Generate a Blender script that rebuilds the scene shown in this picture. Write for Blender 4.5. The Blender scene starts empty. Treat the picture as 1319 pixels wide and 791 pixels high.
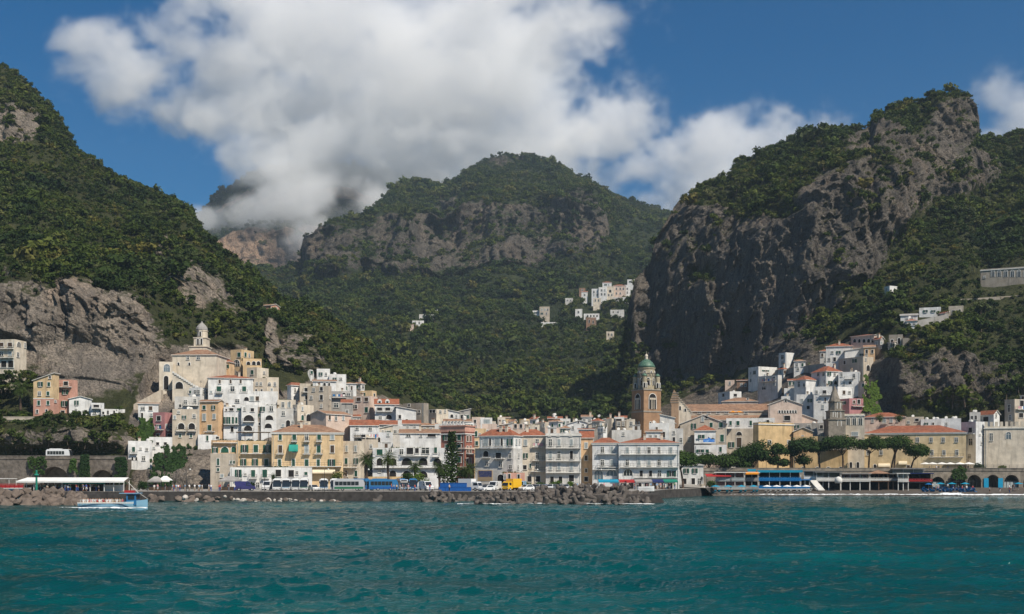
import bpy, bmesh, math, random, re
import numpy as np
from mathutils import Vector, Matrix

# ------------------------------------------------------------------ camera, sky, sun
F, CX, HY, ZC = 1400.0, 659.5, 606.0, 7.2      # focal length in photo pixels, image centre, horizon row, eye height
scene = bpy.context.scene
COL = scene.collection
cam_d = bpy.data.cameras.new('camera')
cam = bpy.data.objects.new('camera', cam_d)
COL.objects.link(cam)
cam_d.sensor_width = 36.0
cam_d.lens = 36.0 * F / 1319.0
cam_d.shift_y = (HY - 395.5) / 1319.0
cam_d.clip_start = 0.5
cam_d.clip_end = 20000
cam.location = (0, 0, ZC)
cam.rotation_euler = (math.radians(90), 0, 0)
scene.camera = cam

SUN_EL, SUN_AZ = 49.0, 139.0                     # elevation; azimuth clockwise from straight ahead (+Y)
world = bpy.data.worlds.new('World')
scene.world = world
world.use_nodes = True
wn = world.node_tree
bg = wn.nodes['Background']
sky = wn.nodes.new('ShaderNodeTexSky')
sky.sky_type = 'NISHITA'
sky.sun_disc = False
sky.sun_elevation = math.radians(SUN_EL)
sky.sun_rotation = math.radians(SUN_AZ)
sky.altitude = 0
sky.air_density = 1.0
sky.dust_density = 0.1
sky.ozone_density = 4.0
bg.inputs['Strength'].default_value = 0.058
hs = wn.nodes.new('ShaderNodeHueSaturation')      # deep, clear summer blue over the whole sky
hs.inputs['Saturation'].default_value = 1.45
wn.links.new(sky.outputs['Color'], hs.inputs['Color'])
wn.links.new(hs.outputs['Color'], bg.inputs['Color'])
sun_d = bpy.data.lights.new('sun', 'SUN')
sun = bpy.data.objects.new('sun', sun_d)
COL.objects.link(sun)
sun_d.energy = 4.6
sun_d.angle = math.radians(0.53)
sun_d.color = (1.0, 0.92, 0.80)
e, a = math.radians(SUN_EL), math.radians(SUN_AZ)
to_sun = Vector((math.cos(e) * math.sin(a), math.cos(e) * math.cos(a), math.sin(e)))
sun.location = to_sun * 300
sun.rotation_euler = to_sun.to_track_quat('Z', 'Y').to_euler()
vs = scene.view_settings
vs.view_transform = 'Standard'
vs.look = 'None'
vs.exposure = 0.30
vs.gamma = 1.0
cy = scene.cycles
cy.max_bounces = 14
cy.diffuse_bounces = 2
cy.glossy_bounces = 2
cy.transmission_bounces = 3
cy.volume_bounces = 12
cy.transparent_max_bounces = 8
cy.caustics_reflective = False
cy.caustics_refractive = False
cy.use_denoising = True
cy.volume_step_rate = 1.0

rng = np.random.default_rng(7)
random.seed(7)

# ------------------------------------------------------------------ helpers
def at(px, py, Y):
    return Vector(((px - CX) / F * Y, Y, ZC + (HY - py) / F * Y))

def tag(o, label=None, cat=None, group=None, kind=None):
    if label: o['label'] = label
    if cat: o['category'] = cat
    if group: o['group'] = group
    if kind: o['kind'] = kind
    return o

def empty(name, loc=(0, 0, 0), rz=0.0):
    o = bpy.data.objects.new(name, None)
    o.empty_display_size = 0.5
    COL.objects.link(o)
    o.location = loc
    o.rotation_euler = (0, 0, rz)
    return o

def link(name, me, parent=None, loc=None, rz=None):
    o = bpy.data.objects.new(name, me)
    COL.objects.link(o)
    if parent: o.parent = parent
    if loc is not None: o.location = loc
    if rz is not None: o.rotation_euler = (0, 0, rz)
    return o

class MB:
    """collects polygons with a material index each"""
    def __init__(s): s.v = []; s.f = []; s.m = []
    def quad(s, a, b, c, d, m=0):
        i = len(s.v); s.v += [tuple(a), tuple(b), tuple(c), tuple(d)]; s.f.append((i, i+1, i+2, i+3)); s.m.append(m)
    def poly(s, pts, m=0):
        i = len(s.v); s.v += [tuple(p) for p in pts]; s.f.append(tuple(range(i, i+len(pts)))); s.m.append(m)
    def box(s, x0, x1, y0, y1, z0, z1, m=0):
        i = len(s.v)
        s.v += [(x0,y0,z0),(x1,y0,z0),(x1,y1,z0),(x0,y1,z0),(x0,y0,z1),(x1,y0,z1),(x1,y1,z1),(x0,y1,z1)]
        for q in ((0,1,5,4),(1,2,6,5),(2,3,7,6),(3,0,4,7),(4,5,6,7),(3,2,1,0)):
            s.f.append(tuple(i+k for k in q)); s.m.append(m)
    def prism(s, pts, y0, y1, m=0):
        """polygon in x,z (counter-clockwise seen from the front) extruded along y"""
        n = len(pts); i = len(s.v)
        s.v += [(p[0], y0, p[1]) for p in pts] + [(p[0], y1, p[1]) for p in pts]
        s.f.append(tuple(range(i, i+n))); s.m.append(m)
        s.f.append(tuple(range(i+2*n-1, i+n-1, -1))); s.m.append(m)
        for k in range(n):
            k2 = (k+1) % n
            s.f.append((i+k2, i+k, i+n+k, i+n+k2)); s.m.append(m)
    def tube(s, pts, rad, n=6, m=0, cap=True):
        """a tapered tube along points"""
        rings = []
        for k, p in enumerate(pts):
            p = Vector(p)
            d = (Vector(pts[min(k+1, len(pts)-1)]) - Vector(pts[max(k-1, 0)])).normalized()
            u = d.cross(Vector((0, 1, 0.01)))
            if u.length < 1e-3: u = d.cross(Vector((1, 0, 0)))
            u.normalize(); w = d.cross(u)
            r = rad[k] if hasattr(rad, '__len__') else rad
            i = len(s.v)
            for q in range(n):
                t = 2*math.pi*q/n
                s.v.append(tuple(p + (u*math.cos(t) + w*math.sin(t))*r))
            rings.append(i)
        for k in range(len(rings)-1):
            for q in range(n):
                q2 = (q+1) % n
                s.f.append((rings[k]+q, rings[k]+q2, rings[k+1]+q2, rings[k+1]+q)); s.m.append(m)
        if cap:
            s.f.append(tuple(rings[0]+q for q in range(n))[::-1]); s.m.append(m)
            s.f.append(tuple(rings[-1]+q for q in range(n))); s.m.append(m)
    def lathe(s, prof, n=12, m=0, cx=0, cy=0, phase=0.0):
        """profile [(r,z)] turned about z"""
        rings = []
        for r, z in prof:
            i = len(s.v)
            for q in range(n):
                t = 2*math.pi*(q+phase)/n
                s.v.append((cx + r*math.cos(t), cy + r*math.sin(t), z))
            rings.append(i)
        for k in range(len(rings)-1):
            for q in range(n):
                q2 = (q+1) % n
                s.f.append((rings[k]+q, rings[k]+q2, rings[k+1]+q2, rings[k+1]+q)); s.m.append(m)
        s.f.append(tuple(rings[0]+q for q in range(n))[::-1]); s.m.append(m)
        s.f.append(tuple(rings[-1]+q for q in range(n))); s.m.append(m)
    def mesh(s, name, mats, smooth=False):
        me = bpy.data.meshes.new(name)
        me.from_pydata(s.v, [], s.f)
        for mt in (mats if isinstance(mats, (list, tuple)) else [mats]):
            me.materials.append(mt)
        if any(s.m): me.polygons.foreach_set('material_index', s.m)
        if smooth: me.polygons.foreach_set('use_smooth', [True]*len(s.f))
        me.update()
        return me
    def build(s, name, mats, parent=None, loc=None, rz=None, smooth=False):
        return link(name, s.mesh(name, mats, smooth), parent, loc, rz)

def grid_mesh(name, P, smooth=True):
    """P: (ny, nx, 3) array -> quad sheet"""
    ny, nx = P.shape[:2]
    me = bpy.data.meshes.new(name)
    idx = np.arange(ny*nx).reshape(ny, nx)
    q = np.stack([idx[:-1, :-1], idx[:-1, 1:], idx[1:, 1:], idx[1:, :-1]], -1).reshape(-1, 4)
    me.vertices.add(ny*nx)
    me.vertices.foreach_set('co', P.reshape(-1).astype(np.float32))
    me.loops.add(q.size)
    me.loops.foreach_set('vertex_index', q.reshape(-1).astype(np.int32))
    me.polygons.add(len(q))
    me.polygons.foreach_set('loop_start', np.arange(0, q.size, 4, dtype=np.int32))
    me.polygons.foreach_set('loop_total', np.full(len(q), 4, dtype=np.int32))
    me.polygons.foreach_set('use_smooth', np.full(len(q), smooth))
    me.update(calc_edges=True)
    return me

def _hash(ix, iy, iz, seed):
    h = (ix.astype(np.uint32) * np.uint32(374761393) + iy.astype(np.uint32) * np.uint32(668265263)
         + iz.astype(np.uint32) * np.uint32(2246822519) + np.uint32(seed * 3266489917 & 0xffffffff))
    h = (h ^ (h >> np.uint32(13))) * np.uint32(1274126177)
    h = (h ^ (h >> np.uint32(16)))
    return h.astype(np.float32) / np.float32(2**31) - 1.0

def vnoise(x, y, z, seed=0):
    """smooth value noise in [-1, 1]"""
    fx, fy, fz = np.floor(x), np.floor(y), np.floor(z)
    ix, iy, iz = fx.astype(np.int64), fy.astype(np.int64), fz.astype(np.int64)
    u, v, w = x-fx, y-fy, z-fz
    u = u*u*u*(u*(u*6-15)+10); v = v*v*v*(v*(v*6-15)+10); w = w*w*w*(w*(w*6-15)+10)
    def c(i, j, k): return _hash(ix+i, iy+j, iz+k, seed)
    a0 = c(0,0,0)*(1-u)+c(1,0,0)*u; a1 = c(0,1,0)*(1-u)+c(1,1,0)*u
    b0 = c(0,0,1)*(1-u)+c(1,0,1)*u; b1 = c(0,1,1)*(1-u)+c(1,1,1)*u
    return (a0*(1-v)+a1*v)*(1-w) + (b0*(1-v)+b1*v)*w

def fbm(x, y, z, octv=4, seed=0, ridged=False, gain=0.5):
    s = np.zeros_like(x, dtype=np.float32); amp = 1.0; tot = 0
    for k in range(octv):
        n = vnoise(x, y, z, seed+k*17)
        if ridged: n = 1-2*np.abs(n)
        s += amp*n; tot += amp
        amp *= gain; x = x*2.03+5.1; y = y*2.03+1.7; z = z*2.03+9.2
    return s/tot

def sstep(a, b, x):
    t = np.clip((x-a)/(b-a), 0, 1)
    return t*t*(3-2*t)

# ------------------------------------------------------------------ materials
def new_mat(name):
    m = bpy.data.materials.new(name); m.use_nodes = True
    nt = m.node_tree
    return m, nt, nt.nodes['Principled BSDF']

def N(nt, t, **kw):
    n = nt.nodes.new(t)
    for k, v in kw.items():
        if k in n.inputs: n.inputs[k].default_value = v
        else: setattr(n, k, v)
    return n

def ramp(nt, fac, stops):
    r = nt.nodes.new('ShaderNodeValToRGB')
    el = r.color_ramp.elements
    while len(el) < len(stops): el.new(0.5)
    for e_, (p, c) in zip(el, stops):
        e_.position = p; e_.color = (*c, 1) if len(c) == 3 else c
    nt.links.new(fac, r.inputs['Fac'])
    return r

def mixc(nt, fac, c1, c2, mode='MIX'):
    m = nt.nodes.new('ShaderNodeMix'); m.data_type = 'RGBA'; m.blend_type = mode
    for sock, val in ((m.inputs['Factor'], fac), (m.inputs['A'], c1), (m.inputs['B'], c2)):
        if isinstance(val, bpy.types.NodeSocket): nt.links.new(val, sock)
        elif isinstance(val, (int, float)): sock.default_value = val
        else: sock.default_value = (*val, 1) if len(val) == 3 else val
    return m.outputs['Result']

def noise(nt, vec, scale, detail=3.0, rough=0.55, dist=0.0):
    n = N(nt, 'ShaderNodeTexNoise', Scale=scale, Detail=detail, Roughness=rough, Distortion=dist)
    if vec is not None: nt.links.new(vec, n.inputs['Vector'])
    return n.outputs['Fac']

def mapping(nt, vec, scale=(1, 1, 1)):
    m = N(nt, 'ShaderNodeMapping'); m.inputs['Scale'].default_value = scale
    nt.links.new(vec, m.inputs['Vector']); return m.outputs['Vector']

def bump(nt, bsdf, height, strength, dist):
    b = N(nt, 'ShaderNodeBump', Strength=strength, Distance=dist)
    nt.links.new(height, b.inputs['Height']); nt.links.new(b.outputs['Normal'], bsdf.inputs['Normal'])

def vary(name, col, amt=0.25, scale=0.6, rough=0.85, spec=0.2, stain=0.0, bumpd=0.0, coord='Object', metallic=0.0):
    """a painted / plastered / stone surface: colour with mottling, optional vertical stains and fine relief"""
    m, nt, b = new_mat(name)
    tc = N(nt, 'ShaderNodeTexCoord').outputs[coord]
    g = N(nt, 'ShaderNodeNewGeometry').outputs['Position']
    f = noise(nt, g, scale, 4, 0.6)
    dark = tuple(c*(1-amt) for c in col); light = tuple(min(1, c*(1+amt*0.45)) for c in col)
    c = ramp(nt, f, [(0.3, dark), (0.7, light)]).outputs['Color']
    if stain:
        s = noise(nt, mapping(nt, g, (1.1, 1.1, 0.12)), 1.0, 4, 0.65)
        s2 = ramp(nt, s, [(0.52, (0, 0, 0)), (0.72, (stain,)*3)]).outputs['Color']
        c = mixc(nt, s2, c, tuple(x*0.5 for x in col))
        s3 = noise(nt, g, 0.25, 3, 0.6)
        s4 = ramp(nt, s3, [(0.55, (0, 0, 0)), (0.75, (stain*0.7,)*3)]).outputs['Color']
        c = mixc(nt, s4, c, tuple(x*y for x, y in zip(col, (0.72, 0.66, 0.56))))
    nt.links.new(c, b.inputs['Base Color'])
    b.inputs['Roughness'].default_value = rough
    b.inputs['Specular IOR Level'].default_value = spec
    b.inputs['Metallic'].default_value = metallic
    if bumpd: bump(nt, b, noise(nt, g, 3.0/max(bumpd, .02)*0.1+1.5, 4, 0.6), 0.6, bumpd)
    return m
# ------------------------------------------------------------------ terrain
def rock_material(name, tint=(1, 1, 1), scale=1.0, soil=(0.060, 0.066, 0.028)):
    m, nt, b = new_mat(name)
    g = N(nt, 'ShaderNodeNewGeometry').outputs['Position']
    n1 = noise(nt, g, 0.035/scale, 6, 0.62)
    n2 = noise(nt, mapping(nt, g, (1, 1, 0.22)), 0.11/scale, 6, 0.65, 0.4)
    n3 = noise(nt, g, 0.5/scale, 5, 0.6)
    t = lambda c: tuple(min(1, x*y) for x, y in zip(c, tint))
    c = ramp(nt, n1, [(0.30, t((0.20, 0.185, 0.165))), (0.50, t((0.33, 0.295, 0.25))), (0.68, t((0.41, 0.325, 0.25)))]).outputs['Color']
    st = ramp(nt, n2, [(0.36, (0.9,)*3), (0.56, (0, 0, 0))]).outputs['Color']
    c = mixc(nt, st, c, t((0.135, 0.125, 0.115)))
    cr = noise(nt, mapping(nt, g, (1, 1, 0.2)), 0.16/scale, 3, 0.5, 1.2)
    c = mixc(nt, ramp(nt, cr, [(0.475, (0, 0, 0)), (0.5, (0.8,)*3), (0.525, (0, 0, 0))]).outputs['Color'], c, t((0.05, 0.046, 0.042)))
    sp_ = ramp(nt, noise(nt, g, 1.3/scale, 4, 0.7), [(0.28, (0.35,)*3), (0.5, (0.95,)*3), (0.72, (1.45,)*3)]).outputs['Color']
    c = mixc(nt, 1.0, c, sp_, 'MULTIPLY')
    c = mixc(nt, ramp(nt, n3, [(0.35, (0.55,)*3), (0.6, (0, 0, 0))]).outputs['Color'], c, t((0.16, 0.15, 0.13)))
    at_ = N(nt, 'ShaderNodeAttribute', attribute_name='veg').outputs['Fac']
    vn = noise(nt, g, 0.25/scale, 5, 0.6)
    ad = N(nt, 'ShaderNodeMath', operation='ADD'); nt.links.new(at_, ad.inputs[0])
    sb = N(nt, 'ShaderNodeMath', operation='MULTIPLY_ADD'); nt.links.new(vn, sb.inputs[0]); sb.inputs[1].default_value = 0.9; sb.inputs[2].default_value = -0.45
    nt.links.new(sb.outputs[0], ad.inputs[1])
    vm = ramp(nt, ad.outputs[0], [(0.38, (0, 0, 0)), (0.60, (1, 1, 1))]).outputs['Color']
    gc = ramp(nt, noise(nt, g, 0.18/scale, 5, 0.65), [(0.3, tuple(x*0.6 for x in soil)), (0.55, soil), (0.75, (soil[0]*1.9, soil[1]*1.6, soil[2]*1.5))]).outputs['Color']
    c = mixc(nt, vm, c, gc)
    nt.links.new(c, b.inputs['Base Color'])
    b.inputs['Roughness'].default_value = 0.95
    b.inputs['Specular IOR Level'].default_value = 0.1
    h = N(nt, 'ShaderNodeMath', operation='ADD')
    nt.links.new(noise(nt, mapping(nt, g, (1, 1, 0.5)), 0.22/scale, 8, 0.68, 0.3), h.inputs[0]); nt.links.new(noise(nt, g, 0.9/scale, 6, 0.65), h.inputs[1])
    bump(nt, b, h.outputs[0], 0.9, 3.0*scale)
    return m

TOWN = {'left_hill': [(-500, 588), (-20, 588), (160, 588), (168, 545), (175, 515), (205, 455), (250, 440), (325, 445), (347, 480), (362, 500), (385, 488), (405, 476), (460, 494), (520, 514), (560, 524), (640, 540)],
        'right_massif': [(690, 545), (790, 540), (880, 505), (950, 486), (1000, 462), (1040, 452), (1060, 440), (1100, 425), (1130, 432), (1150, 500), (1170, 536), (1800, 536)],
        'valley_mountain': [(100, 900), (600, 545), (800, 545), (1000, 545)]}
FOREST = []          # (x, y, z, size, kind) rows gathered from every sheet
SHEETS = {}

def patchmask(px, py, patches):
    """sum of soft elliptical patches (cx, cy, rx, ry, weight) on a hillside, given by where they lie on the slope"""
    r = np.zeros_like(px, dtype=np.float32)
    for cx_, cy_, rx, ry, w in patches:
        d = np.sqrt(((px-cx_)/rx)**2 + ((py-cy_)/ry)**2)
        r += w*(1-sstep(0.6, 1.15, d))
    return r

def sheet(name, cols, ridge, px0, px1, nx, ny, mat, rel, patches, base_py, tree, label, steep=(0.30, 0.52), zjit=1.0, back=140.0, vegb=0.0, seed=0, stretch=2.2, bigk=1.0):
    """a hillside: key columns of (row, distance) give its profile, ridge its skyline; relief is added in depth"""
    px = np.linspace(px0, px1, nx)
    rx, ry = zip(*ridge)
    rpy = np.interp(px, rx, ry)
    t = np.linspace(0, 1, ny)
    kx = sorted(cols)
    KY = []; KP = []
    for k in kx:
        pts = cols[k]
        p = np.array([q[0] for q in pts], float); yv = np.array([q[1] for q in pts], float)
        tt = (p[0]-p)/(p[0]-p[-1])
        KY.append(np.interp(t, tt, yv))
        KP.append(p[0])
    KY = np.array(KY)
    # smooth across columns
    Yg = np.empty((ny, nx)); b0 = np.interp(px, kx, KP)
    for j in range(ny): Yg[j] = np.interp(px, kx, KY[:, j])
    ker = np.ones(max(3, nx//26)); ker /= ker.sum()
    pad = len(ker)//2
    for j in range(ny):
        Yg[j] = np.convolve(np.pad(Yg[j], pad, mode='edge'), ker, 'same')[pad:-pad]
    PY = b0[None, :] + (rpy-b0)[None, :]*t[:, None]
    PX = np.repeat(px[None, :], ny, 0)
    X = (PX-CX)/F*Yg; Z = ZC+(HY-PY)/F*Yg; Y = Yg.copy()
    # slope of the plain profile
    dz = np.gradient(Z, axis=0); dy = np.gradient(Y, axis=0)
    nz0 = np.abs(dy)/np.sqrt(dy**2+dz**2+1e-9)
    cliff = 1-sstep(steep[0], steep[1], nz0)
    cliff = np.clip(cliff + patchmask(PX, PY, [(a_, b_, c_, d_, -w_) for a_, b_, c_, d_, w_ in patches]), 0, 1)
    s = rel
    big = fbm(X/(70*s), Y/(70*s), Z/(70*s*stretch), 3, seed+1, ridged=True)
    wrp = 9*s*fbm(X/(30*s), Y/(30*s), Z/(30*s), 2, seed+12)
    med = fbm((X+wrp)/(20*s), Y/(26*s), (Z+wrp)/(20*s*stretch*1.7), 4, seed+2, ridged=True)
    fine = fbm(X/(5*s), Y/(6*s), Z/(5*s*1.6), 4, seed+3, gain=0.62)
    # broken blocks with sharp edges: jointed limestone
    def blocks(sx, sz, sd):
        xx, zz = (X+0.6*wrp+0.25*Z)/(sx*s), (Z+0.5*wrp-0.12*X)/(sz*s)
        return _hash(np.floor(xx).astype(np.int64), np.floor(Y/(sx*1.5*s)).astype(np.int64), np.floor(zz+0.5*(np.floor(xx) % 2)).astype(np.int64), sd)
    flute = fbm((X+1.4*wrp)/(24*s), Y/(90*s), (Z+wrp)/(150*s), 4, seed+71, ridged=True, gain=0.6)
    blk = 1.5*blocks(9, 30, seed+61)+1.0*blocks(4, 12, seed+62)+0.55*blocks(2.0, 4.5, seed+63)
    fade = sstep(0.0, 0.06, t)[:, None]
    dY = (-15*bigk*s*big*(0.5+0.5*cliff) - 4.5*s*med*(0.6+0.7*cliff) - 2.6*s*fine*(0.25+1.2*cliff) - 1.15*s*blk*cliff - 8.5*s*flute*cliff)*fade
    if tree: dY *= 1-0.93*np.clip(patchmask(PX, PY, [q_ for q_ in tree[3] if q_[4] > 0.88]), 0, 1)
    if name in ('left_hill', 'right_massif'):
        bx_, by_ = zip(*TOWN[name])
        dY = dY + 7.0*sstep(0, 14, PY-np.interp(PX, bx_, by_))*sstep(160, 190, PX)*(PY < 606)
    Y = Y + dY
    dZ = zjit*s*(1.6*fbm(X/(12*s), Y/(12*s), Z/(12*s), 3, seed+5)+1.0*fine)*fade
    if tree: dZ *= 1-0.8*np.clip(patchmask(PX, PY, [q_ for q_ in tree[3] if q_[4] > 0.88]), 0, 1)
    Z = Z + dZ
    # the far side behind the skyline
    nb = 14
    Xb = []; Yb = []; Zb = []
    for k in range(1, nb+1):
        q = k/nb
        sc = back*q
        Xb.append(X[-1]*(1+sc/Y[-1]*0.6)); Yb.append(Y[-1]+sc); Zb.append(Z[-1]-back*(0.15*q+0.85*q*q)*0.8+zjit*s*1.5*fbm(X[-1]/(12*s), (Y[-1]+sc)/(12*s), Z[-1]*0, 2, seed+9))
    X = np.vstack([X]+[x[None] for x in Xb]); Y = np.vstack([Y]+[x[None] for x in Yb]); Z = np.vstack([Z]+[x[None] for x in Zb])
    P = np.stack([X, Y, Z], -1)
    # displaced normals
    du = np.gradient(P, axis=1); dv = np.gradient(P, axis=0)
    n = np.cross(du, dv); n /= np.linalg.norm(n, axis=2, keepdims=True)+1e-9
    area = np.linalg.norm(np.cross(du, dv), axis=2)
    cl = np.vstack([cliff, np.repeat(cliff[-1:], nb, 0)*0.5])
    veg = 1-0.86*cl + 0.72*(np.abs(n[..., 2])-0.42) + vegb + 0.42*fbm(X/(18*s), Y/(18*s), Z/(18*s), 3, seed+7)
    if name in ('left_hill', 'right_massif'):
        bx_, by_ = zip(*TOWN[name])
        tm = np.zeros_like(veg); tm[:ny] = sstep(0, 12, PY-np.interp(PX, bx_, by_))*sstep(150, 180, PX)
        veg = veg*(1-0.75*tm)
    veg = np.clip(veg, 0, 1.3)
    me = grid_mesh(name, P)
    me.materials.append(mat)
    a_ = me.attributes.new('veg', 'FLOAT', 'POINT'); a_.data.foreach_set('value', veg.reshape(-1).astype(np.float32))
    o = link(name, me)
    tag(o, label, kind='structure')
    # trees
    if tree:
        spacing, smin, smax, keep = tree
        front = np.zeros_like(veg); front[:ny+3] = 1
        PYv = np.vstack([PY, np.repeat(PY[-1:], nb, 0)]); PXv = np.vstack([PX, np.repeat(PX[-1:], nb, 0)])
        dens = area/(spacing*spacing)*sstep(0.36, 0.80, veg)*front*np.clip(1.6*np.abs(n[..., 2])+0.15, 0, 1)
        km = patchmask(PXv, PYv, keep)
        if TOWN.get(name):      # no woodland inside the built-up area
            bx_, by_ = zip(*TOWN[name]); km = km + (PYv > np.interp(PXv, bx_, by_)+6*fbm(PXv.astype(np.float32)/9, PYv.astype(np.float32)/9, PXv*0, 2, 77))
        dens *= np.clip(1-km, 0, 1)
        cnt = rng.poisson(np.clip(dens, 0, 3))
        jj, ii = np.nonzero(cnt)
        rep = cnt[jj, ii]
        jj = np.repeat(jj, rep); ii = np.repeat(ii, rep)
        pos = P[jj, ii] + (rng.random((len(jj), 3))-0.5)*np.array([spacing*0.7, spacing*0.7, 0.3])
        cls = fbm(pos[:, 0]/(40*s), pos[:, 1]/(40*s), pos[:, 2]*0, 2, seed+21)
        sz = (smin*0.75+(smax*1.35-smin*0.75)*rng.random(len(jj))**2.4)*(1+0.55*cls)
        sz = np.where(rng.random(len(jj)) < 0.05, sz*1.9, sz)
        FOREST.append(np.column_stack([pos, sz, cls, n[jj, ii, 2]]))
    SHEETS[name] = (PX, PY, Yg)
    return o

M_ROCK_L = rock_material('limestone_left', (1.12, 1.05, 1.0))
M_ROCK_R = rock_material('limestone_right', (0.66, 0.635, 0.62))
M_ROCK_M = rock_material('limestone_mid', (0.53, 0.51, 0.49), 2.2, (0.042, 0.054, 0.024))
M_ROCK_F = rock_material('limestone_far', (1.35, 1.02, 0.80), 3.2, (0.06, 0.072, 0.035))

# left hill
RID_L = [(-420, -60), (-200, 20), (-60, 62), (-10, 82), (8, 88), (22, 96), (45, 117), (62, 136), (78, 158), (97, 194), (130, 217), (160, 233), (200, 254), (232, 266), (243, 276), (255, 293), (290, 328), (320, 352), (335, 362), (358, 388), (420, 412), (450, 430), (500, 467), (540, 493), (565, 508), (600, 534), (640, 556)]
COL_L = {
 -420: [(640, 308), (620, 309), (592, 311), (546, 320), (535, 332), (520, 340), (345, 380), (150, 620), (-60, 760)],
 0:   [(640, 308), (620, 309), (592, 311), (546, 320), (541, 330), (520, 342), (345, 375), (192, 590), (182, 600), (125, 622), (88, 680)],
 100: [(640, 308), (620, 309), (592, 311), (546, 320), (540, 330), (520, 342), (375, 370), (330, 420), (194, 640)],
 200: [(640, 298), (626, 300), (590, 308), (548, 324), (510, 348), (420, 378), (385, 395), (340, 450), (254, 620)],
 260: [(640, 292), (628, 297), (570, 316), (520, 336), (460, 388), (430, 398), (385, 412), (345, 430), (305, 490), (296, 590)],
 345: [(640, 262), (632, 300), (560, 318), (520, 356), (480, 396), (440, 418), (400, 448), (374, 540)],
 420: [(640, 262), (632, 300), (570, 318), (540, 346), (500, 396), (480, 414), (440, 446), (412, 540)],
 500: [(640, 262), (632, 305), (580, 325), (560, 356), (530, 402), (505, 446), (467, 540)],
 565: [(640, 262), (634, 310), (600, 330), (570, 385), (550, 430), (530, 480), (508, 590)],
 640: [(640, 262), (634, 310), (606, 340), (585, 400), (572, 450), (565, 500), (556, 600)],
}
sheet('left_hill', COL_L, RID_L, -420, 640, 640, 430, M_ROCK_L, 1.0,
      [(105, 440, 130, 95, -1.0), (20, 420, 60, 80, -0.8), (20, 160, 52, 34, -0.9), (218, 318, 16, 26, -0.8), (262, 370, 44, 34, -0.75), (310, 405, 24, 34, -0.5), (356, 440, 9, 36, -0.9), (398, 455, 42, 30, -0.8), (90, 565, 90, 18, -0.5), (225, 600, 50, 22, -0.25), (300, 545, 150, 62, -0.9), (470, 570, 100, 45, -0.9), (127, 312, 10, 12, -0.9), (190, 395, 22, 45, -0.4),
       (30, 300, 120, 40, 0.6), (300, 300, 60, 40, 0.3), (330, 470, 30, 30, 0.4)],
      640, (2.3, 1.2, 2.6, [(40, 430, 90, 75, 0.8), (180, 450, 45, 70, 0.85), (300, 545, 150, 62, 0.96), (470, 560, 100, 45, 0.96), (60, 640, 200, 50, 0.97), (75, 518, 110, 30, 0.96), (90, 480, 120, 56, 0.89), (10, 462, 38, 30, 0.96), (80, 595, 140, 20, 0.97), (345, 400, 18, 12, 0.95), (390, 500, 70, 25, 0.9), (500, 525, 60, 20, 0.8), (400, 455, 35, 25, 0.6)]),
      'steep green hill of scrub and pale limestone cliffs rising left of the town', seed=3)

# right massif
RID_R = [(690, 560), (735, 548), (770, 522), (797, 490), (803, 462), (808, 400), (816, 362), (836, 342), (842, 312), (865, 272), (880, 258), (905, 243), (938, 230), (946, 214), (975, 204), (995, 190), (1030, 177), (1060, 173), (1090, 177), (1112, 177), (1118, 160), (1150, 141), (1190, 131), (1225, 132), (1240, 146), (1245, 168), (1256, 181), (1280, 182), (1319, 175), (1400, 168), (1760, 120)]
COL_R = {
 690: [(609, 350), (606, 352), (585, 428), (572, 508), (560, 608)],
 735: [(609, 350), (606, 352), (580, 448), (562, 528), (548, 608)],
 775: [(609, 350), (606, 352), (570, 448), (548, 548), (535, 598), (520, 628)],
 806: [(609, 350), (606, 352), (560, 448), (540, 548), (500, 608), (430, 620)],
 845: [(609, 350), (606, 352), (550, 438), (525, 538), (500, 598), (380, 614), (305, 633)],
 900: [(609, 350), (606, 352), (545, 418), (515, 528), (490, 564), (380, 578), (310, 598), (265, 618), (246, 668)],
 960: [(609, 352), (606, 354), (603, 366), (540, 404), (505, 488), (480, 530), (380, 543), (300, 553), (262, 583), (225, 628), (208, 688)],
 1030: [(609, 352), (606, 354), (603, 366), (535, 394), (500, 419), (470, 454), (430, 498), (400, 508), (300, 520), (255, 528), (225, 568), (178, 668)],
 1090: [(609, 352), (606, 354), (603, 366), (535, 389), (510, 402), (470, 422), (430, 454), (395, 488), (370, 498), (270, 513), (215, 528), (200, 568), (177, 648)],
 1150: [(609, 352), (606, 354), (603, 366), (545, 379), (520, 390), (445, 414), (410, 434), (375, 469), (345, 498), (230, 528), (215, 548), (185, 573), (141, 648)],
 1200: [(609, 352), (606, 354), (603, 366), (548, 376), (530, 386), (430, 412), (400, 439), (360, 468), (315, 518), (280, 553), (215, 583), (190, 598), (131, 618)],
 1245: [(609, 352), (606, 354), (603, 366), (548, 376), (530, 384), (440, 409), (400, 439), (370, 454), (300, 528), (245, 588), (195, 628), (168, 648)],
 1319: [(609, 352), (606, 354), (603, 366), (545, 376), (515, 384), (470, 394), (430, 412), (395, 439), (365, 452), (300, 518), (230, 598), (175, 668)],
 1760: [(609, 352), (606, 354), (603, 366), (545, 376), (515, 384), (470, 394), (430, 412), (395, 439), (365, 452), (300, 518), (230, 598), (120, 698)],
}
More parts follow.
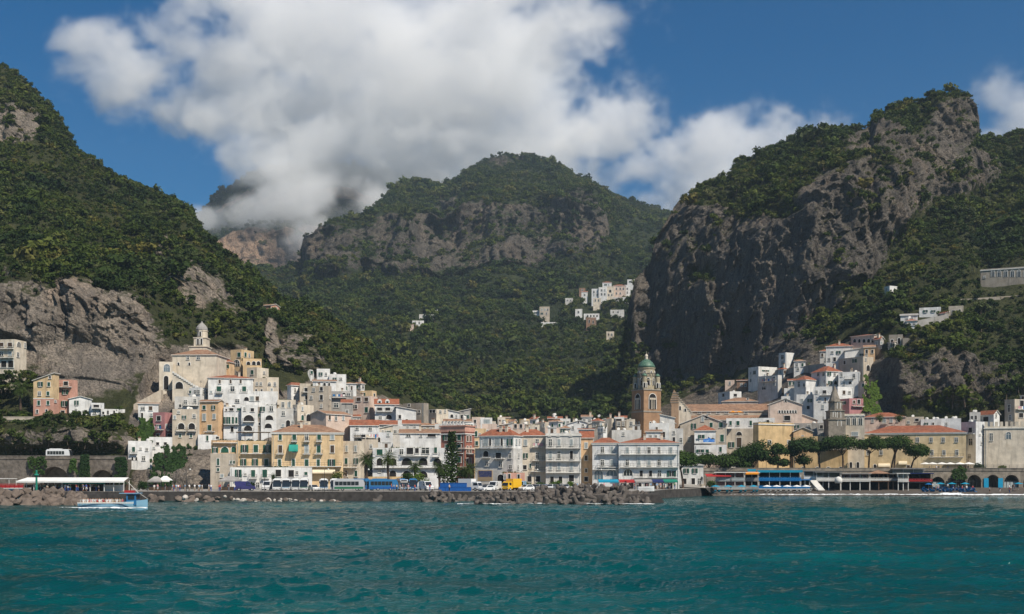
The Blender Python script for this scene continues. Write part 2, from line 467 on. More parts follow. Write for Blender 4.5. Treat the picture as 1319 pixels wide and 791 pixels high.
sheet('right_massif', COL_R, RID_R, 690, 1760, 660, 450, M_ROCK_R, 1.0,
      [(900, 400, 100, 130, -1.0), (1000, 370, 90, 120, -1.0), (1090, 270, 70, 110, -1.0), (1180, 470, 60, 55, -0.9), (1250, 490, 60, 40, -0.7), (1060, 490, 90, 38, -0.7), (1000, 560, 130, 50, -0.9), (1215, 165, 42, 40, -1.0), (1140, 230, 60, 80, -1.2), (1210, 225, 80, 34, -0.9), (885, 300, 60, 55, -1.2), (1040, 230, 40, 30, -0.6),
       (915, 345, 55, 26, 0.9), (1000, 272, 26, 12, 0.9), (905, 262, 40, 10, 0.8), (1160, 150, 34, 22, 0.9), (1020, 215, 80, 36, 0.75), (1230, 330, 100, 60, 0.5), (1260, 430, 80, 35, 0.6), (1080, 420, 60, 25, 0.7)],
      640, (2.5, 1.3, 2.9, [(1060, 490, 90, 38, 0.93), (1000, 560, 130, 50, 0.97), (1200, 570, 150, 40, 0.95), (800, 580, 120, 45, 0.95), (1295, 362, 60, 20, 0.95), (1190, 412, 44, 18, 0.95), (1147, 378, 14, 12, 0.95), (915, 345, 55, 26, 0.75), (1122, 446, 48, 22, 0.95)]),
      'dark limestone massif with sheer cliffs and wooded slopes right of the town', seed=31, zjit=1.3, vegb=0.05)

# mountain at the head of the valley
RID_M = [(180, 380), (250, 366), (300, 352), (340, 350), (365, 352), (394, 343), (400, 318), (420, 304), (440, 293), (480, 270), (515, 242), (540, 234), (556, 236), (572, 244), (590, 237), (605, 222), (622, 213), (650, 209), (690, 208), (720, 219), (745, 234), (780, 247), (820, 261), (858, 272), (930, 300), (1050, 340)]
COL_M = {
 180: [(575, 470), (500, 680), (430, 950), (380, 1300)],
 350: [(575, 470), (480, 720), (420, 950), (385, 1150), (350, 1400)],
 420: [(575, 470), (490, 690), (420, 950), (370, 1180), (345, 1270), (304, 1330)],
 480: [(575, 470), (495, 680), (420, 960), (360, 1230), (290, 1300), (280, 1400), (270, 1500)],
 540: [(575, 470), (495, 690), (420, 980), (358, 1240), (285, 1310), (270, 1420), (234, 1680)],
 600: [(575, 470), (545, 560), (490, 760), (410, 1030), (356, 1240), (275, 1310), (262, 1400), (226, 1700)],
 690: [(575, 470), (545, 560), (490, 770), (410, 1030), (348, 1230), (262, 1310), (250, 1400), (208, 1750)],
 775: [(575, 470), (545, 560), (490, 770), (410, 1010), (340, 1230), (268, 1330), (258, 1400), (246, 1700)],
 800: [(575, 470), (545, 560), (490, 770), (410, 1000), (345, 1230), (300, 1400), (254, 1700)],
 860: [(575, 470), (545, 560), (490, 770), (410, 1000), (345, 1230), (310, 1400), (273, 1650)],
 1050: [(575, 470), (545, 560), (490, 800), (410, 1050), (340, 1500)],
}
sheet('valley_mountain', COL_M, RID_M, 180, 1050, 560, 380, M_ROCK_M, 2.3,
      [(435, 328, 46, 36, -1.1), (520, 318, 70, 44, -1.1), (640, 302, 120, 52, -1.1), (745, 292, 40, 52, -1.1), (655, 210, 36, 9, -0.7), (575, 270, 22, 40, -0.5),
       (620, 250, 60, 18, 0.3), (690, 230, 60, 16, 0.6), (820, 300, 40, 30, 0.4)],
      575, (4.9, 2.4, 4.8, [(775, 380, 50, 16, 0.95), (760, 405, 22, 14, 0.92), (705, 405, 22, 16, 0.92), (785, 433, 10, 10, 0.95), (545, 412, 24, 10, 0.95), (690, 535, 70, 16, 0.75), (820, 300, 40, 14, 0.6)]),
      'forested mountain with a broad cliff band closing the valley', steep=(0.55, 0.80), seed=57, back=215, zjit=0.9, bigk=1.5, vegb=0.13)

# far mountain in the cloud
RID_F = [(60, 370), (180, 340), (235, 300), (280, 258), (320, 230), (350, 218), (400, 213), (450, 215), (500, 225), (600, 240), (760, 280)]
COL_F = {
 60: [(430, 2130), (360, 2170), (345, 2200), (300, 2240), (290, 2300), (250, 2600)],
 300: [(430, 2130), (365, 2170), (345, 2200), (300, 2240), (292, 2300), (262, 2450), (255, 2460), (232, 2640)],
 400: [(430, 2130), (365, 2170), (340, 2200), (296, 2240), (288, 2300), (262, 2430), (246, 2450), (213, 2660)],
 760: [(430, 2130), (380, 2180), (340, 2250), (280, 2600)],
}
sheet('far_mountain', COL_F, RID_F, 60, 760, 300, 200, M_ROCK_F, 3.4,
      [(340, 318, 75, 26, -1.0), (330, 258, 60, 14, -0.5)], 430, (9, 4, 7, []),
      'hazy far mountain with an orange cliff band wrapped in cloud', steep=(0.6, 0.85), seed=83, back=700, zjit=0.8)

# ------------------------------------------------------------------ woodland
def leaf_mat(name, stops, trans=0.25):
    m, nt, b = new_mat(name)
    r = N(nt, 'ShaderNodeObjectInfo').outputs['Random']
    g = N(nt, 'ShaderNodeNewGeometry').outputs['Position']
    c = ramp(nt, r, stops).outputs['Color']
    c = mixc(nt, 1.0, c, ramp(nt, noise(nt, g, 0.9, 3, 0.6), [(0.3, (0.72,)*3), (0.7, (1.25,)*3)]).outputs['Color'], 'MULTIPLY')
    # stands of different species: olive grey, fresh green, dark evergreen
    c = mixc(nt, 1.0, c, ramp(nt, noise(nt, g, 0.017, 4, 0.6), [(0.30, (0.42, 0.60, 0.62)), (0.44, (0.85, 1.0, 0.8)), (0.56, (1.35, 1.40, 0.75)), (0.66, (1.1, 1.05, 0.95)), (0.76, (1.25, 1.1, 1.2))]).outputs['Color'], 'MULTIPLY')
    nt.links.new(c, b.inputs['Base Color'])
    b.inputs['Roughness'].default_value = 0.75
    b.inputs['Specular IOR Level'].default_value = 0.15
    if trans:
        tr = N(nt, 'ShaderNodeBsdfTranslucent'); nt.links.new(c, tr.inputs['Color'])
        mx = N(nt, 'ShaderNodeMixShader', Fac=trans)
        out = nt.nodes['Material Output']
        nt.links.new(b.outputs[0], mx.inputs[1]); nt.links.new(tr.outputs[0], mx.inputs[2]); nt.links.new(mx.outputs[0], out.inputs['Surface'])
    return m

M_LEAF = leaf_mat('scrub_leaves', [(0.0, (0.026, 0.041, 0.012)), (0.35, (0.046, 0.064, 0.017)), (0.7, (0.072, 0.087, 0.022)), (0.92, (0.088, 0.091, 0.042)), (1.0, (0.12, 0.10, 0.036))])
M_BARK = vary('bark', (0.10, 0.075, 0.055), 0.4, 2.0)

def leafy(mb, c, r, n, leaf, rg, flat=1.0, m=0, up=0.25):
    """leaf-clump faces spread through an ellipsoidal lobe, more of them near its skin"""
    d = rg.normal(size=(n, 3)); d /= np.linalg.norm(d, axis=1, keepdims=True)
    rad = rg.random(n)**0.4
    for k in range(n):
        p = np.array(c)+d[k]*rad[k]*np.array([r, r, r*flat])
        nn = d[k]+rg.normal(size=3)*0.55+np.array([0, 0, up]); nn /= np.linalg.norm(nn)
        u = np.cross(nn, rg.normal(size=3)); u /= np.linalg.norm(u)+1e-9
        w = np.cross(nn, u)
        s = leaf*(0.6+0.8*rg.random())
        a1, a2 = 0.8+0.5*rg.random(), 0.5+0.5*rg.random()
        mb.poly([p-u*s*a1, p-w*s*a2*0.8+u*s*0.2, p+u*s, p+w*s*a2], m)

TREEV = []
for k in range(7):
    rg = np.random.default_rng(100+k)
    mb = MB()
    nl = 5+k % 4
    for q in range(nl):
        ang = rg.random()*6.28; rr = 0.55*rg.random()**0.6
        cz = 0.35+0.5*rg.random()
        leafy(mb, (rr*math.cos(ang), rr*math.sin(ang), cz), 0.34+0.16*rg.random(), 30, 0.15, rg, 0.85)
    mb.tube([(0, 0, -0.6), (0.03, 0.02, 0.3), (0.05, 0.0, 0.7)], [0.07, 0.05, 0.02], 4, 1, False)
    me = mb.mesh('scrub_tree_%d' % k, [M_LEAF, M_BARK])
    TREEV.append(me)

TREE_COLL = bpy.data.collections.new('woodland_variants')
for me in TREEV:
    TREE_COLL.objects.link(bpy.data.objects.new(me.name, me))

def scatter(name, rows, coll, label, nvar, squash=(0.8, 1.15)):
    """one object of countless trees: points with size, turned into copies by geometry nodes"""
    me = bpy.data.meshes.new(name)
    n = len(rows)
    me.vertices.add(n)
    me.vertices.foreach_set('co', rows[:, :3].astype(np.float32).reshape(-1))
    sc = np.column_stack([rows[:, 3], rows[:, 3], rows[:, 3]*(squash[0]+(squash[1]-squash[0])*rng.random(n))]).astype(np.float32)
    a1 = me.attributes.new('sc', 'FLOAT_VECTOR', 'POINT'); a1.data.foreach_set('vector', sc.reshape(-1))
    rt = np.column_stack([(rng.random(n)-.5)*0.3, (rng.random(n)-.5)*0.3, rng.random(n)*6.283]).astype(np.float32)
    a2 = me.attributes.new('rt', 'FLOAT_VECTOR', 'POINT'); a2.data.foreach_set('vector', rt.reshape(-1))
    a3 = me.attributes.new('vi', 'INT', 'POINT'); a3.data.foreach_set('value', rng.integers(0, nvar, n).astype(np.int32))
    o = link(name, me)
    ng = bpy.data.node_groups.new(name+'_nodes', 'GeometryNodeTree')
    ng.interface.new_socket('Geometry', in_out='INPUT', socket_type='NodeSocketGeometry')
    ng.interface.new_socket('Geometry', in_out='OUTPUT', socket_type='NodeSocketGeometry')
    gi = ng.nodes.new('NodeGroupInput'); go = ng.nodes.new('NodeGroupOutput')
    ci = ng.nodes.new('GeometryNodeCollectionInfo'); ci.inputs['Collection'].default_value = coll
    ci.inputs['Separate Children'].default_value = True; ci.inputs['Reset Children'].default_value = True
    ip = ng.nodes.new('GeometryNodeInstanceOnPoints'); ip.inputs['Pick Instance'].default_value = True
    def attr(nm, ty):
        a_ = ng.nodes.new('GeometryNodeInputNamedAttribute'); a_.data_type = ty; a_.inputs['Name'].default_value = nm
        return [s_ for s_ in a_.outputs if s_.enabled and s_.name == 'Attribute'][0]
    L = ng.links.new
    L(gi.outputs[0], ip.inputs['Points']); L(ci.outputs[0], ip.inputs['Instance'])
    L(attr('sc', 'FLOAT_VECTOR'), ip.inputs['Scale']); L(attr('vi', 'INT'), ip.inputs['Instance Index'])
    er = ng.nodes.new('FunctionNodeEulerToRotation'); L(attr('rt', 'FLOAT_VECTOR'), er.inputs[0]); L(er.outputs[0], ip.inputs['Rotation'])
    L(ip.outputs[0], go.inputs[0])
    md = o.modifiers.new('scatter', 'NODES'); md.node_group = ng
    tag(o, label, kind='stuff')
    return o

rows = np.vstack(FOREST)
print('woodland trees', [len(f) for f in FOREST])
for f, nm, lb in zip(FOREST, ('scrubland', 'woodland', 'forest', 'far_forest'),
                     ('dense green scrub and trees covering the left hill', 'dark trees and scrub covering the right massif', 'forest covering the mountain at the valley head', 'distant forest on the far mountain')):
    scatter(nm, f, TREE_COLL, lb, len(TREEV))
# ------------------------------------------------------------------ clouds
def cloud(name, blobs, Y0, px0, px1, py0, py1, depth, vox, label, seed, dens=0.0125, cover=0.0):
    k = Y0/F
    x0, x1 = (px0-CX)*k, (px1-CX)*k
    z0, z1 = ZC+(HY-py1)*k, ZC+(HY-py0)*k
    y0, y1 = Y0, Y0+depth
    nx, ny, nz = int((x1-x0)/vox), int((y1-y0)/vox), int((z1-z0)/vox)
    xs = np.linspace(x0, x1, nx, dtype=np.float32); ys = np.linspace(y0, y1, ny, dtype=np.float32); zs = np.linspace(z0, z1, nz, dtype=np.float32)
    X, Y, Z = np.meshgrid(xs, ys, zs, indexing='ij')
    D = np.full(X.shape, -9.0, np.float32)
    for bx, by, br, bd, sq in blobs:          # where, how big, how deep in, how flat
        cxw = (bx-CX)*k; czw = ZC+(HY-by)*k; r = br*k; cyw = Y0+bd*depth
        d = 1-np.sqrt(((X-cxw)/r)**2+((Y-cyw)/(r*0.9))**2+((Z-czw)/(r*sq))**2)
        h = np.clip(0.5+0.5*(D-d)/0.35, 0, 1)
        D = d*(1-h)+D*h+0.35*h*(1-h)
    w = fbm(X/160, Y/160, Z/140, 2, seed)
    q = fbm((X+45*w)/70, (Y+45*w)/70, (Z+35*w)/58, 4, seed+40, ridged=False, gain=0.66)
    b = D*1.25 + 0.72*w + 1.15*q + cover
    edge = np.minimum.reduce([sstep(x0, x0+60, X), sstep(-x1, -x1+60, -X), sstep(y0, y0+30, Y), sstep(-y1, -y1+40, -Y), sstep(z0, z0+30, Z), sstep(-z1, -z1+40, -Z)])
    den = sstep(0.0, 0.6, b)*edge
    den = den*(0.16+0.84*sstep(0.15, 0.85, b))*dens
    me = bpy.data.meshes.new(name)
    n = den.size
    me.vertices.add(n)
    co = np.empty((n, 3), np.float32); co[:, 0] = X.ravel(); co[:, 1] = Y.ravel(); co[:, 2] = Z.ravel()
    me.vertices.foreach_set('co', co.reshape(-1))
    a_ = me.attributes.new('dens', 'FLOAT', 'POINT'); a_.data.foreach_set('value', den.ravel())
    o = link(name, me)
    m = bpy.data.materials.new(name+'_vapour'); m.use_nodes = True
    nt = m.node_tree; nt.nodes.remove(nt.nodes['Principled BSDF'])
    pv = N(nt, 'ShaderNodeVolumePrincipled')
    pv.inputs['Color'].default_value = (1.0, 1.0, 1.0, 1); pv.inputs['Density'].default_value = 1.0; pv.inputs['Anisotropy'].default_value = 0.0
    nt.links.new(pv.outputs[0], nt.nodes['Material Output'].inputs['Volume'])
    me.materials.append(m)
    ng = bpy.data.node_groups.new(name+'_nodes', 'GeometryNodeTree')
    ng.interface.new_socket('Geometry', in_out='INPUT', socket_type='NodeSocketGeometry')
    ng.interface.new_socket('Geometry', in_out='OUTPUT', socket_type='NodeSocketGeometry')
    L = ng.links.new
    gi = ng.nodes.new('NodeGroupInput'); go = ng.nodes.new('NodeGroupOutput')
    vc = ng.nodes.new('GeometryNodeVolumeCube')
    vc.inputs['Min'].default_value = (x0, y0, z0); vc.inputs['Max'].default_value = (x1, y1, z1)
    vc.inputs['Resolution X'].default_value = nx; vc.inputs['Resolution Y'].default_value = ny; vc.inputs['Resolution Z'].default_value = nz
    ps = ng.nodes.new('GeometryNodeInputPosition'); sx = ng.nodes.new('ShaderNodeSeparateXYZ'); L(ps.outputs[0], sx.inputs[0])
    def idx(sock, lo, hi, res):
        mr = ng.nodes.new('ShaderNodeMapRange'); L(sock, mr.inputs['Value'])
        mr.inputs['From Min'].default_value = lo; mr.inputs['From Max'].default_value = hi; mr.inputs['To Min'].default_value = 0; mr.inputs['To Max'].default_value = res-1
        rd = ng.nodes.new('ShaderNodeMath'); rd.operation = 'ROUND'; L(mr.outputs[0], rd.inputs[0]); return rd.outputs[0]
    def mad(a1, f, c):
        q_ = ng.nodes.new('ShaderNodeMath'); q_.operation = 'MULTIPLY_ADD'; L(a1, q_.inputs[0]); q_.inputs[1].default_value = f; L(c, q_.inputs[2]); return q_.outputs[0]
    ii = mad(mad(idx(sx.outputs[0], x0, x1, nx), ny, idx(sx.outputs[1], y0, y1, ny)), nz, idx(sx.outputs[2], z0, z1, nz))
    si = ng.nodes.new('GeometryNodeSampleIndex'); si.data_type = 'FLOAT'
    na = ng.nodes.new('GeometryNodeInputNamedAttribute'); na.data_type = 'FLOAT'; na.inputs['Name'].default_value = 'dens'
    L(gi.outputs[0], si.inputs['Geometry']); L([s_ for s_ in na.outputs if s_.enabled][0], [s_ for s_ in si.inputs if s_.enabled and s_.name == 'Value'][0]); L(ii, si.inputs['Index'])
    L([s_ for s_ in si.outputs if s_.enabled][0], vc.inputs['Density'])
    sm = ng.nodes.new('GeometryNodeSetMaterial'); sm.inputs['Material'].default_value = m
    L(vc.outputs[0], sm.inputs['Geometry']); L(sm.outputs[0], go.inputs[0])
    md = o.modifiers.new('vapour', 'NODES'); md.node_group = ng
    tag(o, label, kind='stuff')
    return o

cloud('cloud', [(75, 5, 70, 0.5, 0.7), (110, 40, 85, 0.5, 0.75), (165, 75, 70, 0.5, 0.7), (230, 20, 110, 0.5, 0.7), (330, 60, 120, 0.5, 0.75), (430, 20, 160, 0.5, 0.8), (420, 130, 130, 0.5, 0.8), (540, 90, 180, 0.6, 0.85), (560, 190, 150, 0.6, 0.7), (660, 60, 150, 0.5, 0.85), (690, 150, 130, 0.6, 0.8), (740, 210, 90, 0.6, 0.6), (790, 110, 85, 0.5, 0.8), (330, 200, 70, 0.35, 0.8), (300, 245, 60, 0.3, 0.6), (225, 252, 45, 0.4, 0.45), (400, 250, 60, 0.15, 0.9), (405, 290, 42, 0.12, 0.9), (470, 240, 60, 0.2, 0.7), (350, 230, 55, 0.25, 0.7), (800, 245, 60, 0.5, 0.5), (600, -40, 200, 0.5, 0.6), (350, -50, 160, 0.5, 0.6)],
      2080, -20, 920, -110, 350, 520, 5.0, 'great white cumulus cloud towering over the valley mountain', 201, cover=0.08)
cloud('cloud', [(860, 195, 75, 0.5, 0.75), (930, 175, 85, 0.5, 0.75), (1000, 165, 85, 0.5, 0.7), (1065, 158, 70, 0.5, 0.6), (840, 240, 60, 0.5, 0.5), (950, 235, 110, 0.5, 0.5)],
      2400, 780, 1160, 90, 300, 260, 5.5, 'low white cloud rising behind the right massif', 263)
cloud('cloud', [(1310, 150, 40, 0.5, 0.9), (1345, 120, 60, 0.5, 0.9), (1400, 150, 90, 0.5, 0.8), (1480, 130, 90, 0.5, 0.7)],
      2400, 1230, 1600, 40, 240, 260, 8, 'small white cloud beyond the end of the right massif', 307)

# ------------------------------------------------------------------ haze
mb = MB(); mb.box(-2000, 2000, -2000, 2066, -14, 620)
hz = bpy.data.materials.new('haze_air'); hz.use_nodes = True
nt = hz.node_tree; nt.nodes.remove(nt.nodes['Principled BSDF'])
pv = N(nt, 'ShaderNodeVolumePrincipled')
pv.inputs['Color'].default_value = (0.70, 0.86, 1.0, 1); pv.inputs['Density'].default_value = 0.00009; pv.inputs['Anisotropy'].default_value = 0.2
nt.links.new(pv.outputs[0], nt.nodes['Material Output'].inputs['Volume'])
tag(mb.build('haze', hz), 'thin blue summer haze over the bay and valley', kind='stuff')

# ------------------------------------------------------------------ sea
def sea():
    r = np.concatenate([np.linspace(4, 40, 16), np.geomspace(41, 420, 800), np.geomspace(430, 1900, 14)])
    th = np.concatenate([np.linspace(-180, -36, 16), np.linspace(-34, 34, 560), np.linspace(36, 180, 16)])*math.pi/180
    R, T = np.meshgrid(r, th, indexing='ij')
    X = R*np.sin(T); Y = R*np.cos(T)
    Z = np.zeros_like(X)
    x, y = X.astype(np.float32), Y.astype(np.float32)
    wv = 2.6*fbm(x/30, y/30, x*0, 2, 400)
    for lam, amp, dr, sd in ((14, 0.26, 12, 1), (8.5, 0.24, -25, 2), (5.2, 0.22, 5, 3), (3.3, 0.18, 32, 4), (2.1, 0.12, -15, 5), (1.3, 0.075, 22, 6)):
        c, s = math.cos(math.radians(dr)), math.sin(math.radians(dr))
        u = (x*s+y*c)/lam; v = (x*c-y*s)/lam
        n = vnoise(u*1.5+wv*0.25, v*0.45, u*0, 410+sd)
        n = 1-np.sqrt(np.abs(n)+0.003)*1.9
        Z += amp*n*(0.75+0.5*vnoise(x/45, y/45, x*0, 430+sd))
    Z *= (1-0.8*sstep(170, 310, R))*(1-sstep(380, 420, R))*sstep(10, 40, R)
    me = grid_mesh('sea', np.stack([X, Y, Z], -1))
    m, nt, b = new_mat('sea_water')
    g = N(nt, 'ShaderNodeNewGeometry').outputs['Position']
    c = ramp(nt, noise(nt, mapping(nt, g, (0.6, 1.4, 1)), 0.022, 4, 0.6), [(0.32, (0.001, 0.036, 0.037)), (0.52, (0.001, 0.060, 0.061)), (0.72, (0.003, 0.092, 0.090))]).outputs['Color']
    nt.links.new(c, b.inputs['Base Color'])
    b.inputs['Roughness'].default_value = 0.09
    b.inputs['IOR'].default_value = 1.33
    h = N(nt, 'ShaderNodeMath', operation='ADD')
    nt.links.new(noise(nt, mapping(nt, g, (0.7, 1.5, 1)), 1.5, 5, 0.6, 0.5), h.inputs[0]); nt.links.new(noise(nt, mapping(nt, g, (0.35, 0.9, 1)), 0.8, 3, 0.5, 0.6), h.inputs[1])
    b.inputs['Specular IOR Level'].default_value = 0.42
    h3 = N(nt, 'ShaderNodeMath', operation='MULTIPLY_ADD'); nt.links.new(noise(nt, mapping(nt, g, (0.8, 1.6, 1)), 4.2, 3, 0.6), h3.inputs[0]); h3.inputs[1].default_value = 0.45; nt.links.new(h.outputs[0], h3.inputs[2])
    bump(nt, b, h3.outputs[0], 0.9, 0.15)
    me.materials.append(m)
    tag(link('sea', me), 'choppy teal green sea in front of the town', kind='structure')
sea()
# ------------------------------------------------------------------ ground of the town
M_PAVE = vary('quay_paving', (0.30, 0.28, 0.25), 0.3, 0.4, 0.9)
M_SEAWALL = vary('seawall_stone', (0.075, 0.066, 0.06), 0.5, 0.9, 0.9, stain=0.5, bumpd=0.12)
M_SAND = vary('beach_shingle', (0.105, 0.088, 0.072), 0.35, 0.7, 0.95, bumpd=0.06)
M_STONEW = vary('terrace_stone', (0.27, 0.235, 0.19), 0.45, 0.7, 0.95, stain=0.5, bumpd=0.15)

mb = MB()
pts = [(-420, 258), (32, 258), (40, 284), (50, 300), (58, 316), (60, 318), (60, 345), (-420, 345)]
mb.poly([(x, y, 2.2) for x, y in pts])
for k in range(len(pts)):
    (xa, ya), (xb, yb) = pts[k], pts[(k+1) % len(pts)]
    mb.quad((xa, ya, -3), (xb, yb, -3), (xb, yb, 2.2), (xa, ya, 2.2), 1)
tag(mb.build('quay', [M_PAVE, M_SEAWALL]), 'long stone quay with a dark seawall along the waterfront', kind='structure')

gx = np.linspace(-130, 190, 60); gy = np.linspace(306, 640, 60)
GX, GY = np.meshgrid(gx, gy)
GZ = np.interp(GY, [306, 330, 345, 470, 640], [2.205, 4.0, 6.5, 22, 33]) + 0.6*fbm(GX/20, GY/20, GX*0, 2, 900)
GZ = np.where((GX > 56) & (GY < 352), -3.0, GZ)
me = grid_mesh('town_ground', np.stack([GX, GY, GZ], -1)); me.materials.append(M_PAVE)
tag(link('town_ground', me), 'paved ground climbing up the valley under the town', kind='structure')

gx = np.linspace(36, 420, 260); gt = np.linspace(0, 1, 26)
GX, GT = np.meshgrid(gx, gt)
edge = 309+3.0*np.sin(GX/23)+1.6*np.sin(GX/7.3+1)+0.07*(GX-36)*(GX < 400)*0
GY = edge-9+GT*(345-edge+9)
GZ = np.interp(GY-edge, [-9, 0, 6, 20, 40], [-1.2, 0.05, 0.75, 1.6, 2.0])+0.10*fbm(GX/4, GY/4, GX*0, 3, 950)
me = grid_mesh('beach', np.stack([GX, GY, GZ], -1)); me.materials.append(M_SAND)
tag(link('beach', me), 'grey brown shingle beach along the bay', kind='structure')

def lookup(sheet_, px, py):
    PX, PY, Yg = SHEETS[sheet_]
    i = int(np.clip(np.searchsorted(PX[0], px), 0, PX.shape[1]-1))
    return float(np.interp(-py, -PY[:, i], Yg[:, i]))

# ------------------------------------------------------------------ building kit
WALLC = {'W': (0.74, 0.73, 0.70), 'WB': (0.68, 0.68, 0.67), 'CR': (0.66, 0.58, 0.465), 'YE': (0.66, 0.485, 0.285), 'OC': (0.60, 0.43, 0.23),
         'PK': (0.60, 0.33, 0.25), 'RD': (0.36, 0.15, 0.11), 'BG': (0.52, 0.45, 0.36), 'GY': (0.38, 0.36, 0.33), 'ST': (0.33, 0.29, 0.24),
         'OR': (0.68, 0.46, 0.27), 'PN': (0.66, 0.52, 0.43), 'DP': (0.44, 0.21, 0.21), 'GW': (0.60, 0.58, 0.54), 'DK': (0.16, 0.14, 0.125),
         'BR': (0.30, 0.19, 0.13), 'CM': (0.40, 0.27, 0.175), 'CY': (0.68, 0.53, 0.32)}
MW = {}
for k, c in WALLC.items():
    MW[k] = vary('plaster_'+k, c, 0.26, 0.45, 0.9, 0.15, stain=0.75 if k not in ('ST', 'GY', 'CM') else 0.9, bumpd=0.0 if k not in ('ST', 'CM') else 0.1)

def tile_mat(name, c1, c2, c3):
    m, nt, b = new_mat(name)
    g = N(nt, 'ShaderNodeNewGeometry').outputs['Position']
    c = ramp(nt, noise(nt, g, 0.9, 5, 0.7), [(0.3, c1), (0.5, c2), (0.72, c3)]).outputs['Color']
    c = mixc(nt, ramp(nt, noise(nt, g, 0.22, 3, 0.6), [(0.5, (0, 0, 0)), (0.75, (0.55,)*3)]).outputs['Color'], c, (0.13, 0.10, 0.08))
    nt.links.new(c, b.inputs['Base Color']); b.inputs['Roughness'].default_value = 0.9; b.inputs['Specular IOR Level'].default_value = 0.15
    w = N(nt, 'ShaderNodeTexWave', Scale=3.2, Distortion=1.2, Detail=2.0); w.bands_direction = 'X'
    nt.links.new(N(nt, 'ShaderNodeTexCoord').outputs['Object'], w.inputs['Vector'])
    bump(nt, b, w.outputs['Fac'], 0.5, 0.12)
    return m
M_TILE = tile_mat('terracotta_tiles', (0.20, 0.072, 0.042), (0.33, 0.115, 0.064), (0.42, 0.19, 0.115))
M_TILE2 = tile_mat('weathered_tiles', (0.20, 0.115, 0.075), (0.33, 0.19, 0.12), (0.45, 0.30, 0.20))
M_GREYROOF = vary('grey_roof', (0.34, 0.32, 0.30), 0.3, 0.5, 0.9, stain=0.4)
M_SHUT = vary('green_shutters', (0.018, 0.085, 0.055), 0.3, 1.5, 0.6)
M_SHUTB = vary('brown_shutters', (0.085, 0.055, 0.035), 0.3, 1.5, 0.6)
M_SHUTP = vary('pale_shutters', (0.36, 0.40, 0.40), 0.2, 1.5, 0.6)
M_FRAME = vary('white_trim', (0.70, 0.68, 0.63), 0.12, 0.8, 0.8, stain=0.3)
M_IRON = vary('iron', (0.035, 0.037, 0.04), 0.2, 2, 0.5, 0.5)
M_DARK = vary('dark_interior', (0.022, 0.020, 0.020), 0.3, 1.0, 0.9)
def glass_mat(name, col, rough=0.08):
    m, nt, b = new_mat(name)
    b.inputs['Base Color'].default_value = (*col, 1); b.inputs['Roughness'].default_value = rough; b.inputs['Specular IOR Level'].default_value = 0.7
    return m
M_GLASS = glass_mat('window_glass', (0.018, 0.022, 0.026))
M_GLASSB = glass_mat('bluish_glass', (0.10, 0.14, 0.17), 0.15)
M_CANVAS = {k: vary('canvas_'+k, c, 0.15, 0.8, 0.85) for k, c in dict(white=(0.78, 0.76, 0.72), blue=(0.01, 0.16, 0.42), azure=(0.015, 0.26, 0.40), orange=(0.72, 0.27, 0.02), red=(0.38, 0.03, 0.03), green=(0.02, 0.20, 0.14), navy=(0.02, 0.035, 0.12), cream=(0.72, 0.62, 0.45), pink=(0.60, 0.33, 0.36), teal=(0.03, 0.28, 0.22)).items()}

_wc = {}
def arch_pts(w, h, n=8, grow=0.0):
    r = w/2+grow
    top = h/2-w/2
    if top < -h/2: top = -h/2
    ry = min(r, h/2+grow-top)
    return [(r, -h/2)] + [(r*math.cos(math.pi*k/n), top+ry*math.sin(math.pi*k/n)) for k in range(n+1)] + [(-r, -h/2)]

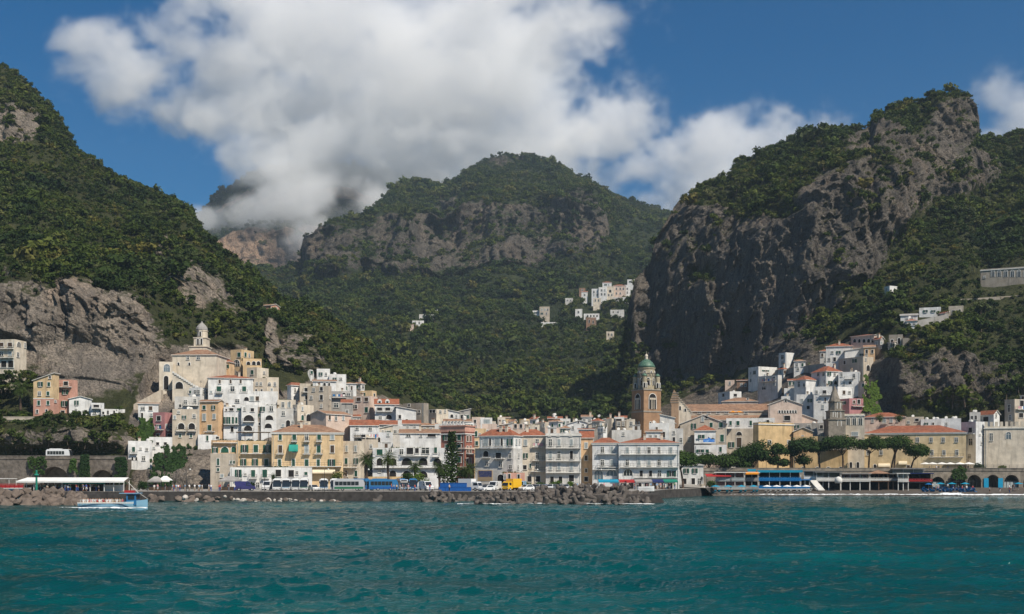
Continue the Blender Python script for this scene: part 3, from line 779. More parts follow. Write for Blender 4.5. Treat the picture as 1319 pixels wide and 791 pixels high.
def win_mesh(kind, w, h):
    w = max(0.5, round(w*5)/5); h = max(0.5, round(h*5)/5)
    key = (kind, w, h)
    if key in _wc: return _wc[key]
    mb = MB(); x = w/2; z = h/2; fr = 0.14
    # materials: 0 trim, 1 glass, 2 leaf
    leaf = {'s': M_SHUT, 'o': M_SHUT, 'r': M_SHUTB, 'p': M_SHUTP, 'ag': M_SHUT}.get(kind, M_FRAME)
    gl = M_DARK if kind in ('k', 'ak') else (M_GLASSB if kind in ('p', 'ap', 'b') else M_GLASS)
    if kind[0] == 'a':
        pts = arch_pts(w, h)
        mb.prism(pts[1:-1]+[(-x, -z), (x, -z)] if False else [(p[0], p[1]) for p in pts], -0.03, 0.05, 2 if kind == 'ag' else 1)
        ou = arch_pts(w, h, grow=fr*1.3)
        for k in range(len(pts)-1):
            mb.quad((*[ou[k][0]], -0.14, ou[k][1]), (pts[k][0], -0.14, pts[k][1]), (pts[k+1][0], -0.14, pts[k+1][1]), (ou[k+1][0], -0.14, ou[k+1][1]), 0)
            mb.quad((pts[k][0], -0.14, pts[k][1]), (pts[k][0], 0.02, pts[k][1]), (pts[k+1][0], 0.02, pts[k+1][1]), (pts[k+1][0], -0.14, pts[k+1][1]), 0)
            mb.quad((ou[k+1][0], -0.14, ou[k+1][1]), (ou[k+1][0], 0.02, ou[k+1][1]), (ou[k][0], 0.02, ou[k][1]), (ou[k][0], -0.14, ou[k][1]), 0)
        if kind in ('a', 'ap'):
            nm = 2 if w > 1.6 else 1
            for q in range(1, nm+1):
                xx = -x+2*x*q/(nm+1); mb.box(xx-0.05, xx+0.05, -0.08, -0.02, -z, z-0.15*w, 0)
            mb.box(-x, x, -0.08, -0.02, z-x-0.05, z-x+0.05, 0) if h > w*0.8 else None
    else:
        mb.box(-x, x, -0.035, 0.05, -z, z, 1)
        mb.box(-x-fr, -x, -0.11, 0.05, -z, z+fr, 0); mb.box(x, x+fr, -0.11, 0.05, -z, z+fr, 0); mb.box(-x, x, -0.11, 0.05, z, z+fr, 0)
        mb.box(-x-fr*1.5, x+fr*1.5, -0.22, 0.05, -z-0.12, -z, 0)
        if kind in ('s', 'r', 'p'):
            for s in (-1, 1):
                a0, a1 = sorted((s*0.03, s*(x-0.02)))
                mb.box(a0, a1, -0.09, -0.04, -z+0.03, z-0.03, 2)
                nsl = max(3, int(h/0.35))
                for q in range(nsl):
                    zz = -z+0.1+(h-0.2)*(q+0.5)/nsl
                    mb.box(a0+0.06, a1-0.06, -0.115, -0.09, zz-0.05, zz+0.05, 2)
        elif kind == 'o':
            for s in (-1, 1):
                a0, a1 = sorted((s*(x+0.03), s*(x+0.05+w*0.46)))
                mb.box(a0, a1, -0.17, -0.11, -z, z, 2)
            mb.box(-0.05, 0.05, -0.08, -0.035, -z, z, 0)
        elif kind in ('d', 'b'):
            mb.box(-0.05, 0.05, -0.08, -0.035, -z, z, 0); mb.box(-x, -0.05, -0.075, -0.035, z*0.3, z*0.3+0.09, 0); mb.box(0.05, x, -0.075, -0.035, z*0.3, z*0.3+0.09, 0)
    me = mb.mesh('window_%s' % kind, [M_FRAME, gl, leaf])
    _wc[key] = me
    return me

def bal_mesh(w, d=0.95):
    w = round(w*5)/5; key = ('bal', w, d)
    if key in _wc: return _wc[key]
    mb = MB(); x = w/2
    mb.box(-x, x, -d, 0.05, -0.16, 0.0, 0)
    n = max(2, int(w/0.9))
    for q in range(n+1):
        xx = -x+0.04+(w-0.08)*q/n; mb.box(xx-0.025, xx+0.025, -d+0.02, -d+0.07, 0, 0.95, 1)
    mb.box(-x, x, -d+0.01, -d+0.08, 0.95, 1.0, 1); mb.box(-x, x, -d+0.03, -d+0.06, 0.45, 0.49, 1)
    for s in (-1, 1):
        mb.box(s*x-0.03, s*x+0.03, -d, 0, 0.95, 1.0, 1); mb.box(s*x-0.03, s*x+0.03, -d, 0, 0.45, 0.49, 1)
    nb = max(2, int(w/2.5))
    for q in range(nb):
        xx = -x+w*(q+0.5)/nb; mb.box(xx-0.08, xx+0.08, -d*0.7, 0, -0.45, -0.16, 0)
    me = mb.mesh('balcony', [M_FRAME, M_IRON]); _wc[key] = me
    return me

_cm = {}
def small(kind):
    if kind in _cm: return _cm[kind]
    mb = MB()
    if kind == 'chimney':
        mb.box(-0.35, 0.35, -0.35, 0.35, -0.8, 1.3, 0); mb.box(-0.45, 0.45, -0.45, 0.45, 1.3, 1.42, 0); mb.box(-0.3, 0.3, -0.3, 0.3, 1.42, 1.7, 1); mb.box(-0.45, 0.45, -0.45, 0.45, 1.7, 1.8, 1)
        me = mb.mesh('chimney', [MW['CR'], M_TILE2])
    elif kind == 'dish':
        mb.tube([(0, 0, -0.4), (0, 0, 0.9)], 0.04, 5, 1); mb.lathe([(0.05, 0), (0.3, 0.06), (0.5, 0.2)], 10, 0)
        for k in range(len(mb.v)):
            if k >= 10:
                v = Vector(mb.v[k]); v.rotate(Matrix.Rotation(math.radians(70), 3, 'X')); mb.v[k] = (v.x, v.y-0.1, v.z+1.0)
        me = mb.mesh('satellite_dish', [M_FRAME, M_IRON])
    elif kind == 'aerial':
        mb.tube([(0, 0, -0.4), (0, 0, 3.0)], 0.035, 4, 0)
        for q in range(5): mb.tube([(-0.45+0.05*q, 0, 2.3+0.15*q), (0.45-0.05*q, 0, 2.3+0.15*q)], 0.025, 4, 0)
        me = mb.mesh('aerial', [M_IRON])
    elif kind == 'tank':
        mb.lathe([(0.55, 0), (0.6, 0.1), (0.6, 1.1), (0.35, 1.3), (0.15, 1.35)], 12, 0); mb.box(-0.6, 0.6, -0.6, 0.6, -0.5, 0.0, 1)
        me = mb.mesh('water_tank', [M_FRAME, MW['GY']])
    elif kind == 'hut':
        mb.box(-1.2, 1.2, -1, 1, -0.5, 2.2, 0); mb.box(-1.35, 1.35, -1.15, 1.15, 2.2, 2.38, 0); mb.box(-0.45, 0.35, -1.04, -0.98, 0.0, 1.9, 1)
        me = mb.mesh('stair_hut', [MW['GW'], M_SHUTB])
    elif kind == 'pots':
        for q in range(5):
            leafy(mb, (-1.6+0.8*q, 0, 0.6), 0.42, 18, 0.16, np.random.default_rng(q), 1.0, 0); mb.lathe([(0.16, 0), (0.24, 0.4)], 7, 1, -1.6+0.8*q, 0)
        me = mb.mesh('potted_plants', [M_LEAF, M_TILE2])
    _cm[kind] = me
    return me

def roof_mesh(kind, w, d, rh, ov=0.35, th=0.16):
    """over a w x d plan, eaves at z=0"""
    mb = MB()
    x0, x1, y0, y1 = -ov, w+ov, -ov, d+ov
    if kind == 'hip':
        if w >= d: a = min(d/2, w*0.4); r0, r1 = (x0+a, d/2, rh), (x1-a, d/2, rh)
        else: a = min(w/2, d*0.4); r0, r1 = (w/2, y0+a, rh), (w/2, y1-a, rh)
        c = [(x0, y0, 0), (x1, y0, 0), (x1, y1, 0), (x0, y1, 0)]
        if w >= d:
            mb.quad(c[0], c[1], r1, r0); mb.poly([c[1], c[2], r1]); mb.quad(c[2], c[3], r0, r1); mb.poly([c[3], c[0], r0])
        else:
            mb.poly([c[0], c[1], r0]); mb.quad(c[1], c[2], r1, r0); mb.poly([c[2], c[3], r1]); mb.quad(c[3], c[0], r0, r1)
        mb.box(x0, x1, y0, y1, -th, -0.004, 1)
    elif kind == 'gable':       # ridge along the front
        my = d/2
        for z, m_ in ((0, 0),):
            mb.quad((x0, y0, 0), (x1, y0, 0), (x1, my, rh), (x0, my, rh)); mb.quad((x1, y1, 0), (x0, y1, 0), (x0, my, rh), (x1, my, rh))
            mb.quad((x1, y0, -th), (x0, y0, -th), (x0, my, rh-th), (x1, my, rh-th), 1); mb.quad((x0, y1, -th), (x1, y1, -th), (x1, my, rh-th), (x0, my, rh-th), 1)
        mb.quad((x0, y0, -th), (x1, y0, -th), (x1, y0, 0), (x0, y0, 0), 1)
        for xx, g in ((x0, -1), (x1, 1)):
            p = [(xx, y0, -th), (xx, my, rh-th), (xx, my, rh), (xx, y0, 0)]; mb.poly(p if g < 0 else p[::-1], 1)
            p = [(xx, y1, -th), (xx, my, rh-th), (xx, my, rh), (xx, y1, 0)]; mb.poly(p if g > 0 else p[::-1], 1)
    elif kind == 'gablef':      # gable to the front
        mx = w/2
        mb.quad((x0, y1, 0), (x0, y0, 0), (mx, y0, rh), (mx, y1, rh)); mb.quad((x1, y0, 0), (x1, y1, 0), (mx, y1, rh), (mx, y0, rh))
        mb.quad((x0, y0, -th), (x0, y1, -th), (mx, y1, rh-th), (mx, y0, rh-th), 1); mb.quad((x1, y1, -th), (x1, y0, -th), (mx, y0, rh-th), (mx, y1, rh-th), 1)
        for yy in (y0, y1):
            mb.quad((x0, yy, -th), (mx, yy, rh-th), (mx, yy, rh), (x0, yy, 0), 1); mb.quad((mx, yy, rh-th), (x1, yy, -th), (x1, yy, 0), (mx, yy, rh), 1)
    elif kind in ('shed', 'shedr', 'shedl'):      # slopes up to the back / to the right / to the left
        z = {'shed': (0, 0, rh, rh), 'shedr': (0, rh, rh, 0), 'shedl': (rh, 0, 0, rh)}[kind]
        c = [(x0, y0, z[0]), (x1, y0, z[1]), (x1, y1, z[2]), (x0, y1, z[3])]
        lo = [(p[0], p[1], p[2]-th) for p in c]
        mb.poly(c); mb.poly(lo[::-1], 1)
        for k in range(4): mb.quad(lo[k], lo[(k+1) % 4], c[(k+1) % 4], c[k], 1)
    return mb

NB = [0]
def B(name, label, x0, x1, yt, yb, Y, col, roof='flat', rh=0, xs=None, side='R', rel=30, dep=None, win='', bal='', dn=None, cat='house', th=None, tile=None, extra='', group=None, sheet_='left_hill', cornice=False, top=None):
    NB[0] += 1
    rg = random.Random(NB[0]*13+5)
    xm = (x0+x1)/2
    if Y is None: Y = lookup(sheet_, xm if xs is None else xs, yb)-(1.0 if sheet_ != 'valley_mountain' else 34.0)
    elif dn is not None and dn >= 3 and xm < 560 and Y > 304: Y = min(Y, lookup('left_hill', xm, yb)+3)
    hill = dn is None
    if dn is None: dn = 5.0
    al = lambda p: (p-CX)/F
    a0, a1 = al(x0), al(x1)
    if xs is None:
        ac = al(xm); t_ = math.atan(ac)*0.95 if th is None else th
        c, s = math.cos(t_), math.sin(t_)
        cx_, cy_ = ac*Y, Y
        tl = (cx_-a0*cy_)/(c+a0*s); tr = (a1*cy_-cx_)/(c+a1*s)
        O = (cx_-tl*c, cy_+tl*s); w = tl+tr
        d = dep or min(max(w*0.8, 5.0), 12.0)
    else:
        ac = al(xs)
        t_ = math.atan(ac)+math.radians(rel if side == 'R' else -rel)
        c, s = math.cos(t_), math.sin(t_)
        cx_, cy_ = ac*Y, Y
        if side == 'R':
            w = (cx_-a0*cy_)/(c+a0*s); O = (cx_-w*c, cy_+w*s); d = (a1*cy_-cx_)/(s-a1*c)
        else:
            w = (a1*cy_-cx_)/(c+a1*s); O = (cx_, cy_); d = (a0*cy_-cx_)/(s-a0*c)
        d = max(d, 2.0)
    zt = ZC+(HY-yt)/F*Y; zb = ZC+(HY-yb)/F*Y
    if dn > 0 and hill: zb -= dn
    else: zb -= dn
    H = zt-zb
    root = empty(name, (O[0], O[1], zb), -t_)
    tag(root, label, cat, group)
    wm = MW[col]
    mb = MB()
    rhm = rh/F*Y
    # walls (gable and shed walls follow the roof)
    wh = H
    if roof == 'flat':
        pr = 0.6
        mb.box(0, w, 0, d, 0, H-pr)
        for bx in ((0, w, 0, 0.3), (0, w, d-0.3, d), (0, 0.3, 0.3, d-0.3), (w-0.3, w, 0.3, d-0.3)): mb.box(*bx, H-pr, H)
    elif roof == 'gablef':
        mb.prism([(0, 0), (w, 0), (w, H), (w/2, H+rhm-0.1), (0, H)], 0, d)
    elif roof == 'gable':
        mb.box(0, w, 0, d, 0, H)
        for xx in (0, w-0.3):
            mb.poly([(xx, 0, H), (xx, d, H), (xx, d/2, H+rhm-0.1)][::-1 if xx == 0 else 1]); mb.poly([(xx+0.3, 0, H), (xx+0.3, d, H), (xx+0.3, d/2, H+rhm-0.1)][::1 if xx == 0 else -1])
    elif roof in ('shedr', 'shedl'):
        zl, zr = (H, H+rhm) if roof == 'shedr' else (H+rhm, H)
        mb.prism([(0, 0), (w, 0), (w, zr-0.1), (0, zl-0.1)], 0, d)
    else:
        mb.box(0, w, 0, d, 0, H)
    wall = mb.build('wall', wm, root)
    if roof not in ('flat', 'none'):
        rm = roof_mesh(roof, w, d, max(rhm, 0.3))
        ro = rm.build('roof', [tile or M_TILE, M_FRAME if col not in ('RD', 'ST') else MW['BG']], root, (0, 0, H+0.01))
    else: ro = None
    if cornice:
        mb = MB()
        for zz in ([H-0.75] if roof == 'flat' else [H-0.5]):
            mb.box(-0.25, w+0.25, -0.25, -0.003, zz, zz+0.3); mb.box(w+0.003, w+0.25, -0.003, d, zz, zz+0.3); mb.box(-0.25, -0.003, -0.003, d, zz, zz+0.3)
        mb.build('cornice', M_FRAME, root)
    # windows
    def onface(px, py):
        a = al(px)
        if xs is not None and ((side == 'R' and px > xs) or (side == 'L' and px < xs)):
            bx, by = (O[0]+w*c, O[1]-w*s) if side == 'R' else O
            q = (a*by-bx)/(s-a*c); Yp = by+q*c
            return (w if side == 'R' else 0.0, q, ZC+(HY-py)/F*Yp-zb, math.pi/2 if side == 'R' else -math.pi/2, Yp, abs(s-a*c)*1.0)
        q = (a*O[1]-O[0])/(c+a*s); Yp = O[1]-q*s
        return (q, 0.0, ZC+(HY-py)/F*Yp-zb, 0.0, Yp, c+a*s)
    for seg in [q.strip() for q in win.split('|') if q.strip()]:
        hd, xsr = seg.split(':')
        k, yy, hw = hd.split()
        hp, wp = [float(q) for q in hw.split('x')]
        for t in xsr.split():
            lx, ly, lz, rz, Yp, fs = onface(float(t), float(yy))
            ww = wp/F*Yp/max(fs, 0.35)*0.9; hh = hp/F*Yp*0.95
            k2 = k; q_ = rg.random()
            if k == 's' and q_ < 0.28: k2 = 'o' if q_ < 0.2 else 'd'
            elif k == 'd' and q_ < 0.35 and cat == 'house': k2 = 'o' if q_ < 0.16 else ('r' if q_ < 0.24 else 'p')
            elif k == 'p' and q_ < 0.25: k2 = 'd'
            o = link('window', win_mesh(k2, ww*rg.uniform(0.92, 1.06), hh*rg.uniform(0.94, 1.05)), root, (lx, ly, lz), rz)
    for seg in [q.strip() for q in bal.split('|') if q.strip()]:
        yy, xsr = seg.split(':')
        for t in xsr.split():
            p0, p1 = [float(q) for q in re.match(r'(-?[\d.]+)-(-?[\d.]+)', t).groups()]
            A = onface(p0, float(yy)); Bq = onface(p1, float(yy))
            if abs(A[3]-Bq[3]) > 0.1: Bq = onface(xs-0.01, float(yy))
            L_ = math.hypot(A[0]-Bq[0], A[1]-Bq[1])
            bo = link('balcony', bal_mesh(max(1.0, L_)), root, ((A[0]+Bq[0])/2, (A[1]+Bq[1])/2, A[2]), A[3])
            if rg.random() < 0.2 and L_ > 1.5 and cat == 'house':
                mb = MB(); xx = -L_/2+0.2
                while xx < L_/2-0.5 and xx < 3.0:
                    ww = rg.uniform(0.3, 0.8); mb.box(xx, xx+ww, -1.02, -0.99, 0.95-rg.uniform(0.5, 1.0), 0.97, rg.randint(0, 3)); xx += ww+rg.uniform(0.05, 0.5)
                mb.build('laundry', [M_CANVAS['white'], M_CANVAS['white'], M_CANVAS['blue'], M_CANVAS['pink']], bo)['kind'] = 'stuff'
    # things on the roof
    ex = extra.split() if extra else (rg.sample(['chimney', 'dish', 'aerial', 'tank', 'chimney'], 2) if w > 5 and extra == '' else [])
    for q in ex:
        if q == '-': continue
        zz = H-0.6 if roof == 'flat' else (H+rhm*0.62 if roof in ('hip', 'gable') else H+rhm*0.3)
        yy = d*(0.35+0.3*rg.random()) if roof == 'flat' else d*0.30
        link({'chimney': 'chimney', 'dish': 'satellite_dish', 'aerial': 'aerial', 'tank': 'water_tank', 'hut': 'stair_hut', 'pots': 'potted_plants'}[q], small(q), root, (w*(0.15+0.7*rg.random()), yy, zz))
    # rain pipe
    if w > 7 and rg.random() < 0.7:
        mb = MB(); xx = 0.4 if rg.random() < 0.5 else w-0.4
        mb.tube([(xx, -0.07, 0), (xx, -0.07, H-0.3)], 0.06, 5); mb.build('rain_pipe', M_SHUTP, root)
    root['_w'] = w; root['_d'] = d; root['_H'] = H
    return root, onface
def clean():
    for o in bpy.data.objects:
        for k in ('_w', '_d', '_H'):
            if k in o: del o[k]
# ------------------------------------------------------------------ buildings, left hillside
B('villa', 'cream villa with arched side window and roof pergola on the cliff ledge', -14, 34, 437, 481, lookup('left_hill', 19, 481)-9, 'CR', xs=19, rel=32, win='d 444 5x6: 2 13|d 456 5x5: 2 13|a 444 7x5: 24|d 445 6x2: 32|d 457 6x3: 23|k 469 9x8: -6 5 14', bal='449.5:-13-18|461:-13-18', extra='-')
yh, yf = B('house', 'tall yellow house with pink lower storeys and sloping roof beside the road', 43, 76, 490, 534, None, 'YE', xs=69, rel=25, roof='shedr', rh=10, tile=M_TILE2, win='s 495 6x4: 52 63|s 507 6x4: 51 62|s 519 6x4: 50 62|k 530 5x3: 48 60|d 486 4x3: 64.5|d 517 3x2.5: 71', extra='-')
A_ = yf(43.5, 514); w_, d_ = yh['_w'], yh['_d']
mb = MB(); mb.box(-0.02, w_+0.03, -0.03, -0.004, 0, A_[2]); mb.box(w_+0.004, w_+0.03, -0.004, d_+0.02, 0, A_[2]); mb.build('lower_wall', MW['PK'], yh)
mb = MB(); mb.box(-0.05, w_+0.06, -0.06, -0.004, A_[2]+0.003, A_[2]+0.25); mb.build('string_course', M_FRAME, yh)
B('house', 'salmon pink house with dark balcony door, joined to the tall yellow house', 74, 100, 489, 534, None, 'PK', xs=93, rel=28, win='k 494 5x6: 85|s 505 7x4.5: 84|s 520 7x4.5: 83|k 531 4x5: 81|d 526 3x3: 71', bal='498.5:75-93', extra='aerial')
B('house', 'white gabled cottage beside the salmon pink house', 89, 118, 514, 535, None, 'W', roof='gablef', rh=4, tile=M_GREYROOF, win='s 519 7x3.5: 98.5|d 528.5 3.5x3: 98|k 532 5x2.5: 109', extra='-')
B('house', 'small white house with a blue porch on the cliff road', 117, 134, 519, 535, None, 'WB', win='k 523 4x8: 124|p 531 5x4: 122 129', bal='526:118-131', extra='-')
B('outbuilding', 'row of low white sheds with three dark doors along the road', 130, 161, 527, 536, None, 'W', win='k 532 4x2.5: 133|k 531.5 5x2.5: 139 147|d 531 3x3: 154', extra='-', cat='shed')
B('house', 'white house with a brown tiled roof edge above the ivy wall', 178, 204, 520, 540, None, 'W', roof='gable', rh=2, tile=M_TILE2, win='d 526 5x5: 184 194|k 535 6x3: 183|d 534 3x3: 195', extra='-')
B('house', 'dusky pink house with a white sunlit side above the lower white house', 197, 223, 531, 563, 326, 'DP', xs=212, rel=35, win='k 539 6x5.5: 204.5|s 550 5x4: 204|k 560.5 4x4: 203.5|p 549 5x3: 214.5 219.5|k 560.5 4x6: 218', bal='553.5:199-211 213-221|564:199-211', dn=10)
B('house', 'white two storey house with a stone undercroft at the cliff foot', 165, 196, 568, 600, 308, 'W', win='s 579 7x4: 172|d 578 3x2: 181|d 579 4x3: 189|ak 591 5x2.5: 170.5 175.5|d 590.5 6x5: 185', bal='584:167-177', dn=12)
B('house', 'white terrace house stepped above the lower white house', 192, 222, 563, 582, 317, 'W', win='k 571.5 4x4: 203 213|d 577 3x3: 198', extra='pots', dn=10)
B('house', 'grey beige house with twin arched loggias over the rock', 222, 257, 527, 569, 322, 'BG', win='ak 549 8x9.5: 233.5 247|d 537.5 4.5x3.5: 225 237|d 536 5x3.5: 250|s 561 5x3: 232 246|d 531 4x3: 230', bal='555:227-240 242-253', dn=6)
B('house', 'tall pale orange house with a hooded balcony door', 257, 288, 517, 569, 330, 'OR', roof='gable', rh=3, tile=M_TILE2, xs=281, rel=28, win='s 525 6x4: 263|o 525 6x3: 275|p 537.5 9x4: 263|p 536.5 6x4: 276|s 551 8x5: 270', bal='556:264-277', dn=6, extra='-')
B('annex', 'low white annex with a single green door over the dark gully', 255, 280, 560, 570, 319, 'W', win='s 564.5 8x3.5: 267', dn=3, extra='-')
B('house', 'white and grey house with iron balcony under the church ramp', 225, 258, 511, 532, 345, 'GW', win='d 518 5x3.5: 239|d 516.5 5x4: 251|k 523 4x3: 232', bal='522:236-256', dn=6)
B('house', 'low white house with blue windows at the foot of the church', 239, 268, 499, 514, 353, 'W', xs=258, rel=35, win='d 505 3.5x3: 243.5|p 505 5x4: 252 255.5|p 505 6x3: 262 266', dn=6)
# church on the hill
church, cf = B('hill_church', 'large cream church with a tiled roof standing above the houses', 222, 279, 457, 503, 372, 'CR', roof='hip', rh=9.5, tile=M_TILE2, dep=13, th=0.05, win='d 461 4x4: 242 255.5|ak 469 4x3: 230 244', dn=8, cat='church', extra='-')
B('church_annex', 'tall narrow cream annex with stacked arches beside the church', 205, 223, 466, 508, 366, 'CR', win='ap 474 10x8: 215|ak 493 19x7: 214', dn=8, cat='church', extra='-')
mb = MB()
p = [at(222, 480, 346), at(222, 506, 346), at(252, 506, 346), at(252, 499, 346)]
o_ = p[1]
mb.prism([(0, -6), (p[2].x-o_.x, -6), (p[2].x-o_.x, p[3].z-o_.z), (0, p[0].z-o_.z)], 0, 5)
rt = empty('church_ramp', o_); tag(rt, 'sloping cream ramp wall with a dark arch below the church', 'ramp')
mb.build('wall', MW['CR'], rt); link('archway', win_mesh('ak', 2.4, 2.2), rt, ((231-222)*346/F, 0, (506-494)*346/F*0.8))
mb = MB()
for k in range(11):
    q = k/10; mb.box(q*(p[2].x-o_.x)*0.98, (q+0.09)*(p[2].x-o_.x), -0.25, 0.003, (p[0].z-o_.z)*(1-q)+(p[3].z-o_.z)*q-0.25, (p[0].z-o_.z)*(1-q)+(p[3].z-o_.z)*q+0.35)
mb.build('parapet', M_FRAME, rt)
# its bell tower
def bell(name, label, Y, stages, spire, mats, px, opening, cat='bell tower'):
    b_ = at(px, stages[0][2], Y)
    rt = empty(name, b_); tag(rt, label, cat)
    k = Y/F
    for x0, x1, yb, yt, n, ph in stages:
        mb = MB(); r = (x1-x0)/2*k/ (math.cos(math.pi/n)); h0, h1 = (stages[0][2]-yb)*k, (stages[0][2]-yt)*k
        mb.lathe([(r, h0), (r, h1-0.35), (r*1.09, h1-0.3), (r*1.09, h1)], n, 0, ((x0+x1)/2-px)*k, 0, ph)
        mb.build('stage', mats[0], rt)
    for x, y, w, h, yo in opening:
        link('belfry_opening', win_mesh('ak', w*k, h*k), rt, ((x-px)*k, yo, (stages[0][2]-y)*k))
    x0, x1, yb, yt, prof = spire
    r = (x1-x0)/2*k; h0 = (stages[0][2]-yb)*k; hh = (yb-yt)*k
    mb = MB(); mb.lathe([(r*a_, h0+hh*b__) for a_, b__ in prof], 10)
    mb.build('spire', mats[1], rt, smooth=False)
    return rt
bell('church_bell_tower', 'small cream bell tower with a grey onion spire behind the church roof', 366, [(247, 269, 470, 447, 4, 0.5), (252, 268, 447, 435.5, 4, 0.5), (254.5, 267, 435.5, 426, 8, 0.5)], (253.5, 268, 426, 414, [(1, 0), (1.05, 0.12), (0.95, 0.35), (0.6, 0.62), (0.25, 0.8), (0.1, 0.95), (0.02, 1.05)]), [MW['CR'], M_GREYROOF], 260, [(257.5, 441, 2.5, 8, -2.25), (262, 441, 2.5, 8, -2.25), (260, 431, 2.6, 6, -1.85)])
B('house', 'small peach house with a red hip roof against the church wall', 279, 302, 466, 484, 362, 'OR', roof='hip', rh=4.5, xs=295, rel=25, win='d 472 5x3.5: 291.5', dn=6, extra='-')
B('villa', 'yellow villa with green shutter and arched loggia at the top of the houses', 297, 327, 450, 476, 385, 'YE', xs=311, rel=38, win='s 457 6x5: 308|a 468 9x8: 305|s 457 6x3: 316|d 458 5x2: 321', bal='463:312-325', dn=6, extra='chimney')
B('house', 'yellow arched terrace wing beside the hilltop villa', 313, 337, 462, 474, 380, 'YE', win='ak 468 5x5: 320 327 333', dn=6, extra='pots')
B('house', 'cream house with rounded corner and one green shutter below the villa', 318, 346, 473, 490, 372, 'CR', xs=331, rel=40, win='s 479.5 6x4: 325|d 480 3x2: 340', dn=6)
B('house', 'stepped beige house with small twin windows below the cream house', 326, 344, 487, 508, 362, 'BG', win='d 494.5 4x3: 331 336|k 503 3x3: 330 337', dn=6)
B('house', 'cream terraced house with curved parapet facing the sea', 342, 359, 486, 506, 364, 'CR', win='a 495 5x4: 347|d 495 5x3: 354|d 502 3x3: 350', dn=6, extra='pots')
B('house', 'long white house with a red roof and three green shutters', 268, 326, 487, 516, 346, 'W', roof='hip', rh=5.5, win='s 501 7x6: 282 299.5 314.5|r 491.5 5x3: 283 297 310|d 505 4x3: 272', bal='506:278-287 295-304 310-319', dn=8, extra='chimney')
B('house', 'white house with an arched and a square window under the red roofed house', 293, 328, 507, 529, 338, 'W', win='d 516.5 4.5x6: 305.5|ak 514 5x7: 317.5|d 513.5 6x5: 324.5|k 524 4x6: 300', dn=6, extra='-')
B('house', 'big blank white house wall with a single high window', 325, 358, 504, 537, 341, 'W', win='d 513.5 6x5: 331.5|d 528 4x3: 338|d 527 5x4: 348', dn=6, extra='aerial')
B('house', 'white blue shaded house with a row of tall green shutters', 288, 313, 524, 562, 325, 'WB', win='k 527.5 4x6: 298|s 527.5 4x5: 307.5|s 541.5 9x3.4: 291 295.5 300 304.5|k 553 7x4.5: 299|k 528 3x2: 291.5', bal='546.5:288-308', dn=6)
B('house', 'white house with two stacked wide arched loggias', 311, 332, 522, 562, 326, 'W', win='ak 538.5 8x14: 320.5|ak 551.5 8x13: 319.5|k 528 4x5: 325|d 527 4x2: 315', bal='543:313-328|556:313-327', dn=6, extra='-')
B('chapel', 'narrow grey stone tower house squeezed between white arched houses', 329, 339, 524, 556, 324, 'ST', win='d 535 5x2.5: 335|k 546 4x2.5: 334', dn=6, cat='house', extra='-')
B('house', 'white house with a semicircular arch over a smaller arched door', 336, 356, 522, 559, 327, 'W', win='ak 538 6.5x12: 347|ak 548.5 6x10: 345.5|d 527 6x3: 338.5|d 526.5 6x5: 349.5', dn=6, extra='pots')
B('house', 'white house with washing line windows and grey arched door', 353, 378, 526, 562, 329, 'GW', win='d 532.5 5x4: 365|ak 546 10x6: 371|d 548 4x4: 364.5|d 544 4x3: 377', dn=6)
B('house', 'cream house with twin tall windows and roof planters', 357, 381, 515, 534, 338, 'CR', win='d 521.5 7x3.5: 364.5|p 521.5 7x3.5: 372.5', dn=6, extra='pots pots')
B('house', 'white house with a low red hip roof beside the trees', 370, 391, 496, 518, 352, 'W', roof='hip', rh=4, xs=375, side='L', rel=35, win='d 503 6x2.5: 380 385|d 513 5x2.5: 379 386', dn=6, extra='-')
B('house', 'narrow beige house with wooden balcony between white and stone houses', 386, 400, 494, 520, 350, 'BG', win='k 502 5x6: 395|k 512 6x4: 394.5', bal='505:390-400', dn=6, extra='-')
B('house', 'tall stone beige house with two dark windows one above the other', 396, 427, 497, 534, 348, 'BG', xs=423, rel=20, win='k 501 5x4: 414|k 512 7x4.5: 414|d 512 4x3: 401|d 502 4x3: 404|d 512 4x1.5: 425|d 523 4x3: 414', dn=6)
B('house', 'small cream house with green arched window and stone flank', 377, 404, 521, 549, 333, 'CR', xs=383, side='L', rel=40, win='d 526.5 5x2.5: 389.5|ag 538 7x3.5: 389.5|ak 538 9x7: 397.5|d 527 4x2.5: 380', dn=6)
B('house', 'house with grey gable end and faded pink tile roof', 400, 452, 533, 560, 322, 'PN', xs=420, side='L', rel=42, roof='gable', rh=5, tile=M_TILE2, win='d 538 7x3: 424.5 432.5 442', dn=6, extra='-')
B('house', 'small white cube house with two windows highest up the slope', 408, 425, 475, 490, 372, 'W', win='d 482 4.5x2.5: 413 420', dn=6, extra='-')
B('house', 'low white flat roofed house stepping down beside the cube house', 424, 446, 482, 496, 370, 'W', win='d 488 3x3: 431 439', dn=6, extra='tank')
B('house', 'white house with a long brown roof and arched windows high on the slope', 403, 433, 491, 503, 362, 'W', roof='shed', rh=4, tile=M_TILE2, win='ak 495 4x3: 418 424|d 496 4x3: 409', dn=6, extra='-')
B('house', 'white house with a green arched window near the wood edge', 441, 459, 494, 508, 372, 'W', roof='hip', rh=2, tile=M_TILE2, win='ag 500 6x4: 446|d 500 5x2.5: 453', dn=6, extra='-')
B('house', 'grey house with white roof terrace below the green arched window', 426, 455, 504, 534, 357, 'GY', win='d 522 6x6: 433|k 508 4x5: 443|d 508 4x4: 449', bal='512:428-446', dn=6)
B('house', 'dark grey block house with a rust red roof', 440, 454, 519, 541, 345, 'GY', roof='shed', rh=6, win='d 530 4x4: 447', dn=6, extra='-')
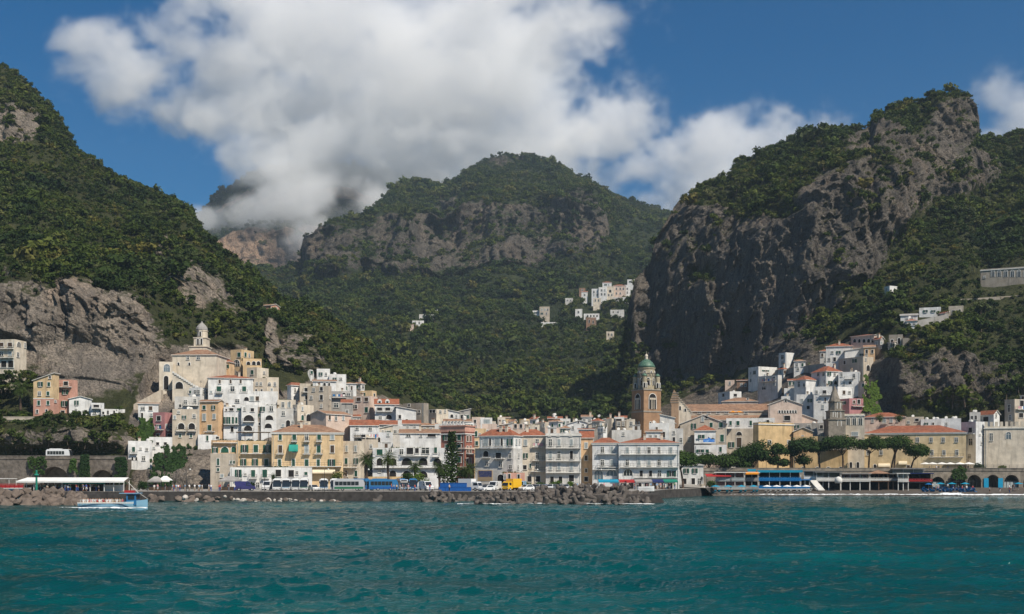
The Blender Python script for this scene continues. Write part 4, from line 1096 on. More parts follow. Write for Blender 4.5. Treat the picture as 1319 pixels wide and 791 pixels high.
B('house', 'pink house with two wide shuttered windows and red tiles', 453, 486, 510, 540, 356, 'PN', xs=476, rel=30, win='r 514.5 5x6: 462 472|s 528 7x4.5: 472|d 524 5x7: 457', dn=6, extra='chimney')
B('house', 'small ochre house behind the pink house at the wood edge', 464, 485, 503, 516, 372, 'YE', xs=479, rel=25, win='d 508 4x3: 468|k 509 4x2: 482', dn=6, extra='-')
red, rf = B('house', 'white house with steep red roof and two dormers', 483, 513, 521, 546, 352, 'W', roof='gable', rh=8, win='k 527 4x7: 489 499.5|ak 537 6x9: 501|d 538 4x3: 490|d 527 5x2: 509', bal='530:485-505', dn=6, extra='-')
for xx in (489, 499):
    lx, ly, lz, rz, Yp, fs = rf(xx, 518)
    mb = MB(); mb.prism([(-0.7, -1.2), (0.7, -1.2), (0.7, 0.4), (0.45, 0.85), (0, 1.05), (-0.45, 0.85), (-0.7, 0.4)], 0.4, 3.0); mb.box(-0.35, 0.35, 0.34, 0.42, -0.6, 0.35, 1)
    mb.build('dormer', [M_FRAME, M_GLASS], red, (lx, 0, lz))
B('house', 'stepped white house with small red lean-to roofs by the ruin', 510, 536, 528, 550, 350, 'W', roof='shedl', rh=5, win='k 537 5x4: 515|d 542 4x3: 524', dn=6, extra='-')
B('cottage', 'low cottage with a bright red roof in front of the dormer house', 489, 511, 547, 558, 338, 'GW', roof='gable', rh=6, win='d 551 4x3: 495 504', dn=6, extra='-')
B('cottage', 'low cottage with a bright red roof in front of the ruin', 519, 541, 546, 556, 336, 'GW', roof='gable', rh=5.5, win='d 550 4x3: 525 534', dn=6, extra='-')
B('ruined_tower', 'ruined round stone tower with a jagged top beside the wood', 519, 552, 519, 548, 372, 'ST', win='k 522 3x3: 527|k 530 3x3: 540', dn=8, cat='ruin', extra='-', xs=546, rel=30)
B('house', 'cream house with dark loggia beside the ruined tower', 552, 578, 527, 543, 388, 'CR', xs=562, side='L', rel=40, win='k 530 4x4: 555 559|d 530.5 4x3: 567|d 530 4x2: 573', dn=6, extra='-')
B('house', 'white house with a dark pitched roof at the wood edge', 576, 592, 531, 545, 392, 'W', roof='shedl', rh=4, tile=M_TILE2, win='ak 536 4x4: 582|d 536 4x2: 588', dn=6, extra='-')
B('house', 'dark shaded house with a white gable below the forest', 590, 606, 530, 546, 398, 'GY', roof='shedr', rh=4, tile=M_GREYROOF, win='k 537 5x4: 595|d 537 5x3: 601', dn=6, extra='-')
B('house', 'pink walled house on the hillside above the town trees', 336, 360, 393, 405, None, 'PK', roof='gable', rh=3, tile=M_TILE2, xs=349, rel=35, win='d 398 4x2.5: 341|d 398.5 5x2: 350 356', dn=5, extra='-')

# ------------------------------------------------------------------ yellow hotel and the waterfront, left to right
B('grey_house', 'grey beige waterfront house with iron windows left of the yellow hotel', 271, 309, 584, 634, 289, 'BG', xs=300, rel=14, win='s 595 9x4: 281|d 595.5 4x1.6: 297.5 300|s 605 4x3: 281|p 613 4x4: 286|d 612 5x2: 296', dn=2, extra='-')
B('house', 'pale orange wing with two green arched windows under a pergola terrace', 272, 307, 567, 600, 293, 'OR', win='ag 579.5 8x11: 289.5|ag 579 8x6: 301|d 580 7x4: 277|k 564 3x4: 280', dn=3, extra='pots pots', bal='570:274-306')
hot, hf = B('yellow_hotel', 'long yellow hotel with green shutters, balconies and a terracotta roof', 350, 442, 557, 634, 292, 'YE', roof='hip', rh=11, tile=M_TILE2, dep=12, th=-0.18,
  win='s 563 8x5: 361 379 411|p 563 9x5: 395|p 563 7x5: 428|r 578.5 10x5.5: 361 428|s 579 8x5.5: 379|p 578.5 10x5.5: 395|s 578.5 10x5.5: 410.5|s 596 9x5: 360 378 395 410 427',
  bal='568.5:375-383 391-399 407-415|584.5:356-366 390-400 405-416|600.5:352-440', dn=2, cat='hotel', extra='chimney', cornice=True)
# bubble awning
def awning(parent, mat, w, h, d, loc, rz=0, bubble=False, name='awning'):
    mb = MB()
    if bubble:
        n = 6
        prof = [(0, 0)]+[(-d*math.sin(math.pi/2*k/n), -h+h*math.cos(math.pi/2*k/n)) for k in range(1, n+1)]
        for k in range(n):
            (y0, z0), (y1, z1) = prof[k], prof[k+1]
            mb.quad((-w/2, y1, z1), (w/2, y1, z1), (w/2, y0, z0), (-w/2, y0, z0))
        mb.poly([(-w/2, y, z) for y, z in prof]+[(-w/2, 0, -h)]); mb.poly([(w/2, y, z) for y, z in prof][::-1]+[(w/2, 0, -h)])
    else:
        mb.box(-w/2, w/2, -d, -d+0.03, -h-0.3, -h); mb.poly([(-w/2, -d, -h), (w/2, -d, -h), (w/2, 0, 0), (-w/2, 0, 0)])
        mb.poly([(-w/2, 0, -0.04), (w/2, 0, -0.04), (w/2, -d, -h-0.04), (-w/2, -d, -h-0.04)])
        for sx in (-1, 1): mb.poly([(sx*w/2, 0, 0), (sx*w/2, -d, -h), (sx*w/2, -d, -h-0.04), (sx*w/2, 0, -0.04)])
    return mb.build(name, mat, parent, loc, rz)
lx, ly, lz, rz, Yp, fs = hf(378, 572.5)
awning(hot, M_CANVAS['teal'], 2.4, 1.9, 1.9, (lx, 0, lz), 0, True)
lx, ly, lz, rz, Yp, fs = hf(417, 604)
awning(hot, M_CANVAS['cream'], 6.0, 0.9, 1.6, (lx, 0, lz))
B('hotel_wing', 'pale yellow hotel wing with large green shutters under a roof terrace', 304, 351, 568, 634, 294, 'YE', th=-0.2, win='s 578 10x6: 315 329.5 344|s 596 10x5: 313.5 328.5 343', bal='584:310-349|600:306-350', dn=2, cat='hotel', extra='pots pots pots')
B('hotel_podium', 'white ground floor block with green shutters in front of the yellow hotel', 296, 402, 602, 634, 284, 'W', th=-0.2, dep=7, win='s 610 10x4: 307|s 610 10x6: 326 341|k 609.5 10x9: 358.5|k 610 10x8: 375|s 610 4x4: 394|d 611 3x2: 316|p 625 7x5: 332 340|k 625 7x6: 352 364 380|d 609 4x3: 382.5', bal='616:303-312 321-331 337-347', dn=2, cat='hotel', extra='pots pots pots')
mb = MB()
for q in range(7): mb.box(q*2.1, q*2.1+0.12, 0, 0.12, 0, 2.3, 0)
mb.box(-0.3, 13, -0.2, 0.1, 2.3, 2.42, 0); mb.box(-0.3, 13, 2.6, 2.9, 2.3, 2.42, 0)
for q in range(14): mb.box(-0.2+q, -0.1+q, -0.3, 3.0, 2.42, 2.5, 0)
rt = empty('pergola', at(305, 568, 295.5), 0.2); tag(rt, 'dark timber pergola with pale awnings on the hotel wing roof', 'pergola')
mb.build('frame', M_SHUTB, rt)
for q in range(5):
    mb = MB(); mb.box(q*2.6, q*2.6+2.2, 0, 2.4, 2.503, 2.54); mb.build('awning', M_CANVAS['white'], rt)
B('house', 'cream corner house with grey shutters and a sunlit side beside the yellow hotel', 432, 469, 568, 633, 297, 'CR', xs=462, rel=22, win='p 578 8x3: 446.5 458|s 594 8x3.5: 446 458.5|s 610 8x4: 458.5|r 610 8x3: 446', dn=2, bal='602:436-460', extra='-')
B('house', 'white house under an orange red roof behind the cream corner house', 451, 487, 548, 580, 325, 'W', roof='gable', rh=8, win='d 551.5 5x4: 460 477|d 566 6x4: 463', dn=4, extra='-')
B('house', 'white balcony house below the orange red roof', 456, 486, 560, 600, 314, 'CR', xs=470, rel=40, win='k 562 4x6: 468|s 568 5x4: 463.5|d 578 5x3: 464|d 580 5x3: 478', bal='563.5:457-470 471-484', dn=4, extra='-')
B('house', 'pale beige tower house with few windows behind the palms', 466, 487, 566, 620, 306, 'BG', win='d 575 5x3: 478|k 600 14x4: 478|d 590 5x3: 471', dn=2, extra='-')
B('house', 'white house with arched window among the jumble of roofs', 486, 506, 557, 590, 322, 'WB', win='ak 566.5 6x4: 488|d 560 4x3: 500|d 575 5x4: 497', dn=4)
B('house', 'cream house with narrow tall windows and worn tiles', 490, 505, 551, 566, 330, 'CR', roof='shedr', rh=4, tile=M_TILE2, win='d 557 5x2: 493 497 501', dn=4, extra='-')
B('house', 'grey house with a small terrace behind the rust roofed house', 503, 522, 549, 570, 335, 'GW', win='d 556 4x4: 509 515', dn=4)
B('house', 'white restaurant house with a wide rust red roof and white awning', 515, 568, 558, 580, 318, 'W', roof='gable', rh=6, tile=M_TILE2, win='d 561 4x6: 526|d 561 4x3: 542|k 561 4x12: 556', dn=4, extra='chimney', cat='restaurant')
arc, af = B('arcade_hotel', 'white seafront hotel with rows of arched loggias behind palms', 480, 588, 577, 632, 300, 'WB', win='s 582.5 8x8: 489|d 580 5x4: 503|s 582 7x5.5: 517|k 581 8x9: 528|k 580.5 7x5: 537|d 580.5 8x11: 548|s 580 8x4: 561|d 580 6x4: 575|ak 595 10x9: 489|ak 595 10x10: 506|ak 594.5 10x14: 524|ak 594.5 10x13: 545|ak 595 10x11: 563|ak 611 10x9: 506|ak 611 10x12: 524|ak 611 9x12: 545|d 607 3x3: 489', bal='587:516-552|602:482-570|588:557-566', dn=1, cat='hotel', extra='pots pots pots hut')
def sign_text(parent, body, size, loc, mat, rz=0, ext=0.02):
    cu = bpy.data.curves.new('lettering', 'FONT'); cu.body = body; cu.size = size; cu.align_x = 'CENTER'; cu.extrude = ext
    tmp = bpy.data.objects.new('lettering_outline', cu)
    me = bpy.data.meshes.new_from_object(tmp); me.name = 'lettering'
    bpy.data.objects.remove(tmp)
    me.materials.clear(); me.materials.append(mat)
    o = link('lettering', me, parent, loc); o.rotation_euler = (math.pi/2, 0, rz)
    return o
lx, ly, lz, rz, Yp, fs = af(489.5, 605); sign_text(arc, 'La Marinella', 0.62, (lx, -0.05, lz), M_IRON)
lx, ly, lz, rz, Yp, fs = af(494, 607.5); sign_text(arc, 'Bar', 0.45, (lx, -0.05, lz), M_IRON)
B('garden_wall', 'low orange garden wall in front of the arcade hotel', 474, 519, 614, 632, 291, 'OC', dep=0.6, dn=0.5, cat='wall', extra='-')
pal, pf = B('red_palazzo', 'dark red palazzo with cream cornices and green shutters', 568, 611, 556, 632, 300, 'RD', xs=599, rel=32, win='s 563.5 8x5.5: 576 591.5|s 577 9x5.5: 576 591.5|s 592 8x5: 576 591.5|r 565 8x2: 602 606|r 579 9x2: 602 606|r 594 8x2: 602 606|ak 610 8x5: 577 590|r 609 8x2: 602 606', bal='569.5:587-596|584:571-597 600-610', dn=1, cornice=True, cat='palazzo', extra='-')
mb = MB(); H_, w_, d_ = pal['_H'], pal['_w'], pal['_d']
mb.box(-0.15, w_+0.15, -0.15, d_+0.15, H_+0.004, H_+1.5)
mb.box(-0.4, w_+0.4, -0.4, d_+0.4, H_+1.5, H_+1.8)
mb.build('attic', MW['PK'], pal)
for zz in (H_*0.42, H_*0.72):
    mb = MB(); mb.box(-0.3, w_+0.3, -0.3, -0.004, zz, zz+0.45); mb.box(w_+0.004, w_+0.3, -0.004, d_, zz, zz+0.45); mb.build('string_course', MW['PN'], pal)
for q in range(7):
    mb = MB(); mb.box(0.5+q*w_/7.2, 0.9+q*w_/7.2, -0.2, 0.2, H_+1.804, H_+2.9); mb.box(0.4+q*w_/7.2, 1.0+q*w_/7.2, -0.3, 0.3, H_+2.9, H_+3.0); mb.build('merlon', M_FRAME, pal)
B('house', 'narrow yellow house wedged behind the red palazzo', 609, 626, 552, 620, 318, 'YE', win='s 559 7x4: 613|d 560 4x2: 618|s 571 6x4: 614|d 584 6x4: 615', dn=3, extra='-')
cor, cf = B('corner_hotel', 'grey white corner hotel with a red hip roof and a bright sunlit side', 612, 673, 577.5, 636, 290, 'GW', xs=661, rel=24, roof='none', win='ak 584.5 8x8: 626|k 587 8x8: 642|d 587 7x4: 657|d 597.5 6x4: 627|p 598 8x4: 645|d 601.5 5x4: 657.5|ak 617.5 13x9: 645|d 587 6x2: 668|d 602 5x2: 667|k 621 8x5: 656', bal='589.5:621-632|590.5:637-650|576.8:612-661', dn=1, cat='hotel', extra='-')
B('hotel_upper_floor', 'set back top floor with open loggias under the red hip roof', 617.5, 672, 561, 578, 292, 'W', xs=661.5, rel=24, roof='hip', rh=9, win='k 569.5 10x4: 631 646|p 569.5 10x8: 626 641|s 569.5 9x4.5: 657|p 569 7x2: 665|p 569 7x1.5: 669', dn=0.02, cat='hotel', extra='chimney chimney')
# painted panel on the corner hotel
m, nt, b = new_mat('painted_panel')
tc = N(nt, 'ShaderNodeTexCoord').outputs['Object']
b.inputs['Roughness'].default_value = 0.7
c1 = ramp(nt, noise(nt, tc, 1.5, 5, 0.7), [(0.35, (0.02, 0.03, 0.06)), (0.5, (0.04, 0.05, 0.16)), (0.6, (0.10, 0.10, 0.10)), (0.72, (0.22, 0.10, 0.09))]).outputs['Color']
sp = N(nt, 'ShaderNodeSeparateXYZ'); nt.links.new(tc, sp.inputs[0])
c2 = mixc(nt, ramp(nt, sp.outputs['Z'], [(0.0, (0, 0, 0)), (0.02, (1, 1, 1))]).outputs['Color'], (0.32, 0.24, 0.15), c1)
nt.links.new(c2, b.inputs['Base Color'])
lx, ly, lz, rz, Yp, fs = cf(625, 614.5)
mb = MB(); mb.box(-2.0, 2.0, -0.09, 0.02, -0.9, 1.7); mb.build('mural', m, cor, (lx, 0, lz))
mb = MB(); mb.box(-2.2, 2.2, -0.07, 0.02, 1.7, 1.85); mb.box(-2.2, 2.2, -0.07, 0.02, -1.05, -0.9); mb.box(-2.2, -2.0, -0.07, 0.02, -0.9, 1.7); mb.box(2.0, 2.2, -0.07, 0.02, -0.9, 1.7); mb.build('mural_border', MW['OC'], cor, (lx, 0, lz))
B('terrace_house', 'little pink terrace house with white trim at the hotel foot', 649, 676, 609, 632, 286, 'PK', dep=5, win='k 614.5 8x4: 656 668|d 614 7x2: 650.5', dn=1, extra='pots pots')
B('house', 'cream white seafront house with a red roof and shuttered windows', 667, 704, 561, 634, 302, 'CR', roof='hip', rh=8.5, win='p 570 8x4: 677|p 570 9x4: 692|o 587 7x3.5: 677|p 587 9x4: 692|p 600 10x4: 692|k 602 6x5: 676|s 600 6x2: 683|k 617 8x6: 682 693', bal='575.5:686-701|593:686-703|607:684-703', dn=1, extra='chimney')
B('hotel', 'tall grey white hotel with three long balconies and a flat attic', 703, 748.5, 558, 636, 299, 'GW', win='p 570 9x4: 709 720 736|p 586 10x4: 709 720|k 586 10x4: 736|p 600.5 10x4: 709 720 736|k 618 9x5: 711 722|k 616 9x7: 736|k 561 2x1.5: 708 719 735', bal='577:704-748|593.5:704-748|608.5:704-748', dn=1, cat='hotel', cornice=True, extra='hut tank')
B('house', 'narrow orange house with a red roof between the white hotels', 747.5, 764, 564, 634, 304, 'OR', roof='gable', rh=9, tile=M_TILE, win='p 574 8x4: 755|r 590 7x4: 755|r 606 5x3: 755|k 617 6x5: 755', bal='', dn=1, extra='-')
B('white_hotel', 'white hotel block with big ground floor arches and small iron balconies', 763, 797.5, 570.5, 636, 300, 'WB', roof='hip', rh=7, win='p 579.5 8x4: 776 788|p 596 8x4: 776 788|ap 611.5 13x12: 771|ap 609 9x16: 788', bal='584.5:770-793|601.5:770-796|604.5:763-797', dn=1, cat='hotel', extra='-', cornice=True)
B('white_hotel', 'long white hotel with two rows of balconied windows beside the stone pines', 797, 875, 570.5, 636, 297, 'W', roof='hip', rh=7.5, dep=14, win='p 580 8x4: 808 823 836 864|d 580 8x4: 849|d 596 8x4: 808|p 596 8x4: 823 836 849 864|a 608.5 9x13: 809|k 610 8x4: 826 838|d 610 8x4: 849.5|s 610 8x6: 865|k 626 8x7: 803 813 823 833 843 853 863', bal='585:800-872|601.5:799-874|615:817-873', dn=1, cat='hotel', extra='chimney chimney', cornice=True)

# ------------------------------------------------------------------ roofs behind the front row
for a_ in [
 ('house', 'white rooftop room with dark glass above the pink wall', 619, 634, 538, 558, 372, 'W', dict(win='p 543 5x8: 627')),
 ('house', 'pink wall house with white edges behind the corner hotel', 621, 640, 546, 570, 350, 'PN', dict(win='d 556 4x3: 628')),
 ('house', 'small yellow house with a brown roof at the forest foot', 643, 657, 538, 550, 430, 'YE', dict(roof='shed', rh=2, tile=M_TILE2, win='d 543 3x2: 650')),
 ('house', 'small yellow house with orange end wall at the forest foot', 669, 683, 539.5, 552, 440, 'YE', dict(xs=677, win='d 543 3x2: 673')),
 ('house', 'row house with pink front and white pillars behind the red roofs', 658, 692, 546, 560, 395, 'PN', dict(win='k 549 5x4: 664 671 678 685')),
 ('house', 'white house with a small red roof patch near the forest foot', 636, 660, 549, 562, 380, 'GW', dict(roof='shedr', rh=5, win='d 553 3x3: 644 652')),
 ('house', 'pale pink house with a flat red roof by the dark house', 691, 708, 545, 560, 392, 'PN', dict(roof='hip', rh=3, win='d 550 4x2: 698 703')),
 ('house', 'dark brown house in the cliff shadow with a red gable roof', 706, 724, 539, 558, 405, 'BR', dict(roof='gable', rh=3, win='k 547 4x3: 712 719')),
 ('house', 'orange plastered house behind the grey white hotel roof', 702, 727, 551, 570, 345, 'PN', dict(win='d 554 3x3: 712')),
 ('house', 'white house with a wide gable and small black vent', 731, 762, 546, 562, 370, 'W', dict(roof='gablef', rh=5, tile=M_GREYROOF, win='ak 544 3x2: 745|d 551 4x3: 738 752|k 548 3x2: 751')),
 ('house', 'tan house with a pitched worn tile roof beside the white gable', 758, 779, 546, 562, 365, 'BG', dict(roof='shedr', rh=7, tile=M_TILE2, win='d 551 4x3: 765 773')),
 ('house', 'pale yellow house below the cliff shadow', 776, 793, 539, 556, 372, 'CR', dict(xs=788, win='d 548 5x2: 781')),
 ('house', 'white rooftop house with a dark awning left of the cathedral tower', 791, 804, 537, 556, 385, 'W', dict(win='k 541 3x8: 797')),
 ('house', 'dark stone house with small windows left of the cathedral tower', 793, 809, 542, 560, 366, 'ST', dict(win='d 546 5x3: 797 803')),
 ('house', 'narrow cream house with a satellite dish touching the cathedral tower', 807, 818, 540, 560, 358, 'CR', dict(win='d 546 6x4: 813')),
 ('house', 'low grey roof terrace with white washing behind the white hotel', 788, 826, 554, 575, 338, 'GW', dict(win='d 559 4x3: 803', extra='tank dish hut')),
 ('house', 'low orange roofed house behind the narrow orange house', 745, 765, 553, 570, 330, 'GW', dict(roof='shed', rh=2, win='d 558 3x3: 752')),
 ('house', 'grey roofed house between the rust roof and the red palazzo', 560, 585, 546, 566, 335, 'GW', dict(win='d 551 4x3: 567 575')),
 ('house', 'white parapet house above the red palazzo', 572, 606, 543, 560, 352, 'W', dict(roof='gable', rh=4, tile=M_TILE2, win='d 549 4x3: 580 590 600')),
 ('house', 'brown tiled house in the gap behind the arcade hotel', 540, 563, 548, 562, 345, 'BG', dict(roof='gable', rh=3.5, tile=M_TILE2, win='d 553 4x3: 547 555')),
 ('house', 'whitewashed house with a broken roof edge right of the cathedral tower', 836, 862, 545, 575, 350, 'W', dict(win='d 553 6x3: 846|k 560 7x4: 855|d 561 5x3: 843', extra='dish tank chimney')),
 ('house', 'tall narrow whitewashed house between tower and cathedral front', 850, 869, 538, 570, 352, 'GW', dict(roof='shedl', rh=5, tile=M_GREYROOF, win='d 548 6x3: 858|d 559 5x3: 862')),
 ('house', 'low white roofed house in front of the cathedral tower foot', 832, 852, 556, 578, 335, 'W', dict(roof='gable', rh=3, tile=M_TILE2, win='d 562 4x3: 838 845')),
 ('house', 'grey house with square windows behind the pine row', 862, 880, 552, 600, 350, 'GW', dict(win='d 557 4x3: 868|d 567 6x4: 877|k 566 6x4: 868|d 580 5x3: 872')),
]:
    kw = a_[8]; kw.setdefault('dn', 4)
    B(*a_[:8], **kw)

# ------------------------------------------------------------------ cathedral and its tower
def campanile():
    Y = 362; k = Y/F; px = 834.5
    z0 = 562
    b_ = at(px, z0, Y); b_.y += 4
    rt = empty('cathedral_tower', b_, math.radians(28)); tag(rt, 'tall brown brick cathedral bell tower with a green tiled dome', 'bell tower')
    W2 = 13.9*k; H = lambda py: (z0-py)*k
    brick = M_CAMP
    mb = MB(); mb.box(-W2, W2, -W2, W2, -8, H(531)); mb.build('lower_stage', brick, rt)
    mb = MB(); mb.box(-W2*1.04, W2*1.04, -W2*1.04, W2*1.04, H(531), H(529)); mb.build('string_course', MW['ST'], rt)
    mb = MB(); mb.box(-W2*0.97, W2*0.97, -W2*0.97, W2*0.97, H(529), H(502.5)); mb.build('belfry_stage', brick, rt)
    mb = MB(); mb.box(-W2*1.03, W2*1.03, -W2*1.03, W2*1.03, H(502.5), H(501)); mb.build('cornice', MW['ST'], rt)
    for rz, (dx, dy) in ((0, (0, -1)), (math.pi/2, (1, 0)), (-math.pi/2, (-1, 0))):
        y_ = W2*0.97
        for q, (ww, hh, zz, kd) in enumerate(((8.5, 20, 517, 'ak'),)):
            o = link('belfry_arch', win_mesh('ak', ww*k*1.25, hh*k), rt, (dx*y_, dy*y_, H(zz)), rz)
            mb = MB(); r_ = 0.13
            for xx in (-0.55, 0.55): mb.tube([(xx, -0.18, -hh*k/2), (xx, -0.18, hh*k*0.12)], r_, 6)
            mb.tube([(0, -0.18, -hh*k/2), (0, -0.18, hh*k*0.12)], r_, 6)
            for xx in (-0.84, -0.28, 0.28, 0.84): mb.prism([(xx-0.3, hh*k*0.12), (xx+0.3, hh*k*0.12), (xx+0.3, hh*k*0.26), (xx, hh*k*0.2), (xx-0.3, hh*k*0.26)], -0.24, -0.1)
            mb.build('mullion', MW['CR'], rt, (dx*y_, dy*y_, H(zz)), rz)
        for sx in (-1.0, 1.0):
            link('slit_window', win_mesh('ak', 0.6, 1.4), rt, (dx*W2+(sx*0.9 if dx == 0 else 0), dy*W2+(sx*0.9 if dy == 0 else 0), H(546)), rz)
        link('lower_window', win_mesh('a', 1.0, 2.4), rt, (dx*W2, dy*W2, H(557)), rz)
    R = 11.0*k
    mb = MB(); mb.lathe([(R, H(501)), (R, H(490)), (R*1.03, H(489.5)), (R*1.03, H(488.5)), (R*0.99, H(488)), (R*0.99, H(474.5)), (R*1.06, H(474)), (R*1.06, H(472)), (R*0.9, H(471.5))], 20); mb.build('drum', M_DRUM, rt)
    for q in range(8):
        t = math.pi/4*q+math.pi/8
        link('drum_arch', win_mesh('ak', 0.95, 2.4), rt, (R*math.cos(t)*1.0, R*math.sin(t)*1.0, H(491)), t+math.pi/2)
        link('roundel', win_mesh('ak', 0.5, 0.5), rt, (R*math.cos(t+.39)*0.99, R*math.sin(t+.39)*0.99, H(478.5)), t+.39+math.pi/2)
    for q in range(16):     # interlaced arches on the drum
        t = math.pi/8*q
        mb = MB()
        for kk in range(7):
            a0, a1 = math.pi*kk/7, math.pi*(kk+1)/7
            f_ = lambda a_: (R*1.03*math.cos(t+0.3*math.cos(a_)), R*1.03*math.sin(t+0.3*math.cos(a_)), H(485)+1.35*math.sin(a_))
            mb.tube([f_(a0), f_(a1)], 0.11, 4)
        mb.build('blind_arch', MW['ST'], rt)
    mb = MB(); mb.lathe([(R*1.08, H(472.5)), (R*0.98, H(469.5)), (R*0.78, H(466)), (R*0.5, H(463)), (R*0.2, H(461.3)), (0.1, H(461))], 20); mb.build('dome', M_GREENTILE, rt, smooth=True)
    mb = MB(); mb.lathe([(0.5, H(462)), (0.5, H(457.5)), (0.62, H(457.3)), (0.35, H(455)), (0.06, H(454))], 8); mb.tube([(0, 0, H(454)), (0, 0, H(451))], 0.06, 4); mb.build('lantern', MW['CR'], rt)
    for sx in (-1, 1):
        for sy in (-1, 1):
            mb = MB(); r_ = 3.3*k; cx_, cy_ = sx*W2*0.74, sy*W2*0.74
            mb.lathe([(r_, H(501)), (r_, H(493)), (r_*1.05, H(492.8)), (r_*0.95, H(492)), (r_*0.95, H(485)), (r_*1.1, H(484.5)), (r_*1.1, H(484))], 10, 0, cx_, cy_)
            tur = mb.build('turret', M_DRUM, rt)
            mb = MB(); mb.lathe([(r_*1.15, H(484.2)), (r_*0.9, H(482.6)), (r_*0.4, H(481)), (0.05, H(480.2))], 10, 0, cx_, cy_); mb.build('turret_dome', M_GREENTILE, tur, smooth=True)
            for t in (-0.9, -2.2): link('opening', win_mesh('ak', 0.55, 1.6), tur, (cx_+r_*math.cos(t)*.98, cy_+r_*math.sin(t)*.98, H(496)), t+math.pi/2)
M_CAMP = vary('campanile_brick', (0.36, 0.22, 0.13), 0.25, 0.8, 0.9, stain=0.6, bumpd=0.05)
M_DRUM = vary('drum_stone', (0.42, 0.36, 0.25), 0.4, 1.3, 0.9, stain=0.6, bumpd=0.05)
M_GREENTILE = vary('majolica_tiles', (0.085, 0.17, 0.115), 0.55, 2.0, 0.5, 0.4)
campanile()
nave, nf = B('cathedral', 'long cathedral nave with a weathered terracotta roof and clerestory', 884, 1006, 529.5, 545, 378, 'BG', roof='gable', rh=10.5, tile=M_TILE2, dep=13, th=0.12, win='d 531.5 2x4: 889 901 913 925 936 949 961', dn=6, cat='cathedral', extra='-')
B('cathedral_aisle', 'lower aisle roof of weathered tiles along the cathedral nave', 874, 990, 541, 552, 372, 'BG', roof='shed', rh=7, tile=M_TILE2, dep=6, th=0.12, win='ak 543 3x6: 880 887', dn=6, cat='cathedral', extra='-')
rt = empty('cathedral_westwork', at(876, 545, 374), -0.12); tag(rt, 'brown pointed cathedral front with a pale triangular gable wall', 'facade')
k = 374/F
mb = MB(); mb.prism([(-13*k, -6), (-2*k, -6), (-2*k, 33*k), (-4.5*k, 38*k), (-8*k, 43*k), (-9.5*k, 38*k), (-13*k, 29*k), (-11*k, 22*k)], -1.6, 1.2); mb.build('front_wall', MW['CM'], rt)
for q in range(5):
    mb = MB(); zz = (26+q*3)*k; mb.box(-12.6*k+q*0.16, -2*k+0.12, -1.75, -1.603, zz, zz+0.22); mb.build('band', MW['ST'], rt)
mb = MB(); mb.prism([(-2*k, -6), (14*k, -6), (14*k, 14*k), (11*k, 17*k), (-2*k, 32*k)], -0.9, 1.0); mb.build('gable_wall', MW['CR'], rt)
for xx, zz, hh in ((-0.2, 19, 1.4), (6.5, 16.5, 1.0)): link('window', win_mesh('ak', 0.6, hh), rt, (xx*k, -0.9, zz*k))
mb = MB()
for q in range(9):
    a_ = q/8; mb.box((-2+16*a_)*k-0.12, (-2+16*(a_+0.12))*k, -1.1, -0.003, (32-18*a_)*k-0.2, (32-18*a_)*k+0.16)
mb.build('coping', MW['BG'], rt)

# ------------------------------------------------------------------ right of the tower
B('house', 'weathered grey gabled house front with scattered green shutters', 876, 936, 546, 606, 360, 'BG', roof='gablef', rh=12, tile=M_GREYROOF, th=0.16, win='s 549 7x4: 893.5|d 540 6x3: 905|k 537 5x3: 910|s 547.5 7x4.5: 916|s 547.5 7x5: 928.5|s 564.5 10x5: 930|d 566.5 7x4: 888|s 580 8x5: 930|d 581 5x4: 900', dn=2, extra='-')
mh, mf = B('mural_house', 'white house with a red hip roof and a blue seascape mural', 894.5, 922, 554.5, 571, 352, 'W', roof='hip', rh=7.5, win='s 562.5 5x4.5: 903.5', dn=0.05, extra='-', dep=7)
m, nt, b = new_mat('sea_mural')
tc = N(nt, 'ShaderNodeTexCoord').outputs['Object']
c1 = ramp(nt, noise(nt, mapping(nt, tc, (0.5, 1, 1.6)), 1.3, 4, 0.6), [(0.3, (0.02, 0.08, 0.35)), (0.5, (0.04, 0.20, 0.62)), (0.62, (0.20, 0.42, 0.75)), (0.75, (0.55, 0.66, 0.80))]).outputs['Color']
nt.links.new(c1, b.inputs['Base Color']); b.inputs['Roughness'].default_value = 0.8
lx, ly, lz, rz, Yp, fs = mf(913.5, 566.5)
mb = MB(); mb.poly([(-1.9, -0.03, -0.75), (1.7, -0.03, -0.75), (1.75, -0.03, 0.1), (0.7, -0.03, 0.25), (0.2, -0.03, 0.75), (-0.2, -0.03, 0.55), (-0.7, -0.03, 0.35), (-1.9, -0.03, 0.15)])
mb.build('mural', m, mh, (lx, 0, lz))
mb = MB(); mb.poly([(0.5, -0.045, 0.22), (1.9, -0.045, 0.15), (1.5, -0.045, 0.45), (1.2, -0.045, 0.5), (1.1, -0.045, 0.7), (1.0, -0.045, 0.5), (0.6, -0.045, 0.42)]); mb.poly([(-0.35, -0.045, 0.5), (-0.1, -0.045, 0.5), (-0.08, -0.045, 0.95), (-0.3, -0.045, 0.95)]); mb.build('mural_boat', M_IRON, mh, (lx, 0, lz))
lx, ly, lz, rz, Yp, fs = mf(898.5, 567)
mb = MB(); mb.poly([(-0.6, -0.03, 0.5), (0.55, -0.03, 0.5), (0.5, -0.03, -0.5), (0.1, -0.03, -0.1), (-0.5, -0.03, -0.3)]); mb.build('mural_patch', M_GLASSB, mh, (lx, 0, lz))
B('house', 'white lower storeys with green shutters below the blue mural', 894.5, 936, 573, 612, 350, 'W', win='s 581 4x5: 902 911|s 579 7x4: 928|k 590 6x5: 905 920', dn=4, extra='-')
